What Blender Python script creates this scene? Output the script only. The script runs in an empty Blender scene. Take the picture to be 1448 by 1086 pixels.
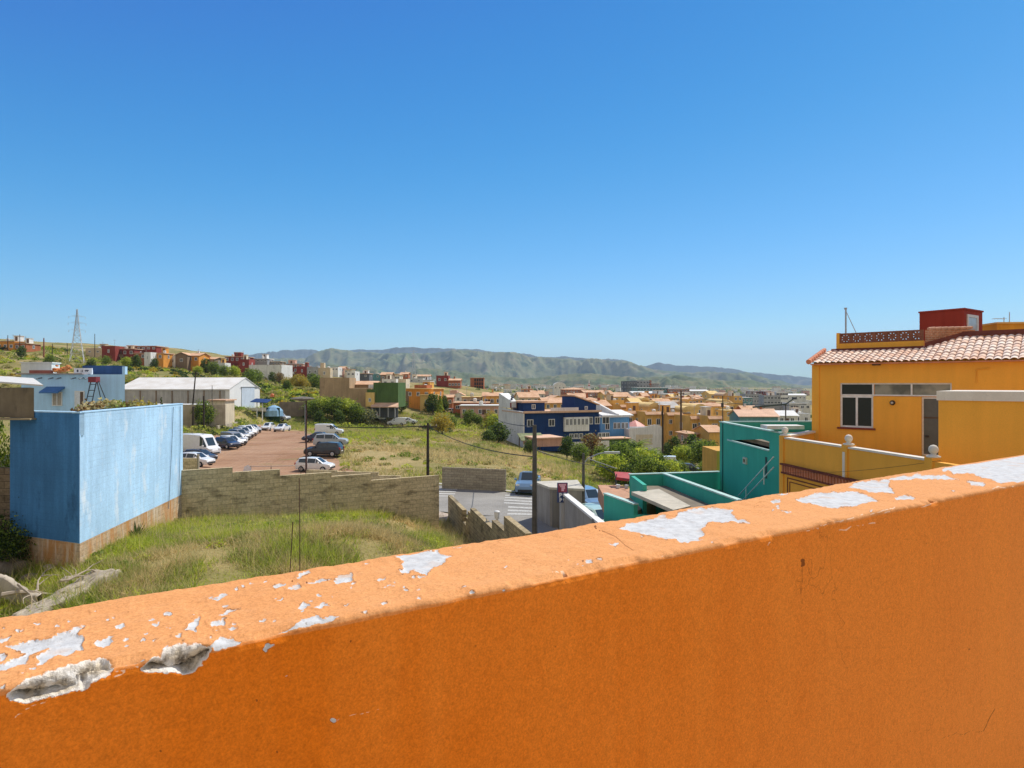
import bpy, math, random
import numpy as np
from mathutils import Vector, Matrix
from math import radians as R, sin, cos, pi, sqrt, atan2
random.seed(7); rng = np.random.default_rng(7)
sc = bpy.context.scene; COL = sc.collection
F = 900.0                                   # focal length in units of the photograph's pixels


def P(u, v, Y):
    return Vector(((u - 724) / F * Y, Y, (543 - v) / F * Y))


def lin(c):
    c = c / 255.0
    return c / 12.92 if c <= .04045 else ((c + .055) / 1.055) ** 2.4


def S(r, g, b, k=1.0):
    return (min(lin(r) * k, .95), min(lin(g) * k, .95), min(lin(b) * k, .95))


# ------------------------------------------------------------------ noise
def vnoise(x, y, seed=0):
    xi = np.floor(x); yi = np.floor(y); xf = x - xi; yf = y - yi

    def h(a, b):
        n = np.sin(a * 127.1 + b * 311.7 + seed * 74.7) * 43758.5453
        return n - np.floor(n)
    sx = xf * xf * (3 - 2 * xf); sy = yf * yf * (3 - 2 * yf)
    a = h(xi, yi); b = h(xi + 1, yi); c = h(xi, yi + 1); d = h(xi + 1, yi + 1)
    return (a * (1 - sx) + b * sx) * (1 - sy) + (c * (1 - sx) + d * sx) * sy


def fbm(x, y, o=4, seed=0, ridged=False):
    t = np.zeros_like(np.asarray(x, float)); a = .5; n = 0
    for i in range(o):
        v = vnoise(x, y, seed + i * 3.1)
        if ridged:
            v = 1 - np.abs(2 * v - 1)
        t = t + a * v; n += a; a *= .5; x = x * 2.03 + 1.7; y = y * 2.03 - 4.3
    return t / n


# ------------------------------------------------------------------ materials
MATS = {}


class NT:
    def __init__(s, name):
        s.m = bpy.data.materials.new(name); s.m.use_nodes = True
        s.t = s.m.node_tree; s.b = s.t.nodes['Principled BSDF']; s.out = s.t.nodes['Material Output']

    def n(s, kind, **kw):
        nd = s.t.nodes.new('ShaderNode' + kind)
        for k, v in kw.items():
            if k.startswith('_'):
                setattr(nd, k[1:], v)
            else:
                key = int(k[1:]) if k[0] == 'i' and k[1:].isdigit() else k
                s.set(nd.inputs[key], v)
        return nd

    def set(s, inp, v):
        if isinstance(v, bpy.types.NodeSocket):
            s.t.links.new(v, inp)
        else:
            if isinstance(v, tuple) and len(v) == 3 and inp.type == 'RGBA':
                v = v + (1,)
            inp.default_value = v

    def math(s, op, a, b=0.0, clamp=False):
        nd = s.n('Math', _operation=op, _use_clamp=clamp); s.set(nd.inputs[0], a); s.set(nd.inputs[1], b); return nd.outputs[0]

    def noise(s, vec, scale, detail=4, rough=.55):
        nd = s.n('TexNoise', Scale=scale, Detail=detail, Roughness=rough)
        if vec is not None:
            s.set(nd.inputs['Vector'], vec)
        return nd.outputs[0]

    def mapr(s, v, a, b, c=0.0, d=1.0):
        nd = s.n('MapRange', _clamp=True); s.set(nd.inputs[0], v)
        for i, q in enumerate((a, b, c, d)):
            s.set(nd.inputs[i + 1], q)
        return nd.outputs[0]

    def mix(s, f, a, b, blend='MIX'):
        nd = s.n('Mix', _data_type='RGBA', _blend_type=blend)
        s.set(nd.inputs[0], f); s.set(nd.inputs[6], a); s.set(nd.inputs[7], b); return nd.outputs[2]

    def scale(s, vec, v3):
        nd = s.n('Mapping'); s.set(nd.inputs[0], vec); nd.inputs['Scale'].default_value = v3; return nd.outputs[0]

    def pos(s):
        return s.n('NewGeometry').outputs['Position']

    def obj(s):
        return s.n('TexCoord').outputs['Object']

    def attr(s, name):
        return s.n('Attribute', _attribute_name=name).outputs['Fac']

    def bump(s, h, strength=.3, dist=.02):
        nd = s.n('Bump'); nd.inputs['Strength'].default_value = strength; nd.inputs['Distance'].default_value = dist
        s.set(nd.inputs['Height'], h); s.set(s.b.inputs['Normal'], nd.outputs[0])

    def fin(s, col, rough=.85, spec=.3):
        s.set(s.b.inputs['Base Color'], col); s.set(s.b.inputs['Roughness'], rough)
        s.b.inputs['Specular IOR Level'].default_value = spec
        return s.m


def paint(name, c, var=.18, scale=.8, streak=.12, grime=None, rough=.85, bump=.15, spec=.25, fine=40., course=0.):
    """weathered painted render / plaster: blotches, rain streaks, fine grain"""
    if name in MATS:
        return MATS[name]
    q = NT(name); p = q.pos()
    n1 = q.noise(p, scale, 5); n2 = q.noise(q.scale(p, (3., 3., .25)), 1.2, 4); n3 = q.noise(p, fine, 2)
    v = q.mapr(n1, .3, .7, 1 - var, 1 + var); v2 = q.mapr(n2, .35, .7, 1 - streak, 1 + streak * .6)
    v = q.math('MULTIPLY', v, v2); v = q.math('MULTIPLY', v, q.mapr(n3, .3, .7, .94, 1.06))
    rgb = q.n('CombineColor'); [q.set(rgb.inputs[i], v) for i in range(3)]
    col = q.mix(1.0, c, rgb.outputs[0], 'MULTIPLY')
    if grime:
        g = q.mapr(q.noise(q.scale(p, (1, 1, .5)), scale * 2.2, 6, .65), grime[1], grime[1] + .14)
        col = q.mix(g, col, grime[0])
    if course:      # block courses telegraphing through the render
        sp = q.n('SeparateXYZ'); q.set(sp.inputs[0], p); cx = q.n('CombineXYZ'); q.set(cx.inputs[0], q.math('ADD', sp.outputs[0], sp.outputs[1])); q.set(cx.inputs[1], q.math('ADD', sp.outputs[2], q.math('MULTIPLY', q.noise(p, .9, 3), .05)))
        br = q.n('TexBrick', Scale=1.); q.set(br.inputs['Vector'], cx.outputs[0]); br.inputs['Brick Width'].default_value = .5; br.inputs['Row Height'].default_value = .25; br.inputs['Mortar Size'].default_value = .014; br.inputs['Mortar Smooth'].default_value = .6
        col = q.mix(q.math('MULTIPLY', br.outputs['Fac'], q.mapr(q.noise(p, .6, 4), .38, .62, 0, course)), col, tuple(k * .55 for k in c)); n3 = q.math('ADD', n3, q.math('MULTIPLY', br.outputs['Fac'], -.5))
    if bump:
        q.bump(n3, bump, .01)
    MATS[name] = q.fin(col, rough, spec); return MATS[name]


def plain(name, c, rough=.6, metal=0., spec=.4):
    if name in MATS:
        return MATS[name]
    q = NT(name); p = q.pos(); v = q.mapr(q.noise(p, 6., 4), .3, .7, .88, 1.1)
    rgb = q.n('CombineColor'); [q.set(rgb.inputs[i], v) for i in range(3)]
    m = q.fin(q.mix(1., c, rgb.outputs[0], 'MULTIPLY'), rough, spec); q.b.inputs['Metallic'].default_value = metal
    MATS[name] = m; return m


def carpaint(name, c):
    if name in MATS:
        return MATS[name]
    q = NT(name); v = q.mapr(q.noise(q.obj(), 3., 3), .3, .7, .93, 1.05)
    rgb = q.n('CombineColor'); [q.set(rgb.inputs[i], v) for i in range(3)]
    m = q.fin(q.mix(1., c, rgb.outputs[0], 'MULTIPLY'), .32, .5); q.b.inputs['Coat Weight'].default_value = .6
    MATS[name] = m; return m


def foliage(name, c, c2, trans=.5):
    if name in MATS:
        return MATS[name]
    q = NT(name); p = q.pos()
    n = q.mapr(q.noise(p, .9, 3), .35, .65); n2 = q.mapr(q.noise(p, 14., 2), .3, .7, .7, 1.3)
    rgb = q.n('CombineColor'); [q.set(rgb.inputs[i], n2) for i in range(3)]
    col = q.mix(1., q.mix(n, c, c2), rgb.outputs[0], 'MULTIPLY')
    q.fin(col, .6, .3)
    tr = q.n('BsdfTranslucent'); q.set(tr.inputs[0], col)
    mx = q.n('MixShader'); mx.inputs[0].default_value = trans
    q.t.links.new(q.b.outputs[0], mx.inputs[1]); q.t.links.new(tr.outputs[0], mx.inputs[2]); q.t.links.new(mx.outputs[0], q.out.inputs[0])
    MATS[name] = q.m; return q.m


# ------------------------------------------------------------------ mesh builder
class MB:
    def __init__(s):
        s.v = []; s.f = []; s.m = []

    def add(s, vs, fs, mi=0):
        o = len(s.v); s.v.extend([tuple(p) for p in vs])
        for f in fs:
            s.f.append(tuple(i + o for i in f)); s.m.append(mi)
        return s

    def quad(s, a, b, c, d, mi=0):
        return s.add([a, b, c, d], [(0, 1, 2, 3)], mi)

    def box(s, x0, x1, y0, y1, z0, z1, mi=0):
        return s.prism([(x0, y0), (x1, y0), (x1, y1), (x0, y1)], z0, z1, mi)

    def prism(s, poly, z0, z1, mi=0, top=None):
        """poly: [(x,y)] counter-clockwise; z1 a number or one height per corner"""
        n = len(poly); zt = z1 if isinstance(z1, (list, tuple)) else [z1] * n
        zb = z0 if isinstance(z0, (list, tuple)) else [z0] * n
        vs = [(x, y, zb[i]) for i, (x, y) in enumerate(poly)] + [(x, y, zt[i]) for i, (x, y) in enumerate(poly)]
        s.add(vs, [(i, (i + 1) % n, n + (i + 1) % n, n + i) for i in range(n)] + [tuple(range(n - 1, -1, -1))], mi)
        return s.add(vs[n:], [tuple(range(n))], mi if top is None else top)

    def wall(s, a, b, th, z0a, z1a, z0b=None, z1b=None, mi=0):
        """upright slab from a to b (x,y), thickness th to the left of a->b"""
        z0b = z0a if z0b is None else z0b; z1b = z1a if z1b is None else z1b
        dx, dy = b[0] - a[0], b[1] - a[1]; L = sqrt(dx * dx + dy * dy); nx, ny = -dy / L * th, dx / L * th
        return s.prism([a, b, (b[0] + nx, b[1] + ny), (a[0] + nx, a[1] + ny)], [z0a, z0b, z0b, z0a], [z1a, z1b, z1b, z1a], mi)

    def tube(s, pts, r, n=6, mi=0, cap=True):
        pts = [Vector(p) for p in pts]; k = len(pts); rs = r if isinstance(r, (list, tuple)) else [r] * k
        ref = Vector((0, 0, 1)); vs = []
        for i, p in enumerate(pts):
            d = (pts[min(i + 1, k - 1)] - pts[max(i - 1, 0)]).normalized()
            a = d.cross(ref if abs(d.z) < .95 else Vector((1, 0, 0))).normalized(); b = d.cross(a)
            for j in range(n):
                t = 2 * pi * j / n; vs.append(p + (a * cos(t) + b * sin(t)) * rs[i])
        fs = [(i * n + j, i * n + (j + 1) % n, (i + 1) * n + (j + 1) % n, (i + 1) * n + j) for i in range(k - 1) for j in range(n)]
        if cap:
            fs += [tuple(range(n - 1, -1, -1)), tuple((k - 1) * n + j for j in range(n))]
        return s.add(vs, fs, mi)

    def lathe(s, prof, n=12, c=(0, 0, 0), mi=0):
        vs = [(c[0] + r * cos(2 * pi * j / n), c[1] + r * sin(2 * pi * j / n), c[2] + z) for r, z in prof for j in range(n)]
        k = len(prof)
        fs = [(i * n + j, i * n + (j + 1) % n, (i + 1) * n + (j + 1) % n, (i + 1) * n + j) for i in range(k - 1) for j in range(n)]
        return s.add(vs, fs + [tuple(range(n - 1, -1, -1)), tuple((k - 1) * n + j for j in range(n))], mi)

    def ring(s, x0, x1, y0, y1, z0, z1, t, mi=0):
        """open-topped rim of wall thickness t"""
        o = [(x0, y0), (x1, y0), (x1, y1), (x0, y1)]; i_ = [(x0 + t, y0 + t), (x1 - t, y0 + t), (x1 - t, y1 - t), (x0 + t, y1 - t)]
        vs = [(a, b, z0) for a, b in o] + [(a, b, z1) for a, b in o] + [(a, b, z1) for a, b in i_] + [(a, b, z0) for a, b in i_]
        fs = []
        for k in range(4):
            l = (k + 1) % 4
            fs += [(k, l, 4 + l, 4 + k), (4 + k, 4 + l, 8 + l, 8 + k), (8 + k, 8 + l, 12 + l, 12 + k), (12 + k, 12 + l, l, k)]
        return s.add(vs, fs, mi)

    def build(s, name, mats, parent=None, smooth=False, loc=None):
        me = bpy.data.meshes.new(name); me.from_pydata(s.v, [], s.f)
        for m in (mats if isinstance(mats, (list, tuple)) else [mats]):
            me.materials.append(m)
        me.polygons.foreach_set('material_index', s.m)
        if smooth:
            me.polygons.foreach_set('use_smooth', [True] * len(s.f))
        me.update()
        return link(name, me, parent, loc)


def link(name, me, parent=None, loc=None):
    o = bpy.data.objects.new(name, me); COL.objects.link(o)
    if parent is not None:
        o.parent = parent
    if loc is not None:
        o.location = loc
    return o


def np_mesh(name, V, faces, mats, mi=None, smooth=False):
    """faces: (n,k) int array, all of the same corner count"""
    me = bpy.data.meshes.new(name); n, k = faces.shape
    me.vertices.add(len(V)); me.vertices.foreach_set('co', np.asarray(V, np.float32).ravel())
    me.loops.add(n * k); me.loops.foreach_set('vertex_index', faces.astype(np.int32).ravel())
    me.polygons.add(n); me.polygons.foreach_set('loop_start', np.arange(0, n * k, k, dtype=np.int32))
    for m in mats:
        me.materials.append(m)
    if mi is not None:
        me.polygons.foreach_set('material_index', np.asarray(mi, np.int32))
    me.polygons.foreach_set('use_smooth', np.full(n, smooth))
    me.update(calc_edges=True); return me


def tag(o, label=None, cat=None, group=None, kind=None):
    if label: o['label'] = label
    if cat: o['category'] = cat
    if group: o['group'] = group
    if kind: o['kind'] = kind
    return o


def thing(name, loc, label, cat, group=None, yaw=0.):
    o = bpy.data.objects.new(name, None); COL.objects.link(o); o.location = loc; o.rotation_euler = (0, 0, yaw)
    o.empty_display_size = .3
    return tag(o, label, cat, group)


def copy_tree(o, parent=None):
    c = o.copy(); COL.objects.link(c)
    if parent is not None: c.parent = parent
    for ch in list(o.children): copy_tree(ch, c)
    return c


# ------------------------------------------------------------------ light, sky, camera
EL, AZ = R(52), R(44)
SUN = Vector((cos(EL) * sin(AZ), cos(EL) * cos(AZ), sin(EL)))
w = bpy.data.worlds.new("World"); sc.world = w; w.use_nodes = True
nt = w.node_tree; bg = nt.nodes['Background']; STR = .12
sky = nt.nodes.new('ShaderNodeTexSky'); sky.sky_type = 'NISHITA'; sky.sun_disc = False
sky.sun_elevation = EL; sky.sun_rotation = AZ; sky.air_density = 1.0; sky.dust_density = .3; sky.ozone_density = 2.0; sky.altitude = 300


def wn(kind, **kw):
    nd = nt.nodes.new('ShaderNode' + kind)
    for k, v in kw.items(): setattr(nd, k, v)
    return nd


tg = wn('TexCoord'); mp_ = wn('Mapping'); mp_.inputs['Scale'].default_value = (.45, 1, 1); nt.links.new(tg.outputs['Generated'], mp_.inputs[0])
if 'Vector' in sky.inputs: nt.links.new(mp_.outputs[0], sky.inputs['Vector'])
vm = wn('VectorMath', operation='SCALE'); nt.links.new(sky.outputs[0], vm.inputs[0]); vm.inputs['Scale'].default_value = STR
cv = wn('RGBCurve'); nt.links.new(vm.outputs[0], cv.inputs['Color'])
CURV = [[(0, 0), (.17, .030), (.24, .050), (.34, .125), (.57, .33), (.85, .56), (1, .60)],
        [(0, 0), (.29, .19), (.36, .275), (.50, .43), (.79, .71), (.95, .86), (1, .88)],
        [(0, 0), (.5, .60), (.60, .70), (.78, .88), (.94, 1.06), (1, 1.1)]]
cv.mapping.use_clip = False
for k in range(3):
    c = cv.mapping.curves[k]; pts = CURV[k]
    c.points[0].location = pts[0]; c.points[1].location = pts[-1]
    for q in pts[1:-1]: c.points.new(*q)
cv.mapping.update()
# unseen pale cloud added behind the camera as neutral fill for shaded faces
tc = wn('TexCoord'); sx = wn('SeparateXYZ'); nt.links.new(tc.outputs['Generated'], sx.inputs[0])
mr = wn('MapRange', clamp=True, interpolation_type='SMOOTHSTEP'); nt.links.new(sx.outputs[1], mr.inputs[0])
mr.inputs[1].default_value = .25; mr.inputs[2].default_value = -.45; mr.inputs[3].default_value = 0; mr.inputs[4].default_value = 1
cn = wn('TexNoise'); cn.inputs['Scale'].default_value = 2.2; cn.inputs['Detail'].default_value = 5; nt.links.new(tc.outputs['Generated'], cn.inputs['Vector'])
cr = wn('MapRange', clamp=True); nt.links.new(cn.outputs[0], cr.inputs[0]); cr.inputs[1].default_value = .3; cr.inputs[2].default_value = .55; cr.inputs[3].default_value = .45; cr.inputs[4].default_value = 1
mu = wn('Math', operation='MULTIPLY'); nt.links.new(mr.outputs[0], mu.inputs[0]); nt.links.new(cr.outputs[0], mu.inputs[1])
mx = wn('Mix', data_type='RGBA'); nt.links.new(mu.outputs[0], mx.inputs[0]); nt.links.new(cv.outputs[0], mx.inputs[6]); mx.inputs[7].default_value = (.62, .58, .54, 1)
v2 = wn('VectorMath', operation='SCALE'); nt.links.new(mx.outputs[2], v2.inputs[0]); v2.inputs['Scale'].default_value = 1 / STR
nt.links.new(v2.outputs[0], bg.inputs[0]); bg.inputs[1].default_value = STR

L = bpy.data.lights.new('sun', 'SUN'); L.energy = 5.0; L.angle = R(.5); L.color = (1, .95, .86)
so = bpy.data.objects.new('sun', L); COL.objects.link(so); so.rotation_euler = SUN.to_track_quat('Z', 'Y').to_euler(); so.location = (20, 20, 60)
cam = bpy.data.cameras.new('camera'); co = bpy.data.objects.new('camera', cam); COL.objects.link(co); sc.camera = co
cam.sensor_width = 36; cam.lens = 36 * F / 1448; co.rotation_euler = (R(90), 0, 0); cam.clip_start = .05; cam.clip_end = 40000
sc.view_settings.view_transform = 'Standard'; sc.view_settings.look = 'None'; sc.view_settings.exposure = 0.0; sc.view_settings.gamma = 1
sc.cycles.use_denoising = True; sc.cycles.max_bounces = 6; sc.cycles.diffuse_bounces = 3; sc.cycles.volume_bounces = 0
sc.cycles.transparent_max_bounces = 8
# ------------------------------------------------------------------ the parapet in front of the camera
HW = .35
def onplane(u, v, z=-HW):
    Y = z * F / (543 - v); return np.array([(u - 724) / F * Y, Y])
F0, F1, B0, B1 = onplane(0, 969), onplane(1448, 682), onplane(0, 872.5), onplane(1448, 642)
D = (F1 - F0) / np.linalg.norm(F1 - F0); N = np.array([-D[1], D[0]])
t1 = np.linalg.norm(F1 - F0)
tb = (B1 - B0) @ D; sb0 = (B0 - F0) @ N; sb1 = (B1 - F0) @ N; tb0 = (B0 - F0) @ D
def width(t): return sb0 + (sb1 - sb0) * (t - tb0) / tb
us = np.linspace(-40, 1490, 960)                         # columns evenly spread over the visible stretch
a_ = (us - 724) / F
ts = (a_ * F0[1] - F0[0]) / (D[0] - a_ * D[1])
ts = np.concatenate([np.linspace(-2.5, ts[0] - .02, 12), ts, ts[-1] + np.linspace(.05, 5., 26)])
r_ = .011
face_z = np.concatenate([np.linspace(-1.62, -1.46, 3), np.linspace(-1.45, -.80, 150), np.linspace(-.797, -HW - r_ - .002, 190)])
prof = [('f', z) for z in face_z] + [('e', a) for a in np.linspace(0, pi / 2, 7)] + [('t', s) for s in np.linspace(.03, .97, 66)] + \
       [('b', a) for a in np.linspace(pi / 2, 0, 5)] + [('k', z) for z in (-.5, -.8, -1.6, -4, -9, -11.)]
T = len(ts); K = len(prof); V = np.zeros((K, T, 3)); NR = np.zeros((K, T, 3)); top = np.zeros((K, T)); wd = width(ts)
wob = (fbm(ts * 9, ts * 0 + 3, 4, 5) - .5) * .010 + (fbm(ts * 60, ts * 0 + 1, 3, 9) - .5) * .004   # the arris is not a ruled line
wob2 = (fbm(ts * 7, ts * 0 + 8, 4, 15) - .5) * .016 + (fbm(ts * 70, ts * 0 + 1, 3, 19) - .5) * .006
for k, (c, q) in enumerate(prof):
    if c == 'f':
        s = wob * max(0, 1 + (q + HW) / .05); z = np.full(T, q); n = (-1, 0); tp = 0
    elif c == 'e':
        s = wob + r_ - r_ * cos(q); z = -HW - r_ + r_ * sin(q) + wob * .3; n = (-cos(q), sin(q)); tp = .5 if q < .5 else 1
    elif c == 't':
        s = r_ + (wd - 2 * r_) * q + wob * (1 - q) + wob2 * q; z = -HW + (fbm(ts * 12, ts * 0 + q * 4, 4, 2) - .5) * .007 + wob * .3 * (1 - q) + wob2 * .3 * q; n = (0, 1); tp = 1
    elif c == 'b':
        s = wd - r_ + r_ * cos(q) + wob2; z = -HW - r_ + r_ * sin(q) + wob2 * .3; n = (cos(q), sin(q)); tp = 1
    else:
        s = wd + 0 * ts; z = np.full(T, q); n = (1, 0); tp = 0
    V[k, :, 0] = F0[0] + D[0] * ts + N[0] * s; V[k, :, 1] = F0[1] + D[1] * ts + N[1] * s; V[k, :, 2] = z
    NR[k, :, 0] = N[0] * n[0]; NR[k, :, 1] = N[1] * n[0]; NR[k, :, 2] = n[1]; top[k] = tp
U = 724 + F * V[..., 0] / np.maximum(V[..., 1], .2); W = 543 - F * V[..., 2] / np.maximum(V[..., 1], .2)
kvis = np.array([c in 'fet' for c, q in prof])
# outlines of the bare patches, traced on the photograph and carried over to the wall's own surface
def zm(ox, oy, sc_, pts): return [(ox + x / sc_, oy + y / sc_) for x, y in pts]
z2 = lambda *p: zm(0, 840, 3.62, p)
z3 = lambda *p: zm(380, 720, 3.62, p)
z4 = lambda *p: zm(760, 640, 3.62, p)
z5 = lambda *p: zm(1100, 600, 4.161, p)
z6 = lambda *p: zm(1048, 780, 3.55, p)
PEEL = [
    z5((960, 270), (1010, 245), (1100, 240), (1200, 208), (1330, 180), (1520, 150), (1520, 335), (1330, 345), (1270, 335), (1190, 310), (1120, 290), (1040, 285)),
    z5((640, 330), (700, 308), (850, 293), (1000, 300), (1060, 322), (1000, 327), (860, 318), (720, 327)),
    z5((420, 370), (480, 340), (560, 330), (660, 330), (650, 370), (680, 405), (560, 405), (520, 390), (460, 375)),
    z5((105, 440), (200, 410), (330, 400), (420, 395), (500, 410), (590, 450), (480, 465), (440, 480), (330, 490), (250, 475), (150, 460)),
    z5((690, 425), (760, 413), (815, 430), (800, 442), (700, 442)), z5((1110, 335), (1160, 338), (1215, 350), (1210, 362), (1140, 362)),
    z5((10, 395), (70, 398), (60, 412), (15, 408)),
    z4((415, 390), (450, 365), (560, 345), (600, 330), (660, 320), (665, 340), (700, 330), (720, 305), (800, 290), (880, 280), (960, 285), (1010, 290),
       (1000, 310), (1030, 335), (1085, 360), (1000, 352), (870, 355), (840, 385), (850, 420), (820, 440), (850, 448), (740, 462), (700, 440), (660, 450), (600, 425), (540, 410), (490, 400)),
    z4((1200, 245), (1250, 238), (1255, 257), (1205, 260)), z4((1235, 210), (1300, 193), (1290, 212), (1240, 222)), z4((1245, 299), (1300, 308), (1270, 314)),
    z4((372, 464), (408, 463), (402, 476)), z4((300, 545), (325, 540), (322, 552)),
    z3((655, 235), (700, 225), (780, 215), (870, 207), (880, 225), (940, 240), (905, 250), (900, 270), (860, 290), (830, 310), (805, 335), (780, 330), (740, 315), (690, 330), (665, 318), (690, 300), (685, 270), (665, 255)),
    z3((320, 370), (370, 345), (430, 335), (435, 360), (390, 380), (340, 378)), z3((20, 390), (60, 375), (75, 390), (40, 407)), z3((100, 402), (150, 380), (165, 400), (120, 417)),
    z3((150, 330), (210, 312), (220, 325), (160, 342)), z3((180, 387), (260, 360), (320, 358), (250, 382)),
    z3((150, 580), (230, 540), (270, 560), (330, 545), (370, 550), (300, 577), (200, 598), (60, 628), (10, 638), (80, 610)),
    z3((145, 505), (180, 475), (215, 490), (190, 512)), z3((230, 500), (270, 480), (320, 490), (260, 512)), z3((550, 360), (590, 350), (592, 366), (560, 374)),
    z3((568, 402), (635, 388), (600, 405)), z3((470, 530), (510, 515), (500, 532)), z3((930, 188), (1050, 165), (1200, 140), (1370, 118), (1372, 126), (1200, 152), (1060, 178), (935, 198)),
    z3((1028, 425), (1045, 412), (1058, 424), (1042, 440)), z3((1188, 408), (1208, 410), (1200, 420)),
    z2((-60, 420), (-60, 380), (60, 340), (130, 300), (30, 270), (60, 255), (150, 240), (260, 225), (340, 190), (400, 172), (430, 172), (370, 200), (430, 215), (420, 260), (430, 290),
       (340, 310), (300, 310), (220, 355), (180, 360), (200, 340), (180, 320), (230, 290), (260, 270), (150, 310), (140, 350), (60, 375)),
    z2((-20, 232), (50, 213), (40, 237), (-20, 248)), z2((0, 310), (40, 310), (20, 342), (0, 347)), z2((480, 250), (570, 213), (577, 240), (530, 277), (500, 264)),
    z2((583, 167), (625, 148), (637, 165), (600, 172)), z2((768, 152), (812, 138), (790, 167)), z2((945, 182), (1000, 130), (1022, 112), (1002, 192)), z2((878, 217), (937, 198), (920, 224)),
    z2((1060, 150), (1160, 128), (1150, 157), (1080, 167)), z2((1118, 117), (1170, 85), (1212, 78), (1170, 107)), z2((1070, 22), (1150, -2), (1162, 10), (1120, 30)), z2((1168, 182), (1217, 163), (1190, 190)),
    z2((1080, 265), (1130, 225), (1200, 212), (1240, 235), (1225, 262), (1150, 285), (1090, 295)), z2((1340, 280), (1375, 262), (1418, 258), (1395, 275), (1360, 298)),
    z2((640, 340), (690, 325), (740, 322), (730, 335), (660, 350)), z2((1260, 215), (1330, 200), (1390, 195), (1340, 212)), z2((-10, 470), (20, 462), (15, 480), (-10, 490)),
    z3((90, 850), (105, 845), (100, 860)), z3((0, 700), (40, 690), (10, 712)), z3((310, 1078), (345, 1070), (370, 1074), (330, 1090))]
GOUGE = [
    z2((20, 530), (100, 460), (160, 420), (300, 375), (420, 345), (510, 325), (590, 345), (585, 400), (545, 430), (480, 450), (430, 500), (400, 490), (300, 525), (200, 545), (120, 565), (60, 550)),
    z2((715, 388), (800, 300), (840, 275), (920, 255), (1010, 250), (1080, 270), (1085, 300), (1040, 350), (1000, 400), (960, 412), (860, 405), (760, 405))]
_r = random.Random(5)
for _ in range(85):
    u_ = _r.choice((_r.uniform(0, 620), _r.uniform(0, 1448))); e0, e1 = 969 - u_ * .198, 872.5 - u_ * .159; v_ = e1 + (e0 - e1) * _r.uniform(.1, .97); k_ = _r.uniform(.5, 1.) * (1.5 if u_ < 620 else 1.)
    PEEL.append([(u_ + k_ * rr * 3.4 * cos(an), v_ - .17 * k_ * rr * 3.4 * cos(an) + k_ * rr * 1.5 * sin(an)) for an, rr in zip((0, .9, 1.9, 2.9, 4., 5.2), [_r.uniform(.4, 1.3) for _k in range(6)])])
SCR = [z3((370, 1074), (430, 1055), (480, 1045)), z3((495, 1042), (530, 1028)), z3((560, 1026), (588, 1020)), z5((170, 628), (240, 612), (300, 604), (330, 612)), z5((270, 628), (400, 622), (430, 600), (480, 596)), z5((500, 590), (570, 582)),
       z5((250, 600), (330, 575), (420, 560), (500, 530)), z5((510, 540), (560, 525), (640, 500), (690, 485)), z5((840, 488), (880, 476), (925, 462)), z5((630, 520), (655, 512)), z5((1250, 385), (1300, 365), (1345, 378), (1385, 368)),
       z4((1395, 398), (1430, 388), (1447, 392)), z4((1175, 480), (1195, 460)), z2((580, 430), (640, 400), (700, 378)), z2((590, 405), (650, 390)), z2((60, 640), (110, 610)), z2((130, 590), (200, 560), (260, 545)),
       z2((700, 378), (735, 395)), z4((75, 610), (130, 606), (170, 612)), z4((390, 570), (440, 560)), z4((600, 528), (650, 520)), z3((480, 555), (520, 545))]
CRK = [z6((955, 975), (985, 958), (1025, 930), (1055, 922), (1080, 908), (1098, 918), (1120, 918), (1140, 903), (1165, 898), (1180, 906), (1215, 903), (1228, 880), (1240, 850), (1258, 815), (1275, 790)), z6((1300, 775), (1350, 783)),
       z4((330, 400), (400, 430), (450, 475), (490, 500)), z6((305, 80), (308, 130), (300, 200), (306, 260))]
HOLE = [(z6((310, 45))[0], 3.2), (z6((312, 62))[0], 3.), (z6((305, 72))[0], 1.6), (z6((1145, 490))[0], 1.6), (z3((420, 676))[0], 2.), (z3((598, 842))[0], 1.4), (z3((798, 872))[0], 1.5), (z2((1315, 545))[0], 2.), (z2((822, 803))[0], 2.2),
        (z2((1418, 808))[0], 2.), (z2((655, 92))[0], 1.2), (z4((295, 378))[0], 2.), (z4((300, 388))[0], 1.5), (z4((318, 400))[0], 1.2), (z4((545, 607))[0], 1.2), (z4((965, 620))[0], 1.2), (z4((1005, 938))[0], 1.), (z4((232, 556))[0], 1.5),
        (z3((120, 368))[0], 1.4), (z3((195, 378))[0], 1.6), (z3((300, 362))[0], 1.6), (z3((1150, 222))[0], 1.3)]


def seg_d(x, y, a, b):
    ax, ay = a; bx, by = b; dx, dy = bx - ax, by - ay; l = dx * dx + dy * dy + 1e-9
    t = np.clip(((x - ax) * dx + (y - ay) * dy) / l, 0, 1); return np.hypot(x - ax - t * dx, y - ay - t * dy)


def poly_sd(x, y, poly):
    d = np.full(x.shape, 1e9); ins = np.zeros(x.shape, bool); n = len(poly)
    for i in range(n):
        a, b = poly[i], poly[(i + 1) % n]; d = np.minimum(d, seg_d(x, y, a, b))
        c = ((a[1] > y) != (b[1] > y)) & (x < (b[0] - a[0]) * (y - a[1]) / (b[1] - a[1] + 1e-9) + a[0]); ins ^= c
    return np.where(ins, d, -d)


sel = np.broadcast_to(kvis[:, None], U.shape) & (U > -60) & (U < 1500)
UU = U[sel]; WW = W[sel]
jx = (fbm(UU / 9, WW / 6, 4, 31) - .5) * 11; jy = (fbm(UU / 9, WW / 6, 4, 47) - .5) * 7
ux, wy = UU + jx, WW + jy


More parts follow.
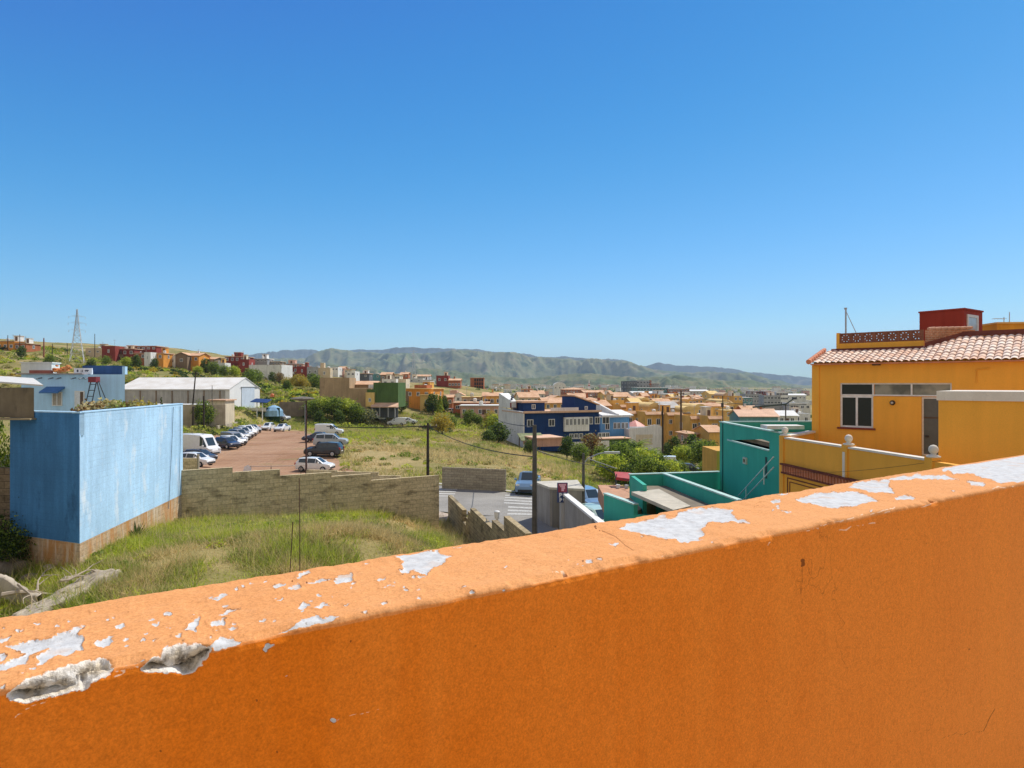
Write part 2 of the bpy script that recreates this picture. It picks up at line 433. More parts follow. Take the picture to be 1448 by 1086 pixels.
def field(polys, x, y):
    d = np.full(x.shape, -12.)
    for p in polys:
        xs = [q[0] for q in p]; ys = [q[1] for q in p]
        m = (x > min(xs) - 12) & (x < max(xs) + 12) & (y > min(ys) - 12) & (y < max(ys) + 12)
        if m.any(): d[m] = np.maximum(d[m], poly_sd(x[m], y[m], p))
    return d


def lines(ls, x, y):
    d = np.full(x.shape, 12.)
    for p in ls:
        for a, b in zip(p[:-1], p[1:]):
            m = (x > min(a[0], b[0]) - 9) & (x < max(a[0], b[0]) + 9) & (y > min(a[1], b[1]) - 9) & (y < max(a[1], b[1]) + 9)
            if m.any(): d[m] = np.minimum(d[m], seg_d(x[m], y[m], a, b))
    return d


A = {k: np.full(U.shape, v) for k, v in (('peel', -12.), ('gouge', -12.), ('scratch', 12.), ('crack', 12.))}
A['peel'][sel] = field(PEEL, ux, wy); A['gouge'][sel] = field(GOUGE, UU + jx * .6, WW + jy * .6)
A['scratch'][sel] = lines(SCR, UU + jx * .5, WW + jy * .5) + (fbm(UU / 7, WW / 7, 3, 77) > .56) * 3.0
ck = lines(CRK, UU, WW)
for (hx, hy), hr in HOLE: ck = np.minimum(ck, np.hypot(UU - hx, (WW - hy) * .9) - hr + (fbm(UU / 3, WW / 3, 2, 5) - .5) * 1.4 + .8)
A['crack'][sel] = ck
dep = np.clip(A['gouge'] / 9, 0, 1) * (.012 + .022 * fbm(U / 11, W / 8, 4, 12)) + np.clip(A['peel'] / 1.2, 0, 1) * .0018
dep -= np.clip(1 - np.abs(A['peel'] + 1.5) / 2.2, 0, 1) * .0014 * (fbm(U / 30, W / 20, 2, 3) > .5)      # paint lifts at the edge of a bare patch
edge = (kvis[:, None]) * np.clip(1 - np.hypot(V[..., 2] + HW, 0) / .02, 0, 1) * (np.array([c in 'fe' for c, q in prof])[:, None])
dep += edge * np.clip(fbm(ts * 14, ts * 0, 3, 21) - .55, 0, 1)[None, :] * .05
V -= NR * dep[..., None]
idx = np.arange(K * T).reshape(K, T); q_ = np.stack([idx[:-1, :-1], idx[:-1, 1:], idx[1:, 1:], idx[1:, :-1]], -1).reshape(-1, 4)

q = NT('parapet_paint'); p = q.pos(); aT = q.attr('topside')
n_big = q.noise(p, 1.6, 4); n_st = q.noise(q.scale(p, (9., 9., .7)), 1.0, 4); n_f = q.noise(p, 260., 3, .7); n_m = q.noise(p, 38., 5, .6)
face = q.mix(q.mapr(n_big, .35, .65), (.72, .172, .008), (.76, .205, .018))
sx_ = q.n('SeparateXYZ'); q.set(sx_.inputs[0], p); bounce_ramp = q.mapr(q.math('ADD', sx_.outputs[0], q.math('MULTIPLY', q.noise(p, .9, 4), 1.2)), .2, 3.2, 0, .85); face = q.mix(bounce_ramp, face, (.80, .29, .06)); face = q.mix(q.mapr(n_st, .42, .72, 0, .28), face, (.88, .29, .04)); face = q.mix(q.mapr(n_m, .52, .75, 0, .28), face, (.55, .125, .01))  # ramp towards the right paints bounced sunlight into the face colour
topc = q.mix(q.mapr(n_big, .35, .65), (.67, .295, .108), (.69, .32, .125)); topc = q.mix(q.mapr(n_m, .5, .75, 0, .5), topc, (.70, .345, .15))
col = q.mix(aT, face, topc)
grain = q.math('MULTIPLY', q.mapr(n_f, .3, .7, .80, 1.18), q.mapr(q.noise(p, 95., 3, .7), .3, .7, .90, 1.10)); rgb = q.n('CombineColor'); [q.set(rgb.inputs[i], grain) for i in range(3)]
col = q.mix(1., col, rgb.outputs[0], 'MULTIPLY')
hc = q.n('TexVoronoi', _feature='DISTANCE_TO_EDGE', Scale=1.7); wp_ = q.n('VectorMath', _operation='ADD'); q.set(wp_.inputs[0], p); nv_ = q.n('TexNoise', Scale=14., Detail=4.); q.set(nv_.inputs['Vector'], p); ns_ = q.n('VectorMath', _operation='SCALE'); q.set(ns_.inputs[0], nv_.outputs[1]); ns_.inputs['Scale'].default_value = .16; q.set(wp_.inputs[1], ns_.outputs[0]); q.set(hc.inputs['Vector'], wp_.outputs[0])
hm = q.math('MULTIPLY', q.mapr(hc.outputs[0], .001, .0035, 1, 0), q.mapr(q.noise(p, 1.7, 3), .54, .62)); col = q.mix(q.math('MULTIPLY', hm, .5), col, (.30, .085, .012))
pit = q.n('TexVoronoi', Scale=26.); q.set(pit.inputs['Vector'], p); pm = q.math('MULTIPLY', q.mapr(pit.outputs[0], .035, .06, 1, 0), q.mapr(q.noise(p, 5., 2), .5, .6))
col = q.mix(q.math('MULTIPLY', pm, .65), col, (.16, .05, .012))
nj = q.mapr(q.noise(p, 120., 4, .65), .2, .8, -1.6, 1.6)
pk = q.math('ADD', q.attr('peel'), nj); pm_ = q.mapr(pk, -.35, .35)
rim = q.math('MULTIPLY', q.mapr(q.math('ABSOLUTE', q.math('ADD', pk, .6)), .0, .8, 1, 0), q.mapr(q.noise(p, 30., 2), .5, .6))
col = q.mix(q.math('MULTIPLY', rim, .75), col, (.12, .06, .03))  # dark line at patch edges, the lifted paint's shadow put into the colour
und = q.mix(q.mapr(q.noise(p, 45., 5), .4, .7), (.60, .60, .59), (.46, .455, .45)); und = q.mix(q.mapr(q.noise(p, 14., 4), .56, .72, 0, .6), und, (.58, .38, .25)); und = q.mix(q.mapr(q.noise(p, 160., 3), .62, .7, 0, .7), und, (.30, .26, .22))
col = q.mix(pm_, col, und)
gk = q.math('ADD', q.attr('gouge'), nj); gm = q.mapr(gk, -.5, .5)
con = q.mix(q.mapr(q.noise(p, 55., 5, .7), .42, .62), (.62, .53, .40), (.14, .11, .08)); con = q.mix(q.mapr(q.noise(p, 22., 3), .55, .65), con, (.72, .68, .62))
con = q.mix(q.mapr(gk, .4, 3.2, 1, 0), con, (.80, .74, .66)); col = q.mix(gm, col, con)
sk = q.mapr(q.attr('scratch'), .55, 1.0, 1, 0); col = q.mix(q.math('MULTIPLY', sk, .8), col, (.85, .60, .42))
col = q.mix(q.math('MULTIPLY', q.mapr(q.attr('crack'), .15, .85, 1, 0), .85), col, (.15, .045, .012))
h = q.math('ADD', q.math('MULTIPLY', n_f, .35), q.math('MULTIPLY', n_m, .5)); h = q.math('ADD', h, q.math('MULTIPLY', q.noise(p, 90., 4, .7), q.math('ADD', .25, q.math('MULTIPLY', gm, 2.2))))
q.bump(h, .4, .006)
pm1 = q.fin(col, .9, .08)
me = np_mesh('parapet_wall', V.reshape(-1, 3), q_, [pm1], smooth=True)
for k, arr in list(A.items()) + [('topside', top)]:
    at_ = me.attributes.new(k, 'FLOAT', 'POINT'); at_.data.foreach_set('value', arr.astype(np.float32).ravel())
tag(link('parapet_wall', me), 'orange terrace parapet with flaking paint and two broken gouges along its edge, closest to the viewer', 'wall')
# terrace we stand on
fl = NT('terrace_tile'); p = fl.pos(); br = fl.n('TexBrick', Scale=3.2); fl.set(br.inputs['Vector'], p); br.offset = 0
br.inputs['Color1'].default_value = (.62, .52, .42, 1); br.inputs['Color2'].default_value = (.68, .58, .47, 1); br.inputs['Mortar'].default_value = (.45, .4, .34, 1); br.inputs['Mortar Size'].default_value = .012
mb = MB(); a = F0 + D * -2.5 + N * .02; b = F0 + D * (ts[-1]) + N * .02; mb.prism([tuple(a - N * 7), tuple(b - N * 7), tuple(b), tuple(a)], -1.8, -1.6)
tag(mb.build('terrace_floor', fl.fin(br.outputs[0], .7)), kind='structure')
# ------------------------------------------------------------------ terrain: a smooth sheet through points read off the photograph (u, v, distance)
CP = [(0, 870, 20.5), (200, 850, 20.8), (400, 815, 24), (560, 780, 29), (120, 797, 24.5), (258, 741, 34.5), (200, 762, 29), (430, 733, 37), (560, 733, 40.5), (612, 755, 40), (-150, 800, 24), (0, 795, 26),
      (640, 747, 43.5), (640, 699, 54.5), (700, 720, 48.5), (755, 745, 44), (850, 760, 42), (900, 790, 38), (750, 900, 26), (850, 1100, 17), (1100, 860, 30), (1300, 1000, 20), (1000, 790, 38), (1150, 740, 45), (640, 900, 26), (500, 1000, 14.5), (100, 1050, 12.5), (-300, 1000, 14),
      (480, 666, 69), (281, 646, 80), (321, 635, 85), (331, 630, 91), (338, 623, 98), (349, 617, 106), (357, 612, 113), (379, 609, 120), (399, 610, 117), (446, 667, 69.5), (458, 646, 77), (468, 632, 87), (466, 616, 104), (561, 601, 150), (350, 657, 74), (260, 652, 74), (450, 606, 128), (380, 606, 128), (620, 666, 69), (720, 662, 72), (550, 602, 150), (640, 606, 140), (680, 628, 110), (690, 645, 92), (755, 650, 95), (850, 672, 82), (830, 694, 64), (742, 697, 56), (600, 630, 102),
      (900, 665, 98), (950, 682, 86), (1010, 664, 105), (900, 700, 66), (1100, 690, 80), (745, 634, 124), (850, 645, 132), (930, 640, 150), (1000, 622, 200), (1000, 602, 300), (900, 600, 250), (1100, 592, 400), (1000, 573, 700), (900, 565, 900), (1100, 565, 1000),
      (760, 562, 700), (700, 562, 380), (665, 592, 168), (630, 585, 200), (620, 572, 250), (600, 548, 480), (500, 546, 480), (570, 573, 190), (460, 577, 150), (530, 581, 155), (400, 591, 140), (345, 580, 131), (260, 584, 125), (180, 582, 128),
      (380, 552, 190), (440, 552, 210), (450, 536, 300), (400, 529, 300), (330, 522, 280), (250, 517, 260), (180, 511, 250), (100, 500, 242), (40, 493, 232), (-80, 488, 230), (-300, 486, 230), (180, 533, 180), (80, 533, 170), (0, 533, 170), (-300, 533, 170), (0, 590, 90), (150, 590, 90), (-200, 640, 60), (20, 650, 46),
      (300, 500, 420), (100, 490, 420), (420, 536, 600), (724, 548, 2600), (300, 546, 2600), (1100, 550, 2600), (730, 551, 1100), (830, 553, 1200), (1000, 557, 1150), (675, 549, 330), (625, 547, 300), (0, 540, 2600), (1500, 556, 2600), (1500, 600, 400), (1500, 700, 80), (-400, 540, 2600), (1700, 900, 30), (1000, 555, 1500), (700, 550, 1500), (400, 548, 1500)]


def ker(d2): return .5 * d2 * np.log(d2 + 1e-12)


cp = np.array(CP, float); ca = (cp[:, 0] - 724) / F; cb = np.log(cp[:, 2]); cz = (543 - cp[:, 1]) / F      # interpolate the slope z/Y over (x/Y, ln Y)
n = len(cp); Kc = ker((ca[:, None] - ca) ** 2 + ((cb[:, None] - cb) * .8) ** 2) + np.eye(n) * 4e-6
Pm = np.stack([np.ones(n), ca, cb], 1); M = np.block([[Kc, Pm], [Pm.T, np.zeros((3, 3))]])
sol = np.linalg.solve(M, np.concatenate([cz, np.zeros(3)]))


def slope(a, b):
    r = sol[n] + sol[n + 1] * a + sol[n + 2] * b
    for i in range(n): r = r + sol[i] * ker((a - ca[i]) ** 2 + ((b - cb[i]) * .8) ** 2)
    return r


NA, NB = 340, 380; B_0, B_1 = math.log(8.), math.log(2800.)
ga = np.linspace(-1.5, 1.5, NA); gb = np.linspace(B_0, B_1, NB); GA, GB = np.meshgrid(ga, gb); GY = np.exp(GB); GX = GA * GY
GZ = slope(GA, GB) * GY
rel = np.clip((GY - 45) / 80, 0.0, 1) * np.clip((GY - 60) / 300, .08, 1)
hill = np.clip((-.25 - GA) / .1, 0, 1) * np.clip((GY - 135) / 30, 0, 1)
GZ = GZ + (fbm(GX / 9, GY / 9, 4, 3) - .5) * .30 + (fbm(GX / 26, GY / 30, 4, 8) - .5) * (1.2 * rel + 3.0 * hill)


def gz(x, y):
    y = np.maximum(y, 8.01); a = np.clip(x / y, -1.499, 1.499); b = np.clip(np.log(y), B_0, B_1 - 1e-6)
    fi = (a - ga[0]) / (ga[1] - ga[0]); fj = (b - B_0) / (gb[1] - gb[0]); i = np.floor(fi).astype(int); j = np.floor(fj).astype(int)
    i = np.clip(i, 0, NA - 2); j = np.clip(j, 0, NB - 2); fi = fi - i; fj = fj - j
    return (GZ[j, i] * (1 - fi) + GZ[j, i + 1] * fi) * (1 - fj) + (GZ[j + 1, i] * (1 - fi) + GZ[j + 1, i + 1] * fi) * fj


def ground(u, Y, dz=0.):
    x = (u - 724) / F * Y; return Vector((x, Y, float(gz(x, Y)) + dz))


q = NT('ground'); p = q.pos()
n1 = q.noise(p, .09, 6, .6); n2 = q.noise(p, .5, 5, .6); n3 = q.noise(p, 4., 4)
col = q.mix(q.mapr(n2, .35, .65), (.17, .17, .045), (.28, .23, .09)); col = q.mix(q.mapr(n1, .45, .62), col, (.40, .30, .14)); col = q.mix(q.mapr(n1, .30, .42, 1, 0), col, (.11, .135, .035))
col = q.mix(q.mapr(n3, .5, .75, 0, .5), col, (.055, .06, .022))
q.bump(n3, .6, .15)
idx = np.arange(NB * NA).reshape(NB, NA); fq = np.stack([idx[:-1, :-1], idx[:-1, 1:], idx[1:, 1:], idx[1:, :-1]], -1).reshape(-1, 4)
tag(link('ground', np_mesh('ground', np.stack([GX, GY, GZ], -1).reshape(-1, 3), fq, [q.fin(col, .95, .1)], smooth=True)), kind='structure')


def ribbon(name, left, right, m, lift=.05, ns=60, nt_=10, sub=0., kind='structure', thick=0.):
    """a sheet laid on the ground between two polylines"""
    def res(pl):
        pl = np.array(pl, float); d = np.concatenate([[0], np.cumsum(np.hypot(*np.diff(pl, axis=0).T))]); t = np.linspace(0, d[-1], ns)
        return np.stack([np.interp(t, d, pl[:, 0]), np.interp(t, d, pl[:, 1])], 1)
    l, r = res(left), res(right); f = np.linspace(0, 1, nt_)[None, :, None]; X = l[:, None] * (1 - f) + r[:, None] * f
    if sub: X = X + ((fbm(X[..., 0] * .5, X[..., 1] * .5, 3, 4) - .5) * sub)[..., None] * (np.abs(f - .5) > .4)
    z = gz(X[..., 0], X[..., 1]) + lift; Vv = np.concatenate([X, z[..., None]], -1)
    ix = np.arange(ns * nt_).reshape(ns, nt_); fq = np.stack([ix[:-1, :-1], ix[:-1, 1:], ix[1:, 1:], ix[1:, :-1]], -1).reshape(-1, 4)
    me = np_mesh(name, Vv.reshape(-1, 3), fq, [m], smooth=True); o = link(name, me)
    return tag(o, kind=kind)


def asphalt():
    q = NT('asphalt'); p = q.pos(); c = q.mix(q.mapr(q.noise(p, .35, 5), .35, .65), (.25, .235, .21), (.34, .32, .285)); c = q.mix(q.mapr(q.noise(p, 12., 4), .4, .75, 0, .5), c, (.12, .11, .10)); q.bump(q.noise(p, 60., 3), .3, .01)
    return q.fin(c, .9, .2)


ribbon('road', [(-45, 78), (-6.7, 59.3), (1.3, 54.6), (9, 51), (16, 50)], [(-45, 60), (-5.6, 47.6), (1.0, 46.), (9, 45.6), (16, 44.5)], asphalt(), .06, 70, 16)
ribbon('alley_road', [(-2.8, 46.6), (1.1, 27), (1.4, 12)], [(3.0, 46.4), (3.3, 40), (4.6, 30), (5.2, 12)], bpy.data.materials['asphalt'], .055, 60, 8)
pv = paint('pavement', S(196, 178, 160, .75), .15, 1.2, 0., bump=.2)
ribbon('pavement', [(-8.5, 48.6), (-5.5, 47.2), (-4.6, 46.5)], [(-8.5, 46.2), (-5.5, 44.9), (-4.6, 44)], pv, .17, 20, 5)
ribbon('kerb', [(-6.9, 60.05), (-6.7, 59.95), (1.3, 55.2), (9, 51.6)], [(-6.9, 59.45), (-6.7, 59.35), (1.3, 54.65), (9, 51.05)], paint('kerb_stone', S(205, 198, 185, .75), .1), .16, 60, 3)
q = NT('road_paint'); p = q.pos(); wp = q.fin(q.mix(q.mapr(q.noise(p, 9., 6, .7), .50, .62), (.50, .49, .46), (.30, .285, .25)), .9, .1)
def stripe(x0, x1, y0, y1, dx=0.):
    mb = MB(); k = 8
    for i in range(k):
        xa, xb = x0 + (x1 - x0) * i / k, x0 + (x1 - x0) * (i + 1) / k; pts = [(xa, y0), (xb, y0), (xb, y1), (xa, y1)]
        mb.add([(x, y, float(gz(x, y)) + .075) for x, y in pts], [(0, 1, 2, 3)])
    return mb.build('crossing_stripe', wp)
for i, y in enumerate((46.7, 47.75, 48.8, 50.2, 51.3, 52.5, 53.6)):
    o = stripe(-.35 + .02 * i - (.35 if i > 2 else 0), 2.3, y, y + .5); tag(o, kind='structure')
for i, y in enumerate((53.3, 54.4, 55.5, 56.6)):
    tag(stripe(-6.6, -4.9, y, y + .5), kind='structure')
q = NT('red_dirt'); p = q.pos(); c = q.mix(q.mapr(q.noise(p, .16, 6, .6), .35, .65), (.32, .175, .10), (.42, .26, .165)); c = q.mix(q.mapr(q.noise(q.scale(p, (.12, 1.2, 1)), 1.2, 5, .6), .5, .72, 0, .7), c, (.19, .105, .06))
c = q.mix(q.mapr(q.noise(p, 3., 5), .5, .8, 0, .55), c, (.46, .33, .23)); c = q.mix(q.mapr(q.noise(q.scale(p, (.10, .45, 1)), 1., 6, .65), .60, .68, 0, .6), c, (.20, .20, .08)); tk = q.n('TexWave', Scale=.35, Distortion=3.5); tk.inputs['Detail'].default_value = 3.; q.set(tk.inputs['Vector'], p); c = q.mix(q.math('MULTIPLY', q.mapr(tk.outputs[1], .0, .10, .45, 0), q.mapr(q.noise(p, .3, 3), .45, .6)), c, (.20, .11, .065)); q.bump(q.noise(p, 5., 5), .5, .08)
ribbon('dirt_car_park', [(ground(u, Y).x, Y) for u, Y in ((246, 62), (250, 80), (300, 100), (345, 118), (372, 128))], [(ground(u, Y).x, Y) for u, Y in ((520, 62), (470, 78), (452, 95), (436, 112), (418, 127))], q.fin(c, .95, .1), .07, 70, 24, 2.5)

# ------------------------------------------------------------------ vegetation
GRN = foliage('leaf_green', (.17, .25, .03), (.30, .37, .055)); DKG = foliage('leaf_dark', (.030, .060, .012), (.065, .115, .022)); OLV = foliage('leaf_olive', (.32, .31, .09), (.46, .41, .15))
YEL = foliage('leaf_yellow', (.42, .30, .02), (.50, .38, .04)); STRAW = foliage('dry_straw', (.70, .54, .25), (.55, .44, .20)); LIME = foliage('leaf_lime', (.40, .48, .04), (.56, .58, .07)); RUST = foliage('leaf_rust', (.17, .085, .03), (.24, .13, .045)); GREYG = foliage('leaf_greygreen', (.11, .14, .07), (.17, .19, .09))
BARK = paint('bark', (.13, .095, .065), .3, 6., .1, bump=.5)


def leaves(cent, size, flat=.35):
    """one leaf-sized quad per centre, randomly turned"""
    n = len(cent); a = rng.normal(size=(n, 3)); a[:, 2] *= flat + .5; a /= np.linalg.norm(a, axis=1)[:, None]; b = rng.normal(size=(n, 3)); b -= (b * a).sum(1)[:, None] * a; b /= np.linalg.norm(b, axis=1)[:, None]
    s = size * rng.uniform(.6, 1.35, n)[:, None]; a = a * s * .5; b = b * s * .33
    Vv = np.stack([cent - a, cent + b, cent + a, cent - b], 1).reshape(-1, 3); return Vv, np.arange(n * 4).reshape(n, 4)


def blob_points(blobs, n):
    w_ = np.array([b[3] ** 2 for b in blobs]); k = rng.choice(len(blobs), n, p=w_ / w_.sum()); B = np.array(blobs)[k]
    d = rng.normal(size=(n, 3)); d /= np.linalg.norm(d, axis=1)[:, None]; r = rng.uniform(.3, 1.0, n) ** .5 * (1 + .30 * np.abs(rng.normal(size=n)) ** 1.5)
    return B[:, :3] + d * (r * B[:, 3])[:, None] * np.array([1, 1, .85])


def make_tree(h, crown_r, crown_h, nl, ls, mats, limbs=6, nb=14, tall=False, name='tree'):
    base = h - crown_h; mb = MB(); mb.tube([(0, 0, -.4), (.03 * h, 0, base * .6), (0, .02 * h, base + crown_h * .45)], [.045 * h, .035 * h, .012 * h], 7)
    blobs = []
    for i in range(nb):
        t = (i + .5) / nb; an = i * 2.4 + random.uniform(-.5, .5)
        zz = base + crown_h * (.12 + .76 * t); rr = crown_r * (sin(pi * (.18 + .72 * t)) if not tall else (1.05 - t) ** .7) * random.uniform(.45, .8)
        br = crown_r * random.uniform(.26, .48) * (1 if not tall else (1.15 - t * .8)); blobs.append((rr * cos(an), rr * sin(an), zz, br))
        if i % max(1, nb // limbs) == 0:
            mb.tube([(0, 0, base * .75 + .2 * t * h), (rr * .5 * cos(an), rr * .5 * sin(an), zz - br * .6), (rr * cos(an), rr * sin(an), zz)], [.018 * h, .012 * h, .005 * h], 5)
    Vv, fq = leaves(blob_points(blobs, nl), ls); mi = rng.choice(len(mats), nl, p=[.7, .3] if len(mats) == 2 else None)
    return mb, np_mesh(name + '_crown', Vv, fq, mats, mi)


TREES = {}


def tree(kind, u, Y, h, label, group=None, yaw=None, name=None, wide=1.):
    K_ = {'round': lambda: make_tree(5, 2.4, 4.2, 2600, .34, [GRN, DKG]), 'dark': lambda: make_tree(6, 2.3, 5.4, 3000, .32, [DKG, GRN]), 'lime': lambda: make_tree(4, 2.2, 3.5, 2400, .32, [LIME, GRN]),
          'yellow': lambda: make_tree(4, 2.4, 3.4, 2400, .3, [YEL, OLV]), 'rust': lambda: make_tree(5, 2.4, 3.8, 2000, .32, [RUST, OLV]), 'cypress': lambda: make_tree(6, .6, 5.7, 1500, .26, [DKG, GRN], tall=True, nb=16),
          'poplar': lambda: make_tree(7, 1.5, 6.4, 2400, .3, [GRN, LIME], tall=True, nb=18), 'fine': lambda: make_tree(5, 2.4, 4.4, 9000, .15, [LIME, GRN], nb=22), 'dfine': lambda: make_tree(2.2, 1.7, 2.1, 4500, .13, [DKG, GRN], nb=14, limbs=4), 'shrub': lambda: make_tree(2.2, 1.7, 2.1, 1300, .3, [OLV, GRN], nb=12, limbs=4), 'dshrub': lambda: make_tree(2.2, 1.7, 2.1, 1300, .3, [DKG, GRN], nb=12, limbs=4),
          'grey': lambda: make_tree(3, 2.0, 2.8, 1500, .3, [GREYG, OLV], nb=12)}
    if kind not in TREES:
        mb, cm = K_[kind](); me = bpy.data.meshes.new('trunk'); me.from_pydata(mb.v, [], mb.f); me.materials.append(BARK); me.update(); TREES[kind] = (me, cm, max(v[2] for v in mb.v))
    tm, cm, _ = TREES[kind]; H0 = {'round': 5, 'dark': 6, 'lime': 4, 'yellow': 4, 'rust': 5, 'cypress': 6, 'poplar': 7, 'shrub': 2.2, 'fine': 5, 'dfine': 2.2, 'dshrub': 2.2, 'grey': 3}[kind]
    r = thing(name or ('shrub' if 'shrub' in kind or h < 2.7 else 'tree'), ground(u, Y), label, 'shrub' if 'shrub' in kind or h < 2.7 else 'tree', group, random.uniform(0, 6.28) if yaw is None else yaw)
    s = h / H0; r.scale = (s * wide, s * wide, s); link('trunk', tm, r); link('crown', cm, r); return r


def grass(name, pts, h, wd_, mats, probs, lean=.5, zs_=3.2, bias=None):
    n = len(pts); z = gz(pts[:, 0], pts[:, 1]); an = rng.uniform(0, 2 * pi, n); hh = h * rng.uniform(.45, 1.25, n) * (.55 + .9 * fbm(pts[:, 0] / 2.2, pts[:, 1] / 2.2, 3, 6)); ww = wd_ * rng.uniform(.6, 1.3, n)
    dx, dy = np.cos(an), np.sin(an); la = rng.uniform(0, 2 * pi, n); ll = rng.uniform(.05, lean, n) * hh
    b = np.stack([pts[:, 0], pts[:, 1], z - .04], 1); e = np.stack([dx * ww / 2, dy * ww / 2, 0 * z], 1); t = np.stack([np.cos(la) * ll, np.sin(la) * ll, hh], 1)
    Vv = np.stack([b - e, b + e, b + t], 1).reshape(-1, 3)
    zone = fbm(pts[:, 0] / zs_, pts[:, 1] / zs_, 4, 15) + .07 * rng.normal(size=n) + (0 if bias is None else bias); cum = np.quantile(zone, np.cumsum(probs)[:-1]); mi = np.digitize(zone, cum)
    me = np_mesh(name, Vv, np.arange(n * 3).reshape(n, 3), mats, mi); return tag(link(name, me), kind='stuff')


def inpoly(p, poly):
    ins = np.zeros(len(p), bool)
    for i in range(len(poly)):
        a, b = poly[i], poly[(i + 1) % len(poly)]; c = ((a[1] > p[:, 1]) != (b[1] > p[:, 1])) & (p[:, 0] < (b[0] - a[0]) * (p[:, 1] - a[1]) / (b[1] - a[1] + 1e-12) + a[0]); ins ^= c
    return ins


def scatter(poly, n, clump=0., avoid=(), bare=3.2):
    xs = [q[0] for q in poly]; ys = [q[1] for q in poly]; out = []
    tot = 0
    while tot < n:
        p = np.stack([rng.uniform(min(xs), max(xs), n), rng.uniform(min(ys), max(ys), n)], 1); p = p[inpoly(p, poly)]
        for a in avoid: p = p[~inpoly(p, a)]
        if clump: p = p[fbm(p[:, 0] / 1.1, p[:, 1] / 1.1, 3, 41) > rng.uniform(.5 - clump, .5 + clump, len(p)) - .08]
        if clump: p = p[fbm(p[:, 0] / bare, p[:, 1] / bare, 4, 57) > .41 + .05 * rng.normal(size=len(p))]
        out.append(p); tot += len(p)
    return np.concatenate(out)[:n]


BLUE_FOOT = [(-20.6, 25.5), (-16.2, 23.8), (-17.9, 34.9), (-28, 36)]
lot = [(-22, 18), (-13, 18), (-5, 22), (.3, 27), (-4.6, 45), (-6.5, 43.), (-18, 34.9), (-17.4, 31), (-16.2, 23.8), (-22, 26)]
def vis_px(p, lim=30):
    z = gz(p[:, 0], p[:, 1]); u = 724 + F * p[:, 0] / p[:, 1]; v = 543 - F * z / p[:, 1]; return v < 873 - u * .1595 + lim
def lot_bias(p):       # lime by the walls at the back, drier towards the viewer
    d1 = np.abs((p[:, 0] + 17.) ) ; d2 = np.abs((p[:, 1] - (34.6 + (p[:, 0] + 17.95) * .565)))
    return .22 * np.clip(np.minimum(d1 / 9, d2 / 9), 0, 1) - .1
pts = scatter(lot, 105000, .42, [BLUE_FOOT]); pts = pts[vis_px(pts)]
# greener by the blue house, straw towards the open middle
grass('weeds_on_lot', pts, .42, .034, [LIME, GRN, OLV, STRAW], [.36, .20, .2, .24], 1.5, 2.2, lot_bias(pts))
pts = scatter(lot, 9000, .3, [BLUE_FOOT]); pts = pts[vis_px(pts)]
grass('tall_dry_stalks', pts, .95, .02, [STRAW, OLV, STRAW, LIME], [.35, .25, .25, .15], .9)
pts = scatter(lot, 60000, 0, [BLUE_FOOT]); pts = pts[vis_px(pts)]
grass('short_dry_grass', pts, .14, .030, [STRAW, OLV, LIME], [.5, .25, .25], 1.6)
park = [(ground(u, Y).x, Y) for u, Y in ((240, 60), (250, 80), (300, 100), (345, 118), (372, 129), (420, 129), (440, 112), (458, 95), (478, 78), (525, 60))]
ROADP = [(-45, 79), (-6.7, 60.3), (1.3, 55.6), (16, 51.5), (16, 44), (4, 44), (3.5, 20), (0, 20), (-5.5, 45), (-45, 57)]
field = [(-33, 60), (-7, 60.5), (1.3, 56.), (4.8, 62), (7, 78), (3.5, 110), (-1, 124), (-8, 160), (-75, 160), (-80, 120), (-62, 100), (-46, 70)]
pts = scatter(field, 66000, .3, [park, ROADP], 9.)
grass('field_grass', pts, .6, .10, [GRN, LIME, OLV, STRAW], [.26, .26, .26, .22], 1.4, 11., .012 * (pts[:, 0] + 20) * .5)
strip = [(1.6, 55.6), (9, 52.5), (14, 60), (20, 95), (14, 108), (3, 114), (4.8, 62)]
pts = scatter(strip, 16000, .3, [ROADP]); grass('verge_grass', pts, .6, .08, [LIME, STRAW, OLV, GRN], [.3, .3, .2, .2], .7)


def scrub(name, regions, mats, probs, rad=(.5, 1.5), per=46, ls=.5):
    cen = []; mi = []
    for poly, n in regions:
        pl = [(ground(u, Y).x, Y) for u, Y in poly]; p = scatter(pl, n, .3); z = gz(p[:, 0], p[:, 1])
        zone = fbm(p[:, 0] / 14, p[:, 1] / 14, 3, 25) + .09 * rng.normal(size=n); m = np.digitize(zone, np.quantile(zone, np.cumsum(probs)[:-1]))
        for k in range(n):
            r = random.uniform(*rad) * (1 + p[k, 1] / 500); q3 = rng.normal(size=(per, 3)); q3 /= np.linalg.norm(q3, axis=1)[:, None]; q3 *= (rng.uniform(.4, 1, per) ** .5)[:, None]
            q3[:, 2] = np.abs(q3[:, 2]) * .8; cen.append(q3 * r + np.array([p[k, 0], p[k, 1], z[k] - .1])); mi.append(np.full(per, m[k]))
    cen = np.concatenate(cen); Vv, fq = leaves(cen, ls); return tag(link(name, np_mesh(name, Vv, fq, mats, np.concatenate(mi))), kind='stuff')


